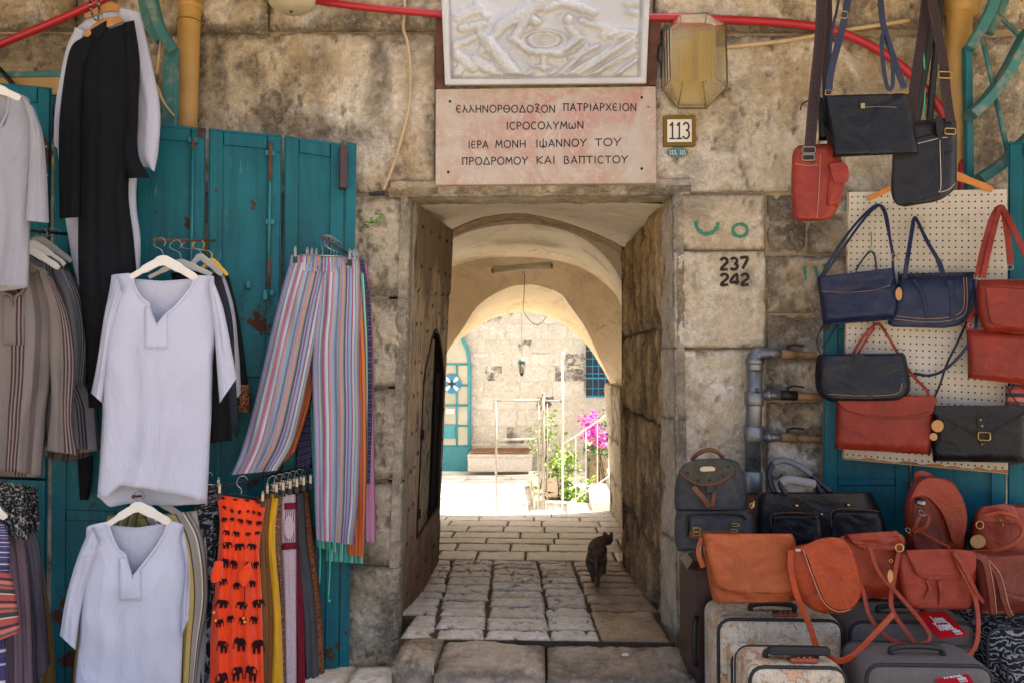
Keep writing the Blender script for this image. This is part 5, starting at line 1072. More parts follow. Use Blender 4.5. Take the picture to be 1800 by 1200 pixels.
# red fold-over bag with the strap behind
t = bag_thing('handbag', 'brick red fold over bag with wide curved flap, bottom left of the perforated board', 'handbag', hb); o = .17
part(t, 'body', 'lt_red2', lambda m: bagbody(m, RS, [(702, 1470, 1640, 694), (730, 1469, 1642, 730), (760, 1468, 1640, 768), (788, 1467, 1636, 798)], o, .055, 5, seed=4))
part(t, 'flap', 'lt_red2', lambda m: plate(m, RS, [(1469, 702), (1520, 698), (1600, 695), (1643, 696), (1645, 712), (1638, 727), (1610, 733), (1560, 734), (1510, 728), (1484, 718)], o + .028, .012, 60, off_f=lambda x, y: .006 * math.sin((x - 1469) / 176 * 3.1416)))
part(t, 'strap', 'lt_red2', lambda m: (strap(m, RS, [(1496, 628, .12), (1512, 600, .13), (1532, 576, .13), (1545, 570, .11), (1560, 590, .13), (1584, 630, .13), (1605, 660, .14), (1628, 684, .17), (1632, 698, .18)], .013, .006, 44), strap(m, RS, [(1508, 622, .125), (1522, 598, .13), (1538, 576, .125)], .011, .005, 14)))
# black envelope bag
t = bag_thing('handbag', 'black leather envelope bag with a pointed flap and brass buckle on the perforated board', 'handbag', hb); o = .18
part(t, 'body', 'lt_black', lambda m: bagbody(m, RS, [(712, 1642, 1802, 712), (740, 1640, 1804, 740), (780, 1638, 1806, 782), (810, 1640, 1810, 813)], o, .055, 6, seed=5))
part(t, 'flap', 'lt_black', lambda m: plate(m, RS, [(1643, 712), (1802, 712), (1804, 726), (1728, 768), (1722, 768), (1641, 726)], o + .029, .007))
part(t, 'strap', 'lt_black', lambda m: strap(m, RS, [(1722, 733, o + .04), (1724, 752, o + .04), (1728, 785, o + .038)], .024, .006, 8))
part(t, 'buckle', 'brass', lambda m: (buckle(m, RS, 1730, 766, o + .045, .045, .034, .003), ball(m, RS.at(1723, 737, o + .044), .006), ball(m, RS.at(1726, 748, o + .044), .006), ball(m, RS.at(1726, 780, o + .044), .004)))
for x, y, r_, lab in ((1648, 748, 11, 'large round wooden tag between the red and black bags'), (1641, 767, 7, 'small round wooden tag under the large one')):
    tag(part(None, 'bag_tag', 'wood_tag', lambda m: plate(m, RS, [(x + r_ * math.cos(k * .4488), y + r_ * math.sin(k * .4488)) for k in range(14)], .225 if r_ > 8 else .232, .004)), lab, 'tag', 'wooden tags')
# stitched edges
def edge_stitch(name, pl, pts, off, mat='stitch', r_=.0011, n=40):
    t = [o for o in COL.objects if o.get('label', '').startswith(name)][0]
    part(t, 'stitching', mat, lambda m: ptube(m, pl, [(x, y, off) for x, y in pts], r_, n))
edge_stitch('brick red fold over', RS, [(1472, 714), (1488, 721), (1512, 726), (1560, 731), (1610, 729), (1636, 723)], .2155, 'lt_brown', .0014)
edge_stitch('black leather envelope', RS, [(1644, 724), (1690, 746), (1720, 762)], .2175, 'lt_deep', .0016); edge_stitch('black leather envelope', RS, [(1732, 762), (1770, 742), (1800, 725)], .2175, 'lt_deep', .0016)
edge_stitch('blue leather flap', RS, [(1442, 512), (1480, 514), (1530, 511), (1566, 502)], .197, 'stitch', .0008)
# two red bags at the right edge
t = bag_thing('handbag', 'red leather bag with long double handles at the upper right of the perforated board', 'handbag', hb); o = .22
part(t, 'body', 'lt_red2', lambda m: bagbody(m, RS, [(492, 1717, 1850, 490), (520, 1716, 1860, 520), (560, 1720, 1870, 566), (583, 1732, 1868, 592)], o, .10, 4, seed=6))
part(t, 'pocket', 'lt_red2', lambda m: plate(m, RS, [(1732, 505), (1800, 508), (1850, 515), (1850, 575), (1760, 573), (1740, 560)], o + .05, .012, 40))
part(t, 'handle', 'lt_red2', lambda m: (strap(m, RS, [(1718, 488, o + .02), (1728, 440, o + .02), (1744, 385, o), (1756, 366, o - .02), (1764, 372, o - .01), (1772, 420, o + .02), (1776, 465, o + .03)], .024, .008, 30), strap(m, RS, [(1728, 488, o + .035), (1738, 440, o + .03), (1752, 385, o), (1760, 366, o - .01), (1780, 400, o + .02), (1804, 452, o + .03)], .022, .008, 30)))
part(t, 'ring', 'chrome', lambda m: (ring(m, RS.at(1722, 488, o + .03), .011, .0022, RS.n), ring(m, RS.at(1776, 470, o + .04), .011, .0022, RS.n)))
t = bag_thing('handbag', 'plain red leather bag under the double handled red bag at the right edge', 'handbag', hb); o = .19
part(t, 'body', 'lt_red2', lambda m: bagbody(m, RS, [(578, 1698, 1850, 584), (610, 1700, 1856, 614), (640, 1701, 1860, 650), (664, 1701, 1864, 684)], o, .07, 5, seed=7))
part(t, 'strap', 'lt_red2', lambda m: strap(m, RS, [(1701, 582, o), (1708, 556, o), (1722, 540, o - .03)], .02, .006, 14))
part(t, 'ring', 'chrome', lambda m: ring(m, RS.at(1706, 572, o + .02), .010, .002, RS.n))
t = bag_thing('pouch', 'small woven striped pouch with black strings at the right edge below the red bags', 'pouch', None); o = .15
part(t, 'body', 'st_redsleeve', lambda m: bagbody(m, RS, [(678, 1768, 1830, 678), (700, 1767, 1832, 702), (716, 1770, 1830, 718)], o, .04, 4, seed=8))
part(t, 'string', 'cord', lambda m: (ptube(m, RS, [(1768, 676, o + .02), (1780, 696, o + .03), (1792, 712, o + .03)], .0025, 10), ptube(m, RS, [(1782, 676, o + .02), (1770, 700, o + .03), (1764, 720, o + .03)], .0025, 10)))
t = bag_thing('bag_strap', 'short black strap held by a green cable tie behind the blue flap bag', 'strap', None)
part(t, 'strap', 'cord', lambda m: strap(m, RS, [(1504, 476, .11), (1510, 466, .115), (1520, 452, .115), (1530, 442, .11), (1538, 452, .11), (1541, 480, .11)], .008, .004, 24))
part(t, 'cable_tie', 'green_ink', lambda m: ptube(m, RS, [(1529, 446, .115), (1532, 425, .11), (1531, 408, .10)], .002, 8))
clothes_hanger(RS, 1524, 350, 1745, 334, 1648, 300, .10, 'orange_hanger', 1652, 266, 'orange wooden hanger behind the dark brown shoulder bag', w=.03)

# bags hanging overhead on long straps
HP = yplane(-1.0)
t = bag_thing('shoulder_bag', 'small red leather shoulder bag with side pocket hanging from a wide brown strap', 'shoulder bag', hg)
part(t, 'body', 'lt_red2', lambda m: bagbody(m, HP, [(256, 1403, 1462, 252), (268, 1394, 1474, 266), (300, 1391, 1482, 300), (350, 1391, 1478, 350), (380, 1393, 1464, 380), (390, 1402, 1448, 388)], 0, .09, 3.2, seed=11))
part(t, 'side_pocket', 'lt_red2', lambda m: bagbody(m, HP, [(292, 1460, 1484, 290), (330, 1455, 1484, 330), (366, 1452, 1474, 364)], .035, .04, 4, seed=12))
part(t, 'pocket_flap', 'lt_red2', lambda m: plate(m, HP, [(1458, 288), (1482, 286), (1491, 296), (1491, 318), (1478, 322), (1466, 320)], .058, .008, 20))
part(t, 'stitching', 'stitch', lambda m: (ptube(m, HP, [(1396, 288, .044), (1420, 291, .049), (1438, 290, .05)], .001, 12), ptube(m, HP, [(1442, 270, .046), (1440, 330, .05), (1436, 384, .042)], .001, 20)))
part(t, 'strap', 'web_brown', lambda m: strap(m, HP, [(1422, 284, .05), (1424, 255, .05), (1432, 160, .05), (1442, 60, .04), (1446, -60, .02), (1448, -110, 0)], .042, .004, 30))
part(t, 'buckle', 'chrome', lambda m: (buckle(m, HP, 1422, 264, .056, .048, .024, .003), buckle(m, HP, 1421, 277, .056, .046, .022, .003)))
part(t, 'ring_strap', 'web_brown', lambda m: strap(m, HP, [(1462, 262, -.01), (1452, 150, -.02), (1456, 40, -.02), (1452, -110, -.02)], .03, .004, 20))
t = bag_thing('shoulder_bag', 'flat black leather crossbody bag with zip on navy straps, hanging overhead in the middle', 'shoulder bag', hg)
o = .09
part(t, 'body', 'lt_black', lambda m: bagbody(m, HP, [(168, 1450, 1596, 164), (176, 1450, 1598, 172), (220, 1458, 1607, 220), (262, 1464, 1615, 262), (277, 1464, 1614, 270)], o, .04, 6, seed=13))
part(t, 'zip', 'chrome', lambda m: ptube(m, HP, [(1512, 189, o + .022), (1545, 188, o + .023), (1576, 189, o + .022)], .0012, 12))
part(t, 'zip_pull', 'brass', lambda m: (pbox(m, HP, 1513, 181, 1521, 191, o + .021, o + .027),))
part(t, 'strap', 'web_navy', lambda m: strap(m, HP, [(1456, 164, o), (1462, 120, o), (1478, 60, o), (1490, 0, o), (1500, -110, o - .05)], .026, .004, 20))
part(t, 'strap', 'web_navy', lambda m: strap(m, HP, [(1456, 162, o - .01), (1462, 60, o - .01), (1474, 0, o - .02), (1482, -110, o - .05)], .010, .004, 16))
part(t, 'strap', 'web_navy', lambda m: (strap(m, HP, [(1542, -110, o - .03), (1548, 0, o), (1554, 50, o), (1570, 100, o), (1590, 158, o)], .022, .004, 20), strap(m, HP, [(1556, 52, o + .008), (1550, 70, o + .008), (1552, 110, o + .008), (1560, 154, o + .008), (1569, 150, o + .008), (1568, 100, o + .008), (1558, 56, o + .008)], .014, .004, 30)))
part(t, 'buckle', 'brass', lambda m: (buckle(m, HP, 1482, 26, o + .006, .034, .026, .0024, -.2), buckle(m, HP, 1456, 163, o, .022, .018), buckle(m, HP, 1591, 160, o, .022, .018), buckle(m, HP, 1566, 162, o + .006, .02, .014)))
t = bag_thing('shoulder_bag', 'dark brown leather messenger bag with pale stitching, hanging overhead on the right', 'shoulder bag', hg); o = .02
part(t, 'body', 'lt_blackb', lambda m: bagbody(m, HP, [(215, 1590, 1678, 206), (230, 1572, 1682, 224), (290, 1568, 1682, 290), (335, 1566, 1680, 328), (358, 1574, 1660, 348), (364, 1590, 1640, 356)], o, .10, 4, seed=14))
part(t, 'front_panel', 'lt_blackb', lambda m: plate(m, HP, [(1572, 256), (1652, 240), (1654, 330), (1648, 342), (1600, 357), (1572, 352)], o + .048, .010, 40))
part(t, 'stitching', 'stitch_w', lambda m: (ptube(m, HP, [(1608, 254, o + .062), (1640, 246, o + .062), (1653, 243, o + .06), (1678, 241, o + .03)], .0011, 14), ptube(m, HP, [(1652, 246, o + .061), (1654, 326, o + .06), (1650, 338, o + .058), (1668, 333, o + .05), (1680, 322, o + .02)], .0011, 24)))
part(t, 'strap', 'web_brown', lambda m: strap(m, HP, [(1600, 208, o), (1606, 160, o), (1618, 80, o), (1628, 0, o - .02), (1640, -110, o - .05)], .036, .004, 20))
part(t, 'strap', 'web_brown', lambda m: strap(m, HP, [(1674, 232, o + .04), (1664, 170, o + .04), (1658, 110, o + .04), (1645, 40, o + .03), (1636, -20, o + .02), (1630, -110, 0)], .036, .004, 24))
part(t, 'tab', 'lt_blackb', lambda m: plate(m, HP, [(1644, 204), (1656, 206), (1658, 240), (1648, 242)], o + .055, .01, 16))
part(t, 'buckle', 'brass', lambda m: (buckle(m, HP, 1661, 132, o + .05, .048, .024, .003, -.05), buckle(m, HP, 1670, 231, o + .05, .04, .022, .003, -.05)))
t = bag_thing('shoulder_bag', 'black bag mostly hidden behind the flat black bag, its zip string sticking out left', 'shoulder bag', hg)
part(t, 'body', 'lt_black', lambda m: bagbody(m, HP, [(172, 1436, 1540, 170), (210, 1438, 1545, 210), (248, 1440, 1545, 248)], -.03, .04, 5, seed=15))
part(t, 'zip_string', 'cord', lambda m: ptube(m, HP, [(1436, 182, -.03), (1420, 178, -.02), (1410, 184, -.02), (1407, 194, -.02)], .003, 12))

# ---- the pile: suitcases first
def suitcase(label, fab, y, x0, x1, ytop, d, group='suitcases', band=True, zb=0.0, lean=0.0, pocket=None, trim='case_black'):
    """upright soft case: front face at depth y, pixel span x0..x1, top at pixel ytop"""
    t = thing('suitcase', label, 'suitcase', group); pl = yplane(y); a, b = pl.at(x0, ytop), pl.at(x1, ytop); zt = a.z; W2 = b.x - a.x; z0 = zb + .03; h = zt - z0
    mb = MB(); c = ((a.x + b.x) / 2, y + d / 2, z0 + h / 2); rbox(mb, c, (W2, d, h), .05); mb.build('body', M[fab], t)
    def loop(yy, ins, r_, name, mt):
        mb = MB(); cx, cz = c[0], c[2]; hx, hz = W2 / 2 - ins, h / 2 - ins; q = .05; pts = []
        for sx, sz, a0 in ((1, 1, 0), (-1, 1, 90), (-1, -1, 180), (1, -1, 270)):
            for k in range(5): an = R(a0 + 22.5 * k); pts.append((cx + sx * (hx - q) + q * math.cos(an), yy, cz + sz * (hz - q) + q * math.sin(an)))
        tube(mb, pts, r_, 8, closed=True); mb.build(name, M[mt], t)
    loop(y + .022, .006, .007, 'piping', trim); loop(y + d - .022, .006, .007, 'piping', trim)
    if band:
        mb = MB(); rbox(mb, (c[0], y - .012, z0 + h * .43), (W2 - .07, .06, h * .78), .024); mb.build('front_pocket', M[fab], t); hx = (W2 - .07) / 2
        mb = MB(); zc = z0 + h * .43; hz = h * .39 - .012; hx -= .012; q = .05; pts = []
        for sx, sz, a0 in ((1, 1, 0), (-1, 1, 90), (-1, -1, 180), (1, -1, 270)):
            for k in range(5): an = R(a0 + 22.5 * k); pts.append((c[0] + sx * (hx - q) + q * math.cos(an), y - .034, zc + sz * (hz - q) + q * math.sin(an)))
        tube(mb, pts, .0065, 8, closed=True); mb.build('zip', M[trim], t)
    mb = MB(); tube(mb, [(c[0] - .09, y + d * .4, zt - .002), (c[0] - .085, y + d * .4, zt + .022), (c[0], y + d * .4, zt + .03), (c[0] + .085, y + d * .4, zt + .022), (c[0] + .09, y + d * .4, zt - .002)], .011, 8, 20); mb.build('handle', M[trim], t)
    mb = MB(); [tube(mb, [(c[0] + s * (W2 / 2 - .06), y + .05, .02 + zb), (c[0] + s * (W2 / 2 - .06), y + .09, .02 + zb)], .022, 10) for s in (-1, 1)]; mb.build('wheel', M['black'], t)
    return t, c, W2, h, zt
cs1 = suitcase('antique map print suitcase, upper one under the tan satchel', 'case_map', -.86, 1262, 1486, 1088, .30)
cs2 = suitcase('small antique map print suitcase lowest at the front', 'case_map', -1.24, 1318, 1494, 1172, .24)
cs3 = suitcase('grey fabric suitcase with black zips under the red bags', 'case_grey', -.86, 1494, 1722, 1092, .30)
cs4 = suitcase('grey fabric suitcase lowest at the front with a red tag on top', 'case_grey', -1.26, 1524, 1752, 1168, .26)
cs5 = suitcase('black suitcase with pale swirling print at the right edge', 'case_floral', -.95, 1738, 1900, 1104, .28)
for c_, yy in ((cs1, -.865), (cs2, -1.245)):
    x, zt = c_[1][0], c_[4]
    part(c_[0], 'lock_clasp', 'copper', lambda m: (box(m, (x + .03, yy + .06, zt + .008), (.10, .03, .018), 0, 0, .008), [ball(m, (x + .01 + .02 * k, yy + .05, zt + .018), .006) for k in range(3)]))
part(cs2[0], 'carry_handle', 'case_black', lambda m: (box(m, (cs2[1][0] + .02, -1.17, cs2[4] + .035), (.22, .03, .03), 0, 0, .012),))
part(cs3[0], 'trim_panel', 'lt_red', lambda m: box(m, (cs3[1][0], -.905, cs3[1][2] - .03), (cs3[2] - .16, .01, .10), 0, 0, .004))
# hard case standing on edge at the left; the back row of the pile rests on it
t = thing('hard_case', 'dark brown hard case standing on edge beside the doorway, carrying the back row of bags', 'case')
cz = .655
part(t, 'shell', 'case_brown', lambda m: box(m, ((P(1216, 1000, -.62).x + P(1800, 1000, -.62).x) / 2 + .03, -.42, cz / 2 + .01), (P(1800, 1000, -.62).x - P(1216, 1000, -.62).x + .06, .26, cz - .02), 0, 0, .03))
part(t, 'rim', 'black', lambda m: box(m, (P(1250, 1000, -.56).x, -.42, cz / 2), (.012, .27, cz + .006), 0, 0, .003))
part(t, 'side_handle', 'black', lambda m: tube(m, [P(1224, 1085, -.57), P(1221, 1100, -.60), P(1221, 1150, -.60), P(1224, 1168, -.57)], .012, 8, 14))
# red card tags with lettering
def red_tag(label, q, y, txt):
    t = thing('luggage_tag', label, 'tag', 'red luggage tags'); q = [Vector(p) for p in q]
    mb = MB(); n_ = (q[1] - q[0]).cross(q[3] - q[0]).normalized(); n_ = n_ if n_.dot(CAM - q[0]) > 0 else -n_
    mb.add([p + n_ * .0015 for p in q] + [p - n_ * .0015 for p in q], [(0, 1, 2, 3), (7, 6, 5, 4), (0, 4, 5, 1), (1, 5, 6, 2), (2, 6, 7, 3), (3, 7, 4, 0)], False); 
    pt = lambda x, yv: (q[0].lerp(q[1], x)).lerp(q[3].lerp(q[2], x), yv) + n_ * .003
    text(mb, pt, 'Leen', .34, .72, .46, .24, .045, 1, sp=.12); text(mb, pt, 'travel', .24, .80, .74, .26, .045, 1, sp=.1); mb.build('card', [M['tag_red'], M['white_ink']], t)
    mb = MB(); mb.add([pt(*p) for p in ((.62, .78), (.86, .78), (.86, .94), (.62, .94))], [(0, 1, 2, 3)], False); 
    for k in range(8): x = .64 + k * .026; mb.add([pt(*p) + n_ * .0006 for p in ((x, .86), (x + .012, .86), (x + .012, .92), (x, .92))], [(0, 1, 2, 3)], False, 1)
    mb.build('price_sticker', [M['tag_white'], M['ink']], t)
def onp(px, py, y): return P(px, py, y)
red_tag('red card tag reading Leen travel on the upper grey suitcase', [onp(1604, 1074, -.84), onp(1662, 1074, -.85), onp(1702, 1116, -.965), onp(1652, 1122, -.965)], 0, 1)
red_tag('red card tag reading Leen travel on the lower grey suitcase', [onp(1618, 1160, -1.14), onp(1682, 1154, -1.14), onp(1712, 1200, -1.31), onp(1654, 1208, -1.31)], 0, 1)

# back row of the pile
BP = yplane(-.52)
t = bag_thing('backpack', 'grey canvas backpack with brown trimmed flap on the left of the pile', 'backpack', None); o = 0
part(t, 'body', 'canvas', lambda m: bagbody(m, BP, [(806, 1226, 1276, 804), (818, 1200, 1300, 814), (850, 1187, 1311, 850), (890, 1186, 1313, 890), (896, 1190, 1308, 896)], o, .16, 3, seed=21, e=.1))
part(t, 'lower_pocket', 'canvas', lambda m: bagbody(m, BP, [(894, 1190, 1318, 894), (915, 1186, 1326, 915), (950, 1186, 1326, 950), (968, 1192, 1318, 968)], o + .02, .19, 3.4, seed=22, e=.12))
part(t, 'flap', ['canvas_olive', 'brown_trim'], lambda m: (plate(m, BP, [(1194, 826), (1210, 812), (1240, 806), (1270, 808), (1291, 820), (1286, 832), (1268, 844), (1248, 850), (1226, 849), (1206, 838)], o + .075, .02, 60), ptube(m, BP, [(1193, 827, o + .09), (1206, 839, o + .096), (1226, 850, o + .098), (1250, 851, o + .098), (1270, 844, o + .096), (1288, 831, o + .09)], .004, 30, mi=1)))
part(t, 'name_plate', 'chrome', lambda m: plate(m, BP, [(1230, 822), (1236, 819), (1252, 819), (1258, 822), (1256, 827), (1236, 828), (1231, 827)], o + .096, .004))
part(t, 'rivet', 'dark', lambda m: [ball(m, BP.at(x, y, o + .096), .005) for x, y in ((1209, 830), (1227, 843), (1248, 843), (1271, 836), (1280, 819))])
part(t, 'trim_strap', 'brown_trim', lambda m: (strap(m, BP, [(1218, 854, o + .085), (1234, 872, o + .088), (1247, 890, o + .085)], .022, .005, 8), strap(m, BP, [(1256, 862, o + .086), (1254, 876, o + .087), (1252, 890, o + .085)], .016, .005, 8)))
part(t, 'buckle', 'black', lambda m: (pbox(m, BP, 1241, 852, 1256, 866, o + .086, o + .10),))
part(t, 'front_pocket', 'canvas', lambda m: bagbody(m, BP, [(906, 1212, 1306, 906), (930, 1210, 1310, 930), (948, 1212, 1308, 948)], o + .11, .04, 5, seed=23))
part(t, 'zip', 'black', lambda m: ptube(m, BP, [(1208, 942, o + .118), (1208, 912, o + .12), (1214, 903, o + .125), (1256, 901, o + .13), (1300, 903, o + .125), (1312, 912, o + .12)], .006, 30))
part(t, 'pocket_trim', 'brown_trim', lambda m: (pbox(m, BP, 1212, 932, 1300, 946, o + .13, o + .137), pbox(m, BP, 1216, 925, 1231, 946, o + .131, o + .142)))
part(t, 'clasp', 'brass', lambda m: (buckle(m, BP, 1225, 930, o + .146, .03, .014), buckle(m, BP, 1225, 938, o + .146, .03, .014), buckle(m, BP, 1293, 922, o + .14, .028, .012), buckle(m, BP, 1290, 932, o + .14, .028, .012)))
part(t, 'handle', 'brown_trim', lambda m: ptube(m, BP, [(1216, 808, o), (1226, 797, o + .01), (1244, 790, o + .015), (1260, 793, o + .015), (1270, 802, o)], .010, 20, 8))
t = bag_thing('duffel_bag', 'black leather travel bag with front pockets and paper wrapped handles in the pile', 'travel bag', None); o = -.04
part(t, 'body', 'lt_black', lambda m: bagbody(m, BP, [(864, 1334, 1530, 864), (874, 1330, 1536, 872), (910, 1326, 1552, 910), (950, 1328, 1562, 950), (964, 1336, 1556, 964)], o, .22, 4, seed=24, e=.1))
part(t, 'front_pocket', 'lt_black', lambda m: bagbody(m, BP, [(902, 1358, 1440, 900), (925, 1354, 1446, 925), (960, 1354, 1446, 960)], o + .10, .06, 4, seed=25), None)
part(t, 'front_pocket', 'lt_black', lambda m: bagbody(m, BP, [(894, 1464, 1544, 896), (920, 1460, 1552, 920), (960, 1460, 1552, 960)], o + .10, .06, 4, seed=26))
part(t, 'zip', 'brown_trim', lambda m: (ptube(m, BP, [(1356, 930, o + .13), (1358, 904, o + .135), (1400, 900, o + .14), (1440, 904, o + .135)], .0015, 24), ptube(m, BP, [(1462, 926, o + .13), (1464, 897, o + .135), (1504, 893, o + .14), (1546, 898, o + .135)], .0015, 24)))
part(t, 'snap', 'brass', lambda m: (ball(m, BP.at(1400, 888, o + .12), .009), ball(m, BP.at(1491, 887, o + .12), .008), ball(m, BP.at(1444, 903, o + .14), .006)))
part(t, 'handle', ['lt_deep', 'paper', 'plastic_wrap'], lambda m: (ptube(m, BP, [(1362, 868, o + .09), (1352, 835, o + .08), (1358, 814, o + .06), (1376, 808, o + .05), (1404, 818, o + .06), (1430, 838, o + .07), (1462, 866, o + .08)], .013, 30, 8), ptube(m, BP, [(1358, 814, o + .062), (1376, 808, o + .052), (1404, 818, o + .062), (1426, 834, o + .07)], .0145, 14, 8, 2),
     ptube(m, BP, [(1382, 870, o + .13), (1372, 850, o + .13), (1384, 842, o + .13), (1432, 850, o + .13), (1440, 866, o + .12)], .012, 24, 8), ptube(m, BP, [(1373, 848, o + .13), (1386, 842, o + .132), (1432, 850, o + .132)], .019, 14, 8, 1)))
part(t, 'swivel_clip', 'brass', lambda m: (ring(m, BP.at(1322, 888, o + .12), .010, .0025, BP.n), tube(m, [BP.at(1326, 880, o + .12), BP.at(1318, 902, o + .12)], .005, 8)))
# standing red backpack and its neighbour
t = bag_thing('backpack', 'rust leather backpack with a drooping pointed flap standing at the back of the pile', 'backpack', None); o = -.02
part(t, 'body', 'lt_red', lambda m: bagbody(m, BP, [(840, 1620, 1662, 840), (852, 1602, 1680, 852), (890, 1590, 1696, 890), (930, 1590, 1700, 930), (968, 1596, 1698, 968)], o, .20, 3, seed=31, e=.1))
part(t, 'flap', 'lt_red', lambda m: plate(m, BP, [(1598, 880), (1606, 872), (1624, 870), (1640, 880), (1656, 900), (1668, 930), (1674, 950), (1684, 956), (1696, 940), (1700, 905), (1690, 870), (1670, 846), (1640, 838), (1616, 846)], o + .10, .022, 70))
part(t, 'lining', 'lt_brown', lambda m: plate(m, BP, [(1606, 880), (1634, 884), (1650, 925), (1656, 962), (1608, 962)], o + .094, .01, 20))
part(t, 'handle', 'lt_red', lambda m: strap(m, BP, [(1614, 850, o + .05), (1612, 836, o + .06), (1618, 831, o + .06), (1630, 834, o + .05), (1640, 842, o + .02)], .024, .008, 16))
part(t, 'strap', 'lt_orange', lambda m: (strap(m, BP, [(1598, 938, o + .13), (1608, 926, o + .14), (1618, 906, o + .14), (1632, 906, o + .14), (1628, 924, o + .145), (1606, 936, o + .14)], .012, .005, 30), strap(m, BP, [(1612, 928, o + .14), (1636, 944, o + .14), (1670, 962, o + .13)], .010, .005, 16)))
part(t, 'tongue_plate', 'chrome', lambda m: (lathe(m, BP.at(1618, 882, o + .11), [(.001, .014), (.016, .012), (.022, .004), (.022, 0)], 16, (0, -.5, .8)), ring(m, BP.at(1620, 901, o + .14), .014, .0025, (.2, -.6, .7)), ring(m, BP.at(1596, 931, o + .13), .011, .0025, (.2, -.8, .5))))
t = bag_thing('backpack', 'rust leather backpack with a key ring at the right edge of the pile', 'backpack', None); o = 0
part(t, 'body', 'lt_red', lambda m: bagbody(m, BP, [(888, 1730, 1800, 884), (905, 1712, 1830, 900), (940, 1704, 1850, 940), (985, 1706, 1850, 985)], o, .18, 3, seed=32))
part(t, 'flap', 'lt_red', lambda m: loft(m, BP, [(1724, 890), (1716, 900), (1712, 915)], [(1770, 884), (1790, 892), (1800, 920)], o + .07, .03, .02, 14, 14, None, 3, (True, True)))
part(t, 'strap', 'lt_orange', lambda m: (strap(m, BP, [(1730, 905, o + .12), (1760, 900, o + .13), (1788, 910, o + .13), (1804, 935, o + .13)], .012, .006, 18), strap(m, BP, [(1690, 970, o + .16), (1740, 968, o + .18), (1780, 955, o + .18), (1798, 935, o + .17), (1790, 918, o + .15), (1766, 908, o + .13)], .016, .007, 34)))
part(t, 'ring', 'brass', lambda m: (ring(m, BP.at(1722, 922, o + .12), .016, .003, BP.n), [ball(m, BP.at(x, y, o + .11), .005) for x, y in ((1757, 913), (1762, 922))]))
tag(part(None, 'bag_tag', 'wood_tag', lambda m: plate(m, BP, [(1719 + 14 * math.cos(k * .4488), 951 + 12 * math.sin(k * .4488)) for k in range(14)], .12, .006)), 'round wooden tag on the backpack with a key ring', 'tag', 'wooden tags')
# front row of the pile
FP = yplane(-.86)
t = bag_thing('satchel', 'tan leather satchel with a wide rounded flap at the left front of the pile', 'satchel', pb); o = -.02
part(t, 'body', 'lt_tan', lambda m: bagbody(m, FP, [(940, 1236, 1394, 940), (960, 1236, 1396, 960), (1010, 1244, 1398, 1010), (1050, 1252, 1396, 1050), (1060, 1262, 1386, 1058)], o, .11, 5, seed=41, e=.08))
part(t, 'flap', 'lt_tan', lambda m: loft(m, FP, [(1234, 937), (1236, 950), (1244, 990), (1252, 1024), (1268, 1038), (1300, 1045)], [(1392, 937), (1398, 950), (1404, 990), (1404, 1024), (1398, 1044), (1380, 1047)], o + .045, .028, .01, 40, 26, fold_fn(.006, 1.3, 44, .2), 6, (True, True)))
part(t, 'side_strap', 'lt_tan', lambda m: strap(m, FP, [(1234, 944, o + .03), (1228, 970, o + .04), (1236, 996, o + .03)], .02, .006, 14))
part(t, 'ring', 'chrome', lambda m: ring(m, FP.at(1234, 964, o + .05), .012, .0022, (.5, -.8, .2)))
t = bag_thing('saddle_bag', 'orange brown leather saddle bag with pale edge piping beside the tan satchel', 'handbag', pb); o = .06
part(t, 'body', 'lt_orange', lambda m: bagbody(m, FP, [(960, 1392, 1470, 944), (972, 1384, 1486, 955), (1000, 1384, 1500, 990), (1040, 1398, 1512, 1035), (1066, 1420, 1505, 1062), (1078, 1448, 1488, 1076)], o, .10, 3, seed=42, e=.1))
part(t, 'flap', 'lt_orange', lambda m: plate(m, FP, [(1404, 962), (1440, 946), (1474, 944), (1494, 960), (1508, 1000), (1514, 1040), (1500, 1066), (1474, 1072), (1450, 1056), (1430, 1010), (1418, 976)], o + .05, .016, 70))
part(t, 'piping', 'stitch', lambda m: (ptube(m, FP, [(1386, 976, o + .05), (1394, 1020, o + .056), (1410, 1060, o + .05)], .0016, 16), ptube(m, FP, [(1412, 966, o + .066), (1426, 1006, o + .07), (1447, 1056, o + .07), (1472, 1074, o + .066), (1496, 1070, o + .062)], .0018, 26)))
part(t, 'strap', 'lt_orange', lambda m: (strap(m, FP, [(1390, 966, o + .06), (1390, 1000, o + .07), (1402, 1050, o + .075), (1424, 1100, o + .08), (1438, 1140, o + .16), (1470, 1160, o + .24), (1500, 1150, o + .22), (1540, 1110, o + .14), (1570, 1078, o + .10)], .022, .007, 50),))
part(t, 'clip', 'chrome', lambda m: (pbox(m, FP, 1398, 963, 1408, 969, o + .066, o + .075),))
t = bag_thing('handbag', 'red leather bag slumped behind crossing straps in the middle of the pile', 'handbag', pb); o = .02
part(t, 'body', 'lt_red', lambda m: bagbody(m, FP, [(940, 1482, 1576, 934), (960, 1478, 1584, 960), (1000, 1486, 1590, 1000), (1050, 1504, 1592, 1054)], o, .10, 4, seed=43))
part(t, 'flap', 'lt_red', lambda m: loft(m, FP, [(1484, 938), (1496, 955), (1516, 964)], [(1576, 932), (1590, 945), (1590, 966)], o + .045, .025, .01, 18, 20, fold_fn(.008, 1.6, 47, .2), 4, (True, True)))
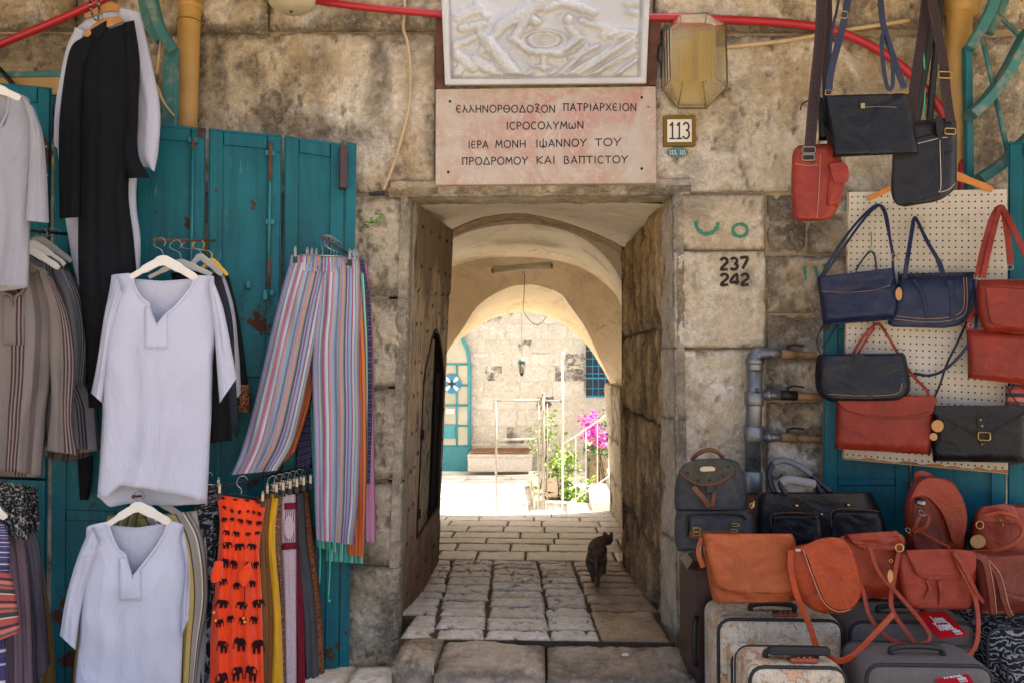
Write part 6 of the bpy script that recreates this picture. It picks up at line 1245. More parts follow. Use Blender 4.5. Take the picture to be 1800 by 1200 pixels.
part(t, 'strap', 'lt_red', lambda m: (strap(m, FP, [(1476, 944, o + .07), (1490, 975, o + .08), (1500, 1006, o + .08)], .026, .007, 12), strap(m, FP, [(1502, 1008, o + .08), (1516, 1035, o + .09), (1530, 1085, o + .12), (1570, 1125, o + .16), (1612, 1132, o + .16), (1634, 1122, o + .14), (1622, 1095, o + .12), (1580, 1045, o + .12), (1545, 1005, o + .10), (1528, 960, o + .09)], .015, .006, 70)))
part(t, 'buckle', 'chrome', lambda m: (buckle(m, FP, 1497, 1010, o + .09, .034, .014, .002, -.5),))
t = bag_thing('handbag', 'red leather handbag with a scalloped flap and two pleats at the centre of the pile', 'handbag', pb); o = .07
part(t, 'body', 'lt_red2', lambda m: bagbody(m, FP, [(968, 1576, 1712, 966), (985, 1574, 1716, 985), (1020, 1578, 1716, 1020), (1060, 1588, 1708, 1060), (1070, 1600, 1700, 1070)], o, .10, 4, seed=45, e=.1))
part(t, 'flap', 'lt_red2', lambda m: plate(m, FP, [(1592, 966), (1650, 964), (1708, 968), (1716, 990), (1708, 1010), (1670, 1016), (1630, 1016), (1612, 1008), (1600, 985)], o + .05, .014, 60))
part(t, 'pleat', 'lt_red2', lambda m: (strap(m, FP, [(1628, 1018, o + .052), (1634, 1034, o + .055), (1624, 1052, o + .052)], .010, .008, 12), strap(m, FP, [(1650, 1020, o + .054), (1653, 1040, o + .056), (1652, 1062, o + .052)], .010, .008, 10)))
part(t, 'strap', 'lt_red', lambda m: (strap(m, FP, [(1580, 968, o + .05), (1572, 1010, o + .06), (1566, 1062, o + .06), (1586, 1100, o + .1), (1630, 1150, o + .15), (1684, 1158, o + .16), (1716, 1130, o + .14), (1716, 1060, o + .08), (1694, 1010, o + .08), (1676, 972, o + .07)], .017, .007, 70), strap(m, FP, [(1676, 970, o + .08), (1690, 990, o + .085), (1716, 1040, o + .08), (1728, 1058, o + .06)], .014, .006, 20)))
part(t, 'ring', 'brass', lambda m: (ring(m, FP.at(1581, 962, o + .055), .015, .003, FP.n), ring(m, FP.at(1566, 985, o + .06), .006, .0015, FP.n)))
tag(part(None, 'bag_tag', 'wood_tag', lambda m: plate(m, FP, [(1565 + 5 * math.cos(k * .52), 1012 + 12 * math.sin(k * .52)) for k in range(12)], .135, .004)), 'slim oval wooden tag hanging beside the scalloped red handbag', 'tag', 'wooden tags')
t = bag_thing('handbag', 'large brown red bag with raw edged straps at the right edge of the pile', 'handbag', pb); o = .04
part(t, 'body', 'lt_brown', lambda m: bagbody(m, FP, [(972, 1712, 1850, 966), (990, 1708, 1860, 985), (1030, 1716, 1860, 1030), (1078, 1724, 1850, 1074)], o, .12, 3.5, seed=46))
part(t, 'strap', 'lt_brown', lambda m: (strap(m, FP, [(1706, 972, o + .07), (1730, 985, o + .08), (1740, 1030, o + .085), (1746, 1078, o + .07)], .022, .008, 24), strap(m, FP, [(1728, 976, o + .07), (1752, 1010, o + .08), (1766, 1060, o + .08), (1776, 1082, o + .07)], .020, .008, 24), strap(m, FP, [(1762, 1042, o + .08), (1790, 1050, o + .08), (1830, 1062, o + .07)], .016, .006, 14)))
part(t, 'piping', 'stitch', lambda m: (ptube(m, FP, [(1738, 984, o + .088), (1747, 1030, o + .092), (1752, 1078, o + .076)], .0014, 16), ptube(m, FP, [(1740, 984, o + .088), (1760, 1012, o + .09), (1773, 1062, o + .09), (1780, 1080, o + .08)], .0014, 18)))

edge_stitch('tan leather satchel', FP, [(1248, 992), (1256, 1020), (1270, 1034), (1302, 1040), (1378, 1042), (1396, 1038)], .056, 'lt_brown', .0013)
edge_stitch('red leather handbag with a scalloped', FP, [(1604, 986), (1614, 1004), (1632, 1011), (1668, 1011), (1704, 1006)], .1345, 'lt_brown', .0012)
# pipes and frames on the right of the facade
GP = yplane(-.10)
t = thing('water_pipe', 'grey steel stand pipe with three valved branches beside the right door jamb', 'pipe')
part(t, 'riser', ['galv', 'rust'], lambda m: (tube(m, [GP.at(1327, 640), GP.at(1326, 700), GP.at(1323, 830)], .040, 16), tube(m, [GP.at(1323, 828), GP.at(1321, 960)], .036, 14, mi=1), [lathe(m, GP.at(1326.5 - (y - 640) * .02, y + h), [(.044, 0), (.048, .006), (.048, h * 4 / F * .72), (.044, h * 4 / F * .72 + .006)], 16) for y, h in ((628, 12), (682, 30), (742, 34), (818, 46))]))
part(t, 'elbow', 'galv', lambda m: tube(m, [GP.at(1327, 652), GP.at(1327, 632), GP.at(1334, 622), GP.at(1350, 621), GP.at(1366, 621)], [.041, .042, .040, .030, .026], 14, 18))
for k, (y, yb) in enumerate(((622, 622), (694, 696), (768, 770))):
    part(t, 'branch', ['galv', 'galv_rust', 'dark'], lambda m: (tube(m, [GP.at(1340, y), GP.at(1372, y)], .022, 12), tube(m, [GP.at(1372, y), GP.at(1400, y + 1)], .025, 12, mi=1 if k != 1 else 2), tube(m, [GP.at(1398, y + 1), GP.at(1470, yb + 4, -.01)], .019, 12, mi=1), tube(m, [GP.at(1384, y), GP.at(1385, y - 14, .01)], .008, 8, mi=2), lathe(m, GP.at(1346, y), [(.026, 0), (.029, .004), (.029, .02), (.024, .024)], 12, (1, 0, 0))))
    part(t, 'valve_handle', 'dark', lambda m: ribbon(m, [GP.at(1384, y - 13, .015), GP.at(1396, y - 16, .02), GP.at(1413, y - 14, .02)], .014, .007, (0, -.3, 1), 8))
def wallpipe(name, label, cat, pts, r, mat, group=None, seg=10, n=60, collars=(), pl=WALL):
    mb = MB(); tube(mb, [pl.at(*p) for p in pts], r, seg, n)
    for p, L in collars: lathe(mb, pl.at(*p), [(r, 0), (r * 1.16, .006), (r * 1.16, L), (r, L + .006)], 14)
    return tag(mb.build(name, M[mat]), label, cat, group)
wallpipe('drain_pipe', 'yellow painted drain pipe with grey chips at the upper left above the shutter', 'pipe', [(336, -60, .09), (334, 0, .09), (330, 120, .09), (326, 250, .09)], .056, 'yellow_pipe', 'drain pipes', 18, 12, (((335, 18, .09), .03), ((333, 40, .09), .004)))
wallpipe('drain_pipe', 'yellow painted drain pipe with a cemented collar at the upper right', 'pipe', [(1688, 0, .10), (1686, 40, .10), (1683, 200, .10), (1682, 360, .10)], .058, 'yellow_pipe', 'drain pipes', 18, 12)
t = thing('pipe_collar', 'bulging cemented joint on top of the right yellow drain pipe', 'pipe joint')
part(t, 'joint', 'yellow_pipe', lambda m: lathe(m, WALL.at(1690, 30, .10), [(.060, 0), (.074, .02), (.082, .06), (.09, .12), (.088, .25)], 18, (.12, 0, 1)))
rp = 'red conduit along the facade'
wallpipe('conduit', 'red plastic conduit sagging down to the left of the black dress', 'conduit', [(-60, 100, .10), (0, 78, .10), (80, 45, .10), (150, 14, .10), (240, -30, .10)], .020, 'red_pipe', rp)
wallpipe('conduit', 'red plastic conduit running right under the ceiling lamp to the relief panel', 'conduit', [(480, -20, .08), (552, 0, .08), (650, 14, .08), (780, 26, .08), (900, 40, .03)], .019, 'red_pipe', rp)
wallpipe('conduit', 'red plastic conduit curving from the relief panel down behind the hanging bags', 'conduit', [(1120, 32, .05), (1200, 32, .05), (1300, 36, .05), (1390, 42, .06), (1470, 55, .06), (1550, 92, .07), (1610, 140, .08), (1655, 195, .09), (1684, 255, .10), (1692, 300, .16), (1692, 345, .16)], .021, 'red_pipe', rp)
wallpipe('conduit', 'thin ochre conduit behind the wall lamp on the right', 'conduit', [(1270, 84, .03), (1380, 72, .03), (1470, 56, .03), (1600, 36, .03)], .011, 'cable')
wallpipe('cable', 'cream cable hanging down the wall to an open plug left of the stone plaque', 'cable', [(711, -30, .05), (711, 20, .05), (709, 50, .05), (716, 75, .04), (721, 120, .03), (720, 180, .03), (712, 220, .03), (698, 270, .03), (686, 305, .03), (674, 334, .03)], .0085, 'cable', None, 8)
t = thing('cable_plug', 'small black plug at the end of the cream cable', 'plug'); part(t, 'plug', 'black', lambda m: (pbox(m, WALL, 658, 336, 675, 343, .015, .035), pbox(m, WALL, 648, 338, 659, 344, .015, .03)))
for k, (x0, x1, x2, r_) in enumerate(((1640, 1622, 1606, .020), (1652, 1640, 1632, .016))):
    wallpipe('cable', ['thick black cable behind the hanging brown straps', 'thinner black cable beside the thick one at the upper right'][k], 'cable', [(x0, -40, .14), (x0 - 2, 40, .14), (x1, 140, .12), (x2, 250, .08), (x2 - 2, 340, .06)], r_, 'cord', 'black cables')
wallpipe('cable', 'thin green wire beside the black cables', 'cable', [(1630, -20, .15), (1624, 80, .15), (1626, 150, .13), (1622, 230, .10)], .003, 'green_cord', None, 6)
# curved teal awning frames
def frame_bar(mb, pts, w_, t_, pl): strap(mb, pl, pts, w_, t_, 30)
AP = yplane(-.22); t = thing('awning_frame', 'curved teal steel window frame with struts at the upper right', 'frame', 'curved teal frames')
part(t, 'hoop', 'teal_worn', lambda m: (strap(m, AP, [(1760, -60, .02), (1748, 0, .02), (1728, 45, .02), (1704, 86, .02)], .05, .03, 24), strap(m, AP, [(1776, -40, -.03), (1762, 10, -.03), (1738, 60, -.03)], .04, .03, 16)))
part(t, 'hoop', 'teal_worn', lambda m: strap(m, AP, [(1830, 30, .06), (1800, 70, .06), (1768, 130, .06), (1735, 175, .06), (1704, 205, .06)], .05, .09, 30))
part(t, 'hoop', 'teal_worn', lambda m: strap(m, AP, [(1850, 205, .06), (1800, 250, .06), (1765, 285, .06), (1718, 318, .06)], .05, .09, 24))
part(t, 'strut', 'teal_worn', lambda m: (tube(m, [AP.at(1726, 66, .03), AP.at(1748, 160, .05)], .011, 8), tube(m, [AP.at(1750, 172, .05), AP.at(1772, 272, .05)], .011, 8), tube(m, [AP.at(1754, 26, -.02), AP.at(1792, 64, -.04)], .010, 8)))
part(t, 'post', 'teal_clean', lambda m: pbox(m, AP, 1700, 80, 1712, 370, -.04, .0))
t = thing('awning_frame', 'curved teal steel frame beside the left yellow drain pipe', 'frame', 'curved teal frames')
part(t, 'hoop', 'teal_worn', lambda m: (strap(m, AP, [(262, -40, .02), (270, 10, .02), (284, 55, .02), (308, 92, .02)], .05, .05, 24), strap(m, AP, [(246, -40, -.03), (254, 10, -.03), (266, 50, -.03), (282, 72, -.03)], .05, .03, 20)))
part(t, 'post', 'teal_worn', lambda m: (pbox(m, AP, 285, 88, 309, 225, -.05, -.01),))
part(t, 'strut', 'cable', lambda m: (tube(m, [AP.at(284, 66, 0), AP.at(276, 130, -.02)], .008, 8), ptube(m, AP, [(276, 150, 0), (288, 180, 0), (306, 204, 0)], .006, 12)))
t = thing('beam', 'ochre painted beam with a grey strut above the far left tunic', 'beam')
part(t, 'beam', 'yellow_pipe', lambda m: pbox(m, AP, -120, 134, 105, 168, -.06, .02)); part(t, 'beam_cap', 'teal_worn', lambda m: pbox(m, AP, -120, 126, 118, 136, -.07, .03)); part(t, 'strut', 'dark', lambda m: tube(m, [AP.at(-4, 118, .06), AP.at(34, 162, .03)], .012, 8))
t = thing('shutter_box', 'teal metal box under the ochre beam at the left', 'box')
part(t, 'housing', 'teal', lambda m: (pbox(m, AP, -60, 170, 98, 200, -.08, .04), pbox(m, AP, -60, 202, 94, 212, -.08, .02), pbox(m, AP, -60, 214, 94, 236, -.08, .0)))
# ------------------------------------------------------------------ plaques, lamp, numbers and marks on the facade
t = thing('stone_plaque', 'pink marble plaque with four lines of black Greek lettering above the doorway', 'plaque')
YP = yplane(-.055)
mb = MB(); pbox(mb, YP, 766, 155, 1154, 324, -.06, 0, 0, .004); pt = lambda x, y: YP.at(x, y, .0012)
for s, x0, x1, yb, k in (('ELLHNOPQODOXON', 802, 976, 198, .0), ('pATPIAPxEION', 990, 1119, 195, .0), ('ICPOCOLYMwN', 890, 1026, 228, -.012), ('IEPA', 823, 858, 261, -.01), ('MONH', 871, 924, 260, -.01), ('IWANNOY', 942, 1031, 259, -.02), ('TOY', 1046, 1092, 257, -.02), ('pPODPOMOY', 812, 928, 290, -.01), ('KAI', 943, 976, 288, 0), ('BApTICTOY', 991, 1104, 288, -.012)): text(mb, pt, s, x0, x1, yb, 12.5, 1.9, 1, k, .16)
text(mb, pt, '-', 1136, 1144, 193, 9, 1.6, 1); mb.build('slab', [M['pink_marble'], M['ink']], t)
for x, y in ((791, 179), (788, 303), (1128, 172), (1128, 297)): part(t, 'bolt', 'iron', lambda m: lathe(m, YP.at(x, y, -.002), [(.007, 0), (.007, .004), (.004, .007)], 10, (0, -1, 0)))
t = thing('relief_panel', 'white marble panel carved in relief with two figures over a bowl, above the pink plaque', 'relief')
CAPS = [(860, 76, 912, 140, 15, 22), (880, 48, 965, 2, 12, 15), (850, 90, 885, 48, 9, 12), (930, 30, 905, 70, 10, 14), (905, 70, 935, 92, 8, 16), (935, 92, 985, 96, 8, 18), (985, 92, 1015, 70, 8, 16), (1015, 68, 1000, 48, 9, 15), (940, 36, 944, 40, 10, 20), (998, 36, 1000, 40, 10, 20), (957, 100, 957, 122, 6, 12), (946, 120, 968, 120, 4, 12),
        (985, 4, 1040, 22, 9, 14), (960, 16, 990, 8, 8, 14), (1110, 72, 995, 140, 9, 12), (1112, 92, 1030, 142, 6, 11), (1060, 62, 1110, 60, 9, 11), (1030, 85, 985, 135, 7, 11), (1116, 108, 1080, 138, 5, 10), (1020, 36, 1100, 64, 7, 10), (1050, 84, 1000, 104, 5, 12), (806, 96, 830, 118, 12, 14), (812, 118, 800, 138, 8, 10), (838, 108, 868, 124, 13, 14), (800, 82, 836, 66, 8, 11), (816, 50, 852, 44, 9, 12), (812, 30, 846, 16, 11, 10), (852, 66, 846, 60, 8, 13), (1104, 20, 1122, 26, 8, 9), (1100, 8, 1120, 4, 6, 8), (880, 130, 850, 142, 8, 8), (935, 128, 915, 140, 7, 9), (975, 126, 960, 140, 6, 9), (842, 6, 858, 30, 7, 9), (890, 96, 880, 84, 8, 10)]
def relief(U, V, X, Y):
    px = 783 + U * 352; py = 150 - V * 272; h = np.zeros_like(px)
    wx = px + 2.5 * fbm(px / 14, py / 14, 3, 3); wy = py + 2.5 * fbm(px / 14, py / 14, 8, 3)
    for x0, y0, x1, y1, r_, hh in CAPS:
        L = (x1 - x0) ** 2 + (y1 - y0) ** 2; tt = np.clip(((wx - x0) * (x1 - x0) + (wy - y0) * (y1 - y0)) / L, 0, 1)
        d = np.hypot(wx - x0 - tt * (x1 - x0), wy - y0 - tt * (y1 - y0)); h = np.maximum(h, hh * np.sqrt(np.clip(1 - (d / r_) ** 2, 0, 1)))
        h = np.maximum(h, hh * .35 * np.exp(-(d / (r_ * 1.5)) ** 2))
    e = np.hypot((px - 957) / 36, (py - 72) / 17); h = np.maximum(h, 10 * np.exp(-((e - 1) / .16) ** 2)); h = np.maximum(h, np.where(e < .8, 5 + 4 * np.cos(e * 9), 0))
    h += 4.5 * np.abs(fbm(px / 8, py / 6, 2, 4)) * (h > 1.5) + 1.2 * fbm(px / 30, py / 30, 6, 2)
    h += np.where((py > 60) & (px > 990), 2.2 * np.sin((px + 1.35 * py) / 3.4), 0) * (h > 2)
    dx = np.minimum(px - 783, 1135 - px); dy = 150 - py; d = np.minimum(dx, dy); fr = np.clip((12 - d) / 2, 0, 1); gr = np.exp(-((d - 12) / 1.6) ** 2)
    return (h * (1 - fr) * np.clip((d - 13) / 5, 0, 1) + fr * 10 - gr * 5) * .0026
mb = MB(); patch(mb, [P(783, 150, -.075), P(1135, 147, -.075), P(1146, -122, -.17), P(772, -122, -.17)], (0, -1, -.25), .0045, .0, .01, .003, 5, .05, .5, hf=relief, dd=(9, 1)); mb.build('panel', M['white_marble'], t)
for k, (q, o) in enumerate((([(766, 28), (779, 28), (779, 156), (766, 156)], .0), ([(1143, 24), (1163, 24), (1153, 150), (1136, 150)], .0))):
    mb = MB(); plate(mb, WALL, q, .0, .05, 0, 0, .05); tag(mb.build('bracket', M['rust']), ['rusty upright bracket left of the relief panel', 'rusty leaning bracket right of the relief panel'][k], 'bracket')
t = thing('wall_lamp', 'octagonal wall lamp with ribbed amber glass right of the relief panel', 'lamp')
OC = [(1196, 27), (1243, 25), (1274, 44), (1277, 152), (1241, 189), (1192, 189), (1165, 155), (1167, 57)]; IC = [(1196, 40), (1240, 40), (1258, 46), (1259, 138), (1236, 143), (1200, 144), (1179, 141), (1180, 48)]
def lampb(m):
    v = [WALL.at(*p, .03) for p in OC] + [WALL.at(*p, .09) for p in OC] + [WALL.at(*p, .19) for p in IC]
    m.add(v, gf(8, 3, True) + [list(range(16, 24)), list(range(8))[::-1]], False)
part(t, 'glass', 'lamp_glass', lampb)
part(t, 'reflector', 'gold_reflector', lambda m: (pbox(m, WALL, 1190, 66, 1214, 146, .05, .10), pbox(m, WALL, 1222, 50, 1254, 142, .05, .085)))
part(t, 'edge_bar', 'lamp_metal', lambda m: [tube(m, [WALL.at(*OC[k], .09), WALL.at(*IC[k], .191)], .0022, 5) for k in range(8)])
part(t, 'rim', 'lamp_metal', lambda m: tube(m, [WALL.at(*p, .05) for p in OC], .009, 8, closed=True))
part(t, 'back_plate', 'lamp_cream', lambda m: plate(m, WALL, OC, .0, .035))
part(t, 'clip', 'dark', lambda m: ptube(m, WALL, [(1166, 72, .05), (1158, 84, .06), (1157, 104, .06), (1162, 112, .055), (1162, 138, .05)], .005, 14))
CL = yplane(-.30); t = thing('ceiling_lamp', 'cream dome lamp hanging at the top edge left of the relief panel', 'lamp')
c = CL.at(512, 20); part(t, 'dome', 'lamp_cream', lambda m: lathe(m, c, [(.02, 0), (.07, .006), (.105, .03), (.118, .07), (.118, .16), (.06, .24)], 28))
part(t, 'finial', 'brown_iron', lambda m: lathe(m, c - Vector((0, 0, .008)), [(.004, 0), (.008, .004), (.006, .01)], 10)); part(t, 'arm', 'lamp_metal', lambda m: tube(m, [c + Vector((0, 0, .22)), c + Vector((0, .12, .28)), c + Vector((0, .32, .28))], .012, 8))
t = thing('house_number', 'cream glazed tile with gilt border reading 113 under the wall lamp', 'number tile')
part(t, 'border', 'gold_tile', lambda m: pbox(m, WALL, 1166, 203, 1223, 257, .0, .028)); mb = MB(); pbox(mb, WALL, 1173, 210, 1216, 250, .028, .032); pt = lambda x, y: WALL.at(x, y, .0335)
for g_, x0, x1, w_ in (('1', 1176, 1187, 2.6), ('1', 1188, 1199, 2.6), ('3', 1200, 1213, 2.8)): text(mb, pt, g_, x0, x1, 244, 28, w_, 1)
mb.build('face', [M['tile'], M['ink']], t)
t = thing('number_plate', 'small oval green plate reading 113, 111 under the house number tile', 'number plate')
part(t, 'plate', 'oval', lambda m: plate(m, WALL, [(1191 + 19 * math.cos(k * .3142), 268 + 9.5 * math.sin(k * .3142)) for k in range(20)], .012, .010))
mb = MB(); text(mb, lambda x, y: WALL.at(x, y, .0235), '113, 111', 1177, 1205, 271.5, 7, .9); mb.build('numerals', M['white_ink'], t)
# marks painted straight on the stones follow the stone faces
from mathutils.bvhtree import BVHTree
fw_ = [o for o in kids(bld) if o.name == 'facade_wall'][0]; BV = BVHTree.FromPolygons([v.co for v in fw_.data.vertices], [p.vertices for p in fw_.data.polygons])
def onw(x, y, e=.0022):
    d = ray(x, y).normalized(); h = BV.ray_cast(CAM, d); return (h[0] - d * e) if h[0] is not None else P(x, y, -.02)
def stroke(mb, pts, w_, n, jit=.0):
    q = cr(pts, n); L = []
    for i, p in enumerate(q):
        a, b = q[max(0, i - 1)], q[min(n - 1, i + 1)]; d = math.hypot(b[0] - a[0], b[1] - a[1]) or 1; nx, ny = -(b[1] - a[1]) / d, (b[0] - a[0]) / d; ww = w_ / 2 * (1 + random.uniform(-jit, jit)); L += [onw(p[0] + nx * ww * k, p[1] + ny * ww * k) for k in (-1, 0, 1)]
    mb.add(L, [(3 * i + k, 3 * i + k + 1, 3 * i + k + 4, 3 * i + k + 3) for i in range(n - 1) for k in (0, 1)], False)
def mark(name, label, cat, glyphs, mat, w_):
    mb = MB()
    for g_, x0, x1, yb, h in glyphs:
        for st in GL[g_][1]: stroke(mb, [(x0 + a * (x1 - x0) / .66, yb - b * h) for a, b in st], w_, max(6, 4 * len(st)), .12)
    tag(mb.build(name, M[mat]), label, cat)
mark('stencilled_number', 'black stencilled number 237 on the right door jamb', 'number', [('2', 1266, 1280, 474, 20), ('3', 1283, 1298, 474, 20), ('7', 1300, 1316, 473, 20)], 'stencil', 5.2)
mark('stencilled_number', 'black stencilled number 242 under the number 237', 'number', [('2', 1266, 1281, 501, 19), ('4', 1283, 1299, 501, 19), ('2', 1302, 1317, 501, 19)], 'stencil', 5.2)
for lab, st, w_ in (('green painted open curve on the right door jamb', [(1223, 388), (1226, 402), (1238, 411), (1252, 409), (1260, 400), (1262, 391)], 7), ('green painted ring beside the green curve on the right door jamb', [(1301 + 13 * math.cos(k * .5236), 405 + 11 * math.sin(k * .5236)) for k in range(13)], 6)):
    mb = MB(); stroke(mb, st, w_, 26, .25); tag(mb.build('paint_mark', M['green_ink']), lab, 'paint mark')
mb = MB(); stroke(mb, [(1414, 468), (1416, 492)], 5, 8, .3); stroke(mb, [(1432, 468), (1440, 488), (1452, 470)], 5, 12, .3); tag(mb.build('paint_mark', M['green_ink']), 'faint green strokes on the stones left of the blue flap bag', 'paint mark')

# ------------------------------------------------------------------ foliage
def leaves(mb, c, r_, n, s, seed, mi=0, cut=None):
    rd = random.Random(seed); c = Vector(c); k = 0
    cl = [(c + Vector((rd.gauss(0, .5) * r_[0], rd.gauss(0, .5) * r_[1], rd.gauss(0, .5) * r_[2])), rd.uniform(.12, .34)) for _ in range(max(3, n // 24))]
    while k < n:
        b, q = rd.choice(cl); p = b + Vector((rd.gauss(0, q * r_[0]), rd.gauss(0, q * r_[1]), rd.gauss(0, q * r_[2]))); k += 1
        d = Vector((rd.uniform(-1, 1), rd.uniform(-1, 1), rd.uniform(-.6, .5))).normalized(); u = d.cross(Vector((rd.uniform(-1, 1), rd.uniform(-1, 1), rd.uniform(-1, 1)))).normalized(); nn = d.cross(u); ss = s * rd.uniform(.6, 1.3)
        mb.add([p, p + d * ss * .5 + u * ss * .32 + nn * ss * .1, p + d * ss, p + d * ss * .5 - u * ss * .32 + nn * ss * .1], [(0, 1, 2), (0, 2, 3)], True, mi)
for k, (x, y, n, s, lab) in enumerate(((650, 392, 44, .022, 'tuft of small green leaves growing from the top of the left jamb stones'), (1456, 470, 26, .016, 'small weed in the joint left of the blue flap bag'), (1440, 764, 12, .014, 'tiny weed beside the lowest pipe branch'))):
    mb = MB(); leaves(mb, P(x, y, -.05), (.06, .025, .035) if k == 0 else (.025, .02, .03), n, s, 60 + k); tag(mb.build('weed', M['weed']), lab, 'weed')

# ------------------------------------------------------------------ the old wooden door, open against the left side of the passage
Hb, Ht, Eb, Et = P(703, 1114, .27), P(735, 362, .27), P(770, 985, 1.5), P(795, 405, 1.5)
dn = (Eb - Hb).cross(Ht - Hb).normalized(); dn = dn if dn.x > 0 else -dn
door = None
def dpt(u, v, o=0.0): return Hb.lerp(Eb, u).lerp(Ht.lerp(Et, u), v) + dn * o
def wicket(u, v):                     # True inside the small arched opening
    if not (.30 < u < .90) or v < .175: return False
    k = (u - .60) / .30; top = .70 - .13 * (abs(k) ** 1.8); return v < top
nails = [(u, v) for v in (.08, .80, .86, .955) for u in (.08, .3, .55, .78, .94)] + [(u, v) for u in (.06, .16, .955) for v in (.2, .28, .37, .46, .55, .63, .72)] + [(.25, .74), (.45, .765), (.68, .745), (.35, .70), (.84, .7), (.23, .6), (.22, .4)]
mb = MB(); nu, nv = 110, 210; v = []; st = []; keep = []
for j in range(nv):
    for i in range(nu):
        u, w_ = i / (nu - 1), j / (nv - 1); h = .004 * float(fbm(u * 30, w_ * 6, 4, 3)); s = 0
        pl_ = (u * 5.2 + .02 * math.sin(w_ * 9)) % 1; h -= .008 * math.exp(-(min(pl_, 1 - pl_) / .035) ** 2)
        if w_ > .80: h += .008
        if abs(w_ - .80) < .006: h -= .006
        if w_ < .12: h += .006
        for a, b in nails:
            d2 = ((u - a) * 1.22) ** 2 + ((w_ - b) * 2.35) ** 2
            if d2 < .00018: h += .011 * math.sqrt(1 - d2 / .00018); s = 1
        v.append(dpt(u, w_, h)); st.append(s)
fc = [f for f in gf(nu, nv) if not wicket((f[0] % nu + .5) / (nu - 1), (f[0] // nu + .5) / (nv - 1))]
mb.add(v, fc, True, 0, tint=[.5] * len(v), stain=st)
vb = [dpt(*p, o) for o in (-.002, -.06) for p in ((0, 0), (1, 0), (1, 1), (0, 1))]; mb.add(vb, [(0, 1, 5, 4), (1, 2, 6, 5), (2, 3, 7, 6), (3, 0, 4, 7)], False)
door = mb.build('wooden_door', M['door_wood'], bld, 'studded old timber door leaf with a small arched wicket, open against the left wall')
_m = M['door_wood']; _s = NT.__new__(NT); _s.m = _m; _s.t = _m.node_tree; _s.N = _s.t.nodes; _s.b = _s.N['Principled BSDF']
_s.l(_s.mix(_s.attr('stain'), _s.b.inputs['Base Color'].links[0].from_socket, (.012, .010, .009, 1)), _s.b.inputs['Base Color'])
mb = MB(); pts = [(.30, .175), (.30, .4)] + [(.60 - .30 * math.cos(a), .70 - .13 * abs(math.cos(a)) ** 1.8) for a in [math.pi * k / 20 for k in range(21)]] + [(.90, .4), (.90, .175)]
n_ = len(pts); mb.add([dpt(u, w_, o) for o in (.004, -.05) for u, w_ in pts], gf(n_, 2, True), False); tube(mb, [dpt(u, w_, -.006) for u, w_ in pts], .014, 8, closed=True); mb.build('wicket_frame', M['iron'], door)
mb = MB(); q = []
for j in range(30):
    w_ = .18 + (.675 - .18) * j / 29
    for i in range(10):
        u = .312 + .31 * i / 9
        if w_ > .70 - .13 * abs((u - .6) / .30) ** 1.8 - .012: w2 = .70 - .13 * abs((u - .6) / .30) ** 1.8 - .012
        else: w2 = w_
        q.append(dpt(u, w2, -.004 - .006 * (i / 9) + .004 * float(fbm(u * 40, w_ * 8, 7, 2))))
mb.add(q, gf(10, 30), True); wk = mb.build('wicket_leaf', M['door_light'], door)
mb = MB(); mb.add([dpt(u, w_, -.052) for u, w_ in ((.25, .15), (.95, .15), (.95, .72), (.25, .72))], [(0, 1, 2, 3)], False); mb.build('wicket_back', M['iron'], door)  # dark sheet painted in for the shaded void behind the wicket
for w_ in (.24, .44): mb = MB(); tube(mb, [dpt(.29, w_ - .012, .012), dpt(.29, w_ + .012, .012)], .012, 8); mb.build('hinge', M['iron'], door)

# ------------------------------------------------------------------ passage lamp, loose wire, cat, scraps
t = thing('strip_light', 'unlit fluorescent strip light under the passage vault', 'lamp'); a, b = P(866, 480, 3.35), P(970, 471, 3.30); c = (a + b) / 2; ang = math.atan2(b.z - a.z, b.x - a.x); MX = Matrix.Rotation(-ang, 3, 'Y')
part(t, 'housing', 'lamp_cream', lambda m: box(m, c + Vector((0, .02, .035)), ((b - a).length, .10, .05), 0, 0, .006, MX)); part(t, 'end_cap', 'lamp_metal', lambda m: [box(m, p + Vector((0, -.02, .012)), (.02, .10, .045), 0, 0, .004, MX) for p in (a, b)])
part(t, 'tube', 'tube_white', lambda m: tube(m, [a + Vector((.01, -.03, .004)), b + Vector((-.01, -.03, .004))], .014, 10))
mb = MB(); tube(mb, [P(918, 478, 3.3), P(922, 484, 3.3), P(921, 520, 3.6), P(920, 545, 4.0), P(930, 562, 4.3), P(943, 571, 4.6), P(954, 566, 4.8), P(960, 556, 4.9)], .0035, 6, 40); tag(mb.build('wire', M['cord']), 'loose wire dangling from the strip light in the passage', 'wire')
ct = MB()
def vt(pts, rad):
    n = (len(pts) - 1) * 5 + 1; q = cr([p + (r_,) for p, r_ in zip(pts, rad)], n); tube(ct, [p[:3] for p in q], [p[3] for p in q], 10)
vt([(.372, 1.14, .262), (.375, 1.19, .272), (.385, 1.34, .262), (.405, 1.48, .258), (.43, 1.56, .262), (.46, 1.62, .262)], (.03, .054, .062, .054, .040, .032))
vt([(.45, 1.60, .26), (.478, 1.635, .256), (.50, 1.66, .252), (.52, 1.675, .242)], (.034, .040, .036, .016))
vt([(.350, 1.19, .25), (.338, 1.245, .19), (.345, 1.185, .13), (.350, 1.19, .09), (.350, 1.21, .082)], (.044, .034, .018, .014, .016))
vt([(.402, 1.19, .25), (.410, 1.235, .18), (.382, 1.13, .135), (.374, 1.12, .09), (.374, 1.145, .083)], (.044, .034, .018, .014, .016))
vt([(.385, 1.50, .24), (.388, 1.52, .15), (.392, 1.50, .06), (.392, 1.52, .05)], (.034, .020, .014, .016))
vt([(.44, 1.50, .23), (.452, 1.535, .15), (.452, 1.525, .06), (.452, 1.55, .05)], (.034, .020, .014, .016))
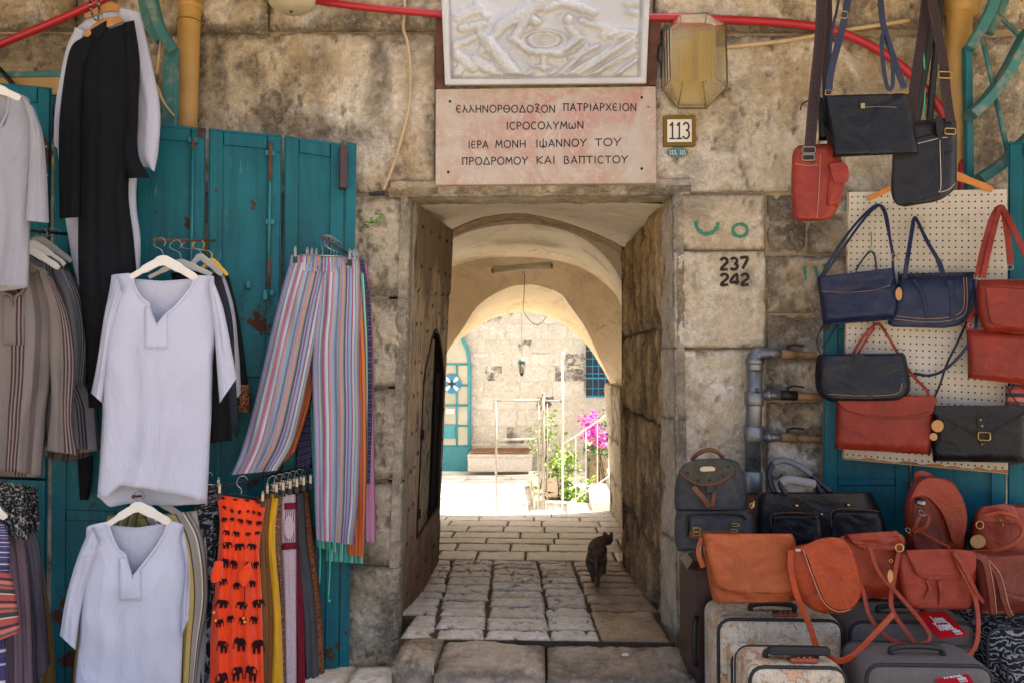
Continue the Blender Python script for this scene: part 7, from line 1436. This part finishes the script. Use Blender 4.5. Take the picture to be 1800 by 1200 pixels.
vt([(.374, 1.15, .285), (.366, 1.10, .27), (.362, 1.09, .21), (.366, 1.095, .15), (.374, 1.10, .125)], (.02, .017, .015, .013, .008))
for x in (.462, .512): vt([(x, 1.64, .28), (x + .002, 1.638, .304), (x + .003, 1.636, .322)], (.017, .011, .003))
cat = ct.build('cat', M['cat']); tag(cat, 'dark brown cat walking away along the right side of the passage, seen from behind', 'cat')
md = cat.modifiers.new('skin', 'REMESH'); md.mode = 'VOXEL'; md.voxel_size = .0065; md.use_smooth_shade = True; md2 = cat.modifiers.new('soft', 'SMOOTH'); md2.iterations = 3
mb = MB(); c = P(730, 1113, -.02); plate(mb, Plane((0, -.02, 0), (1, -.02, 0)), [(722, 1114), (727, 1109), (733, 1112), (737, 1117), (728, 1118)], 0, .006); tag(mb.build('foil_scrap', M['blue_scrap']), 'crumpled blue scrap by the foot of the left jamb', 'litter')
mb = MB(); c = P(1099, 1166, -.42); c.z = zf(-.21) + .008; box(mb, c, (.03, .02, .006), .4, 0, .001); tag(mb.build('paper_scrap', M['tag_white']), 'white paper scrap on the doorstep at the right', 'litter')

# ------------------------------------------------------------------ courtyard seen through the passage
ZC = -.56; t = thing('glazed_door', 'turquoise arched metal door with pale glass and a cross emblem in the courtyard', 'door'); DP = yplane(10.9)
ar = [(825, 828), (825, 640), (822, 617), (812, 594), (794, 575), (770, 564), (746, 575), (728, 594), (718, 617), (715, 640), (715, 828)]
part(t, 'frame', 'court_teal', lambda m: tube(m, [DP.at(*p, .03) for p in ar], .035, 8)); part(t, 'glass', 'court_glass', lambda m: plate(m, DP, ar, .0, .012))
for p, q in (((803, 640), (803, 783)), ((770, 570), (770, 783)), ((737, 640), (737, 783))): part(t, 'mullion', 'court_teal', lambda m: tube(m, [DP.at(*p, .03), DP.at(*q, .03)], .018, 8))
for y in (640, 677, 712, 748, 783): part(t, 'rail', 'court_teal', lambda m: tube(m, [DP.at(715, y, .032), DP.at(825, y, .032)], .018, 8))
part(t, 'kick_panel', 'court_teal2', lambda m: pbox(m, DP, 715, 784, 825, 828, .012, .035)); part(t, 'letter_box', 'court_teal', lambda m: pbox(m, DP, 772, 746, 800, 770, .02, .06))
part(t, 'notice', 'tag_white', lambda m: pbox(m, DP, 784, 717, 799, 727, .02, .04))
em = part(t, 'emblem', 'court_blue', lambda m: plate(m, DP, [(794 + 17 * math.cos(k * .3142), 674 + 17 * math.sin(k * .3142)) for k in range(20)], .04, .02))
mb = MB()
for k in range(4):
    a = math.pi / 4 + k * math.pi / 2; q = [(794 + r_ * math.cos(a + d), 674 + r_ * math.sin(a + d)) for r_, d in ((3, 0), (9, -.32), (15.5, -.22), (15.5, .22), (9, .32))]; mb.add([DP.at(x, y, .063) for x, y in q], [(0, 1, 2, 3, 4)], False)
mb.build('emblem_petals', M['white_ink'], em)
mb = MB(); pbox(mb, DP, 792.5, 668, 795.5, 680, .064, .07); pbox(mb, DP, 788, 672.5, 800, 675.5, .066, .072); mb.build('emblem_cross', M['ink'], em)
t = thing('grille_window', 'blue barred window in the courtyard wall', 'window')
part(t, 'pane', 'pane', lambda m: pbox(m, DP, 1030, 600, 1100, 696, -.02, .012)); part(t, 'frame', 'court_blue', lambda m: tube(m, [DP.at(*p, .03) for p in ((1030, 600), (1100, 600), (1100, 696), (1030, 696))], .024, 6, closed=True))
for x in (1042, 1052, 1064, 1076, 1088): part(t, 'bar', 'court_blue', lambda m: tube(m, [DP.at(x, 600, .04), DP.at(x, 696, .04)], .010, 6))
for y in (616, 630, 643, 656, 664, 682): part(t, 'bar', 'court_blue', lambda m: tube(m, [DP.at(1030, y, .046), DP.at(1100, y, .046)], .010 if y != 664 else .02, 6))
t = thing('stone_bench', 'pale stone bench against the courtyard wall', 'bench'); BPn = yplane(10.35)
part(t, 'seat_block', 'court', lambda m: patch(m, [BPn.at(822, 829), BPn.at(936, 829), BPn.at(936, 803), BPn.at(822, 803)], (0, -1, 0), .02, .004, .02, .01, 3, .5, .8)); part(t, 'top_slab', 'court', lambda m: box(m, (BPn.at(879, 800) + Vector((0, .27, -.01))), (1.22, .58, .06), 0, 0, .015))
for k in range(3): tag(part(None, 'plank', 'old_boards', lambda m: box(m, BPn.at(876 + k * 4, 799) + Vector((0, .08 + .1 * k, .04 + .022 * k)), (1.08, .09, .03), .02 * k, 0, .004)), ['front brown plank lying on the stone bench', 'middle brown plank lying on the stone bench', 'rear brown plank on top of the stone bench'][k], 'plank', 'planks on the bench')
t = thing('metal_gate', 'pale open metal frame gate standing in the courtyard', 'gate'); GT = yplane(6.3)
def bar(m, a, b, r_=.016): tube(m, [GT.at(*a), GT.at(*b)], r_, 8)
part(t, 'gate_frame', 'gate', lambda m: (bar(m, (872, 704), (872, 912)), bar(m, (872, 704), (950, 703)), bar(m, (947, 704), (947, 912))))
part(t, 'rail', 'gate', lambda m: bar(m, (872, 772), (947, 771), .012)); part(t, 'rail', 'gate', lambda m: bar(m, (872, 836), (947, 835), .012)); part(t, 'post', 'gate', lambda m: bar(m, (955, 694), (955, 912), .02)); part(t, 'top_rail', 'gate', lambda m: bar(m, (955, 703), (988, 705), .012))
part(t, 'finial', 'gate', lambda m: ball(m, GT.at(955, 692), .022)); part(t, 'side_panel', 'gate', lambda m: (bar(m, (962, 706), (962, 912), .008), bar(m, (925, 704), (925, 780), .005)))
mb = MB(); tube(mb, [GT.at(989, 622), GT.at(989, 912)], .014, 8); tube(mb, [GT.at(989, 634), GT.at(990, 618)], .022, 8); tag(mb.build('pole', M['white_rail']), 'tall pale pole beside the gate in the courtyard', 'pole')
t = thing('planter', 'low stone kerbed planting bed in the courtyard', 'planter')
x0, x1 = GT.at(940, 900).x, .50
part(t, 'kerb', 'court', lambda m: patch(m, [(x0, 6.5, ZC), (x1, 6.5, ZC), (x1, 6.5, ZC + .2), (x0, 6.5, ZC + .2)], (0, -1, 0), .02, .01, .03, .015, 5, .14, .3)); part(t, 'kerb', 'stone', lambda m: patch(m, [(x0 - .14, 9.2, ZC), (x0, 6.5, ZC), (x0, 6.5, ZC + .24), (x0 - .14, 9.2, ZC + .24)], (-1, 0, 0), .03, .01, .03, .015, 6, .14, .6)); part(t, 'soil', 'soil', lambda m: box(m, ((x0 + x1) / 2, 7.8, ZC + .08), (x1 - x0 - .16, 2.4, .16)))
def bush(name, label, cat, base, c, r_, n, s, seed, mats, flowers=None, group=None):
    t = thing(name, label, cat, group); mb = MB(); leaves(mb, c, r_, n, s, seed); mb.build('foliage', M[mats], t)
    rd = random.Random(seed)
    for k in range(3): part(t, 'stem', 'bark', lambda m: tube(m, [base + Vector((rd.uniform(-.08, .08), 0, 0)), Vector(base).lerp(Vector(c), .6) + Vector((rd.uniform(-.15, .15) * r_[0] * 3, 0, 0)), Vector(c) + Vector((rd.uniform(-.5, .5) * r_[0], 0, r_[2] * .4))], [.012, .008, .004], 6, 8))
    if flowers: mb = MB(); leaves(mb, *flowers); mb.build('blossom', M['magenta'], t)
Q = lambda x, y, d: P(x, y, d)
bush('shrub', 'leafy green shrub in the courtyard planting bed behind the pole', 'shrub', Vector((.30, 7.0, ZC + .15)), Q(992, 838, 7.0), (.27, .25, .36), 520, .075, 71, 'leaf', None, 'courtyard shrubs')
bush('shrub', 'tall thin pale shrub behind the gate', 'shrub', Vector((.05, 7.6, ZC + .15)), Q(958, 765, 7.6), (.20, .2, .40), 170, .07, 72, 'leaf', None, 'courtyard shrubs')
bush('shrub', 'low shrub at the foot of the courtyard stairs', 'shrub', Vector((.45, 6.8, ZC + .12)), Q(1004, 868, 6.8), (.22, .2, .16), 260, .07, 73, 'leaf', None, 'courtyard shrubs')
bush('bougainvillea', 'bougainvillea with magenta blossom spilling over the stair railing', 'bougainvillea', Vector((.98, 8.0, ZC)), Q(1056, 772, 7.6), (.20, .25, .20), 300, .07, 74, 'leaf2', (Q(1045, 760, 7.4), (.23, .3, .22), 340, .06, 75))
mb = MB(); patch(mb, [P(1034, 880, 7.9), P(1080, 880, 7.9), P(1080, 782, 7.9), P(1034, 782, 7.9)], (0, -1, 0), .02, .008, .03, .012, 7, .4, .4); tag(mb.build('stone_pier', M['stone']), 'tan stone pier under the bougainvillea', 'pier')
t = thing('stair', 'pale stone steps rising to the right in the courtyard', 'stairs')
for k, (xa, ya, yb, zt) in enumerate(((.36, 5.35, 6.5, -.36), (.66, 5.9, 7.2, -.21), (.98, 6.2, 7.6, -.04))): part(t, 'step', 'court', lambda m: box(m, ((xa + 2.4) / 2, (ya + yb) / 2, (zt + ZC) / 2), (2.4 - xa, yb - ya, zt - ZC), 0, 0, .02))
t = thing('stair_railing', 'white painted railing along the courtyard steps', 'railing'); RP = yplane(6.25)
part(t, 'handrail', 'white_rail', lambda m: tube(m, [RP.at(992, 778), RP.at(1068, 728), RP.at(1120, 694)], .012, 8)); part(t, 'bottom_rail', 'white_rail', lambda m: tube(m, [RP.at(1000, 884), RP.at(1068, 838), RP.at(1120, 802)], .009, 8))
for x, y0, y1 in ((1012, 765, 876), (1030, 753, 864), (1050, 740, 851), (1070, 727, 837)): part(t, 'baluster', 'white_rail', lambda m: tube(m, [RP.at(x, y0), RP.at(x, y1)], .007, 6))
t = thing('hanging_lantern', 'small dark lantern hanging on a wire in the courtyard', 'lantern'); LP_ = yplane(5.6)
c = LP_.at(917, 656); part(t, 'glass', 'court_glass', lambda m: lathe(m, c, [(.022, 0), (.042, .13)], 6)); part(t, 'cap', 'oval', lambda m: lathe(m, c + Vector((0, 0, .13)), [(.05, 0), (.048, .02), (.03, .045), (.008, .06), (.004, .08)], 8)); part(t, 'base', 'dark', lambda m: lathe(m, c - Vector((0, 0, .035)), [(.006, 0), (.014, .012), (.026, .036)], 8))
for k in range(6): a = 1.0472 * k; part(t, 'rib', 'dark', lambda m: tube(m, [c + Vector((.022 * math.cos(a), .022 * math.sin(a), 0)), c + Vector((.043 * math.cos(a), .043 * math.sin(a), .13))], .004, 5))
part(t, 'wire', 'gate', lambda m: tube(m, [c + Vector((0, 0, .2)), Vector((c.x, c.y, 2.75)), Vector((c.x, 5.0, 2.9))], .004, 5))

# ------------------------------------------------------------------ unseen awnings added over both stalls (above the picture), to shade the goods and carry the overhead bags
for s, xa, xb in ((-1, -4.6, -.92), (1, .95, 4.6)):
    t = thing('shop_awning', 'canvas awning over the %s' % ('clothes stall on the left' if s < 0 else 'bag stall on the right'), 'awning')
    mb = MB(); box(mb, ((xa + xb) / 2, -1.3, 3.62), (xb - xa, 2.55, .02), 0, 0, .004, Matrix.Rotation(.08, 3, 'X')); mb.build('canvas', M['linen_dark'], t)
    for x in (xa + .1, xb - .1): part(t, 'arm', 'dark', lambda m: tube(m, [(x, .0, 3.55), (x, -2.55, 3.40)], .015, 8))
    if s > 0:
        part(t, 'hanging_bar', 'dark', lambda m: tube(m, [(1.0, -1.0, 3.21), (3.2, -1.0, 3.21)], .014, 8)); [part(t, 'hanger_rod', 'dark', lambda m: tube(m, [(x, -1.0, 3.2), (x, -1.0, 3.7)], .008, 6)) for x in (1.05, 2.1, 3.15)]
    else: part(t, 'hanging_bar', 'dark', lambda m: tube(m, [(-3.4, -.68, 3.46), (-1.3, -.68, 3.46)], .014, 8))

# ------------------------------------------------------------------ small fittings belong to the strap, flap or pocket that carries them
def _ctr(o): vs_ = o.data.vertices; return vs_[0].co.lerp(vs_[len(vs_) // 2].co, .5)
HOST = {'buckle': ('strap', 'front_pocket', 'flap'), 'ring': ('strap', 'handle', 'side_strap'), 'clip': ('strap',), 'zip_pull': ('zip',), 'rivet': ('flap',), 'name_plate': ('flap',), 'clasp': ('front_pocket',), 'pocket_trim': ('front_pocket',), 'pocket_flap': ('side_pocket',), 'tie_bead': ('tie_string',), 'bolt_handle': ('bolt_rod',), 'valve_handle': ('branch',), 'snap': ('body',), 'piping': ('flap', 'strap')}
for o in list(COL.objects):
    b = o.name.split('.')[0]
    if o.type == 'MESH' and o.parent and o.parent.type == 'EMPTY' and b in HOST:
        sib = [c for c in o.parent.children if c != o and c.type == 'MESH']
        for h in HOST[b]:
            c = [x for x in sib if x.name.split('.')[0] == h]
            if c: o.parent = min(c, key=lambda x: min((v.co - _ctr(o)).length for v in x.data.vertices)); break
settle_all()
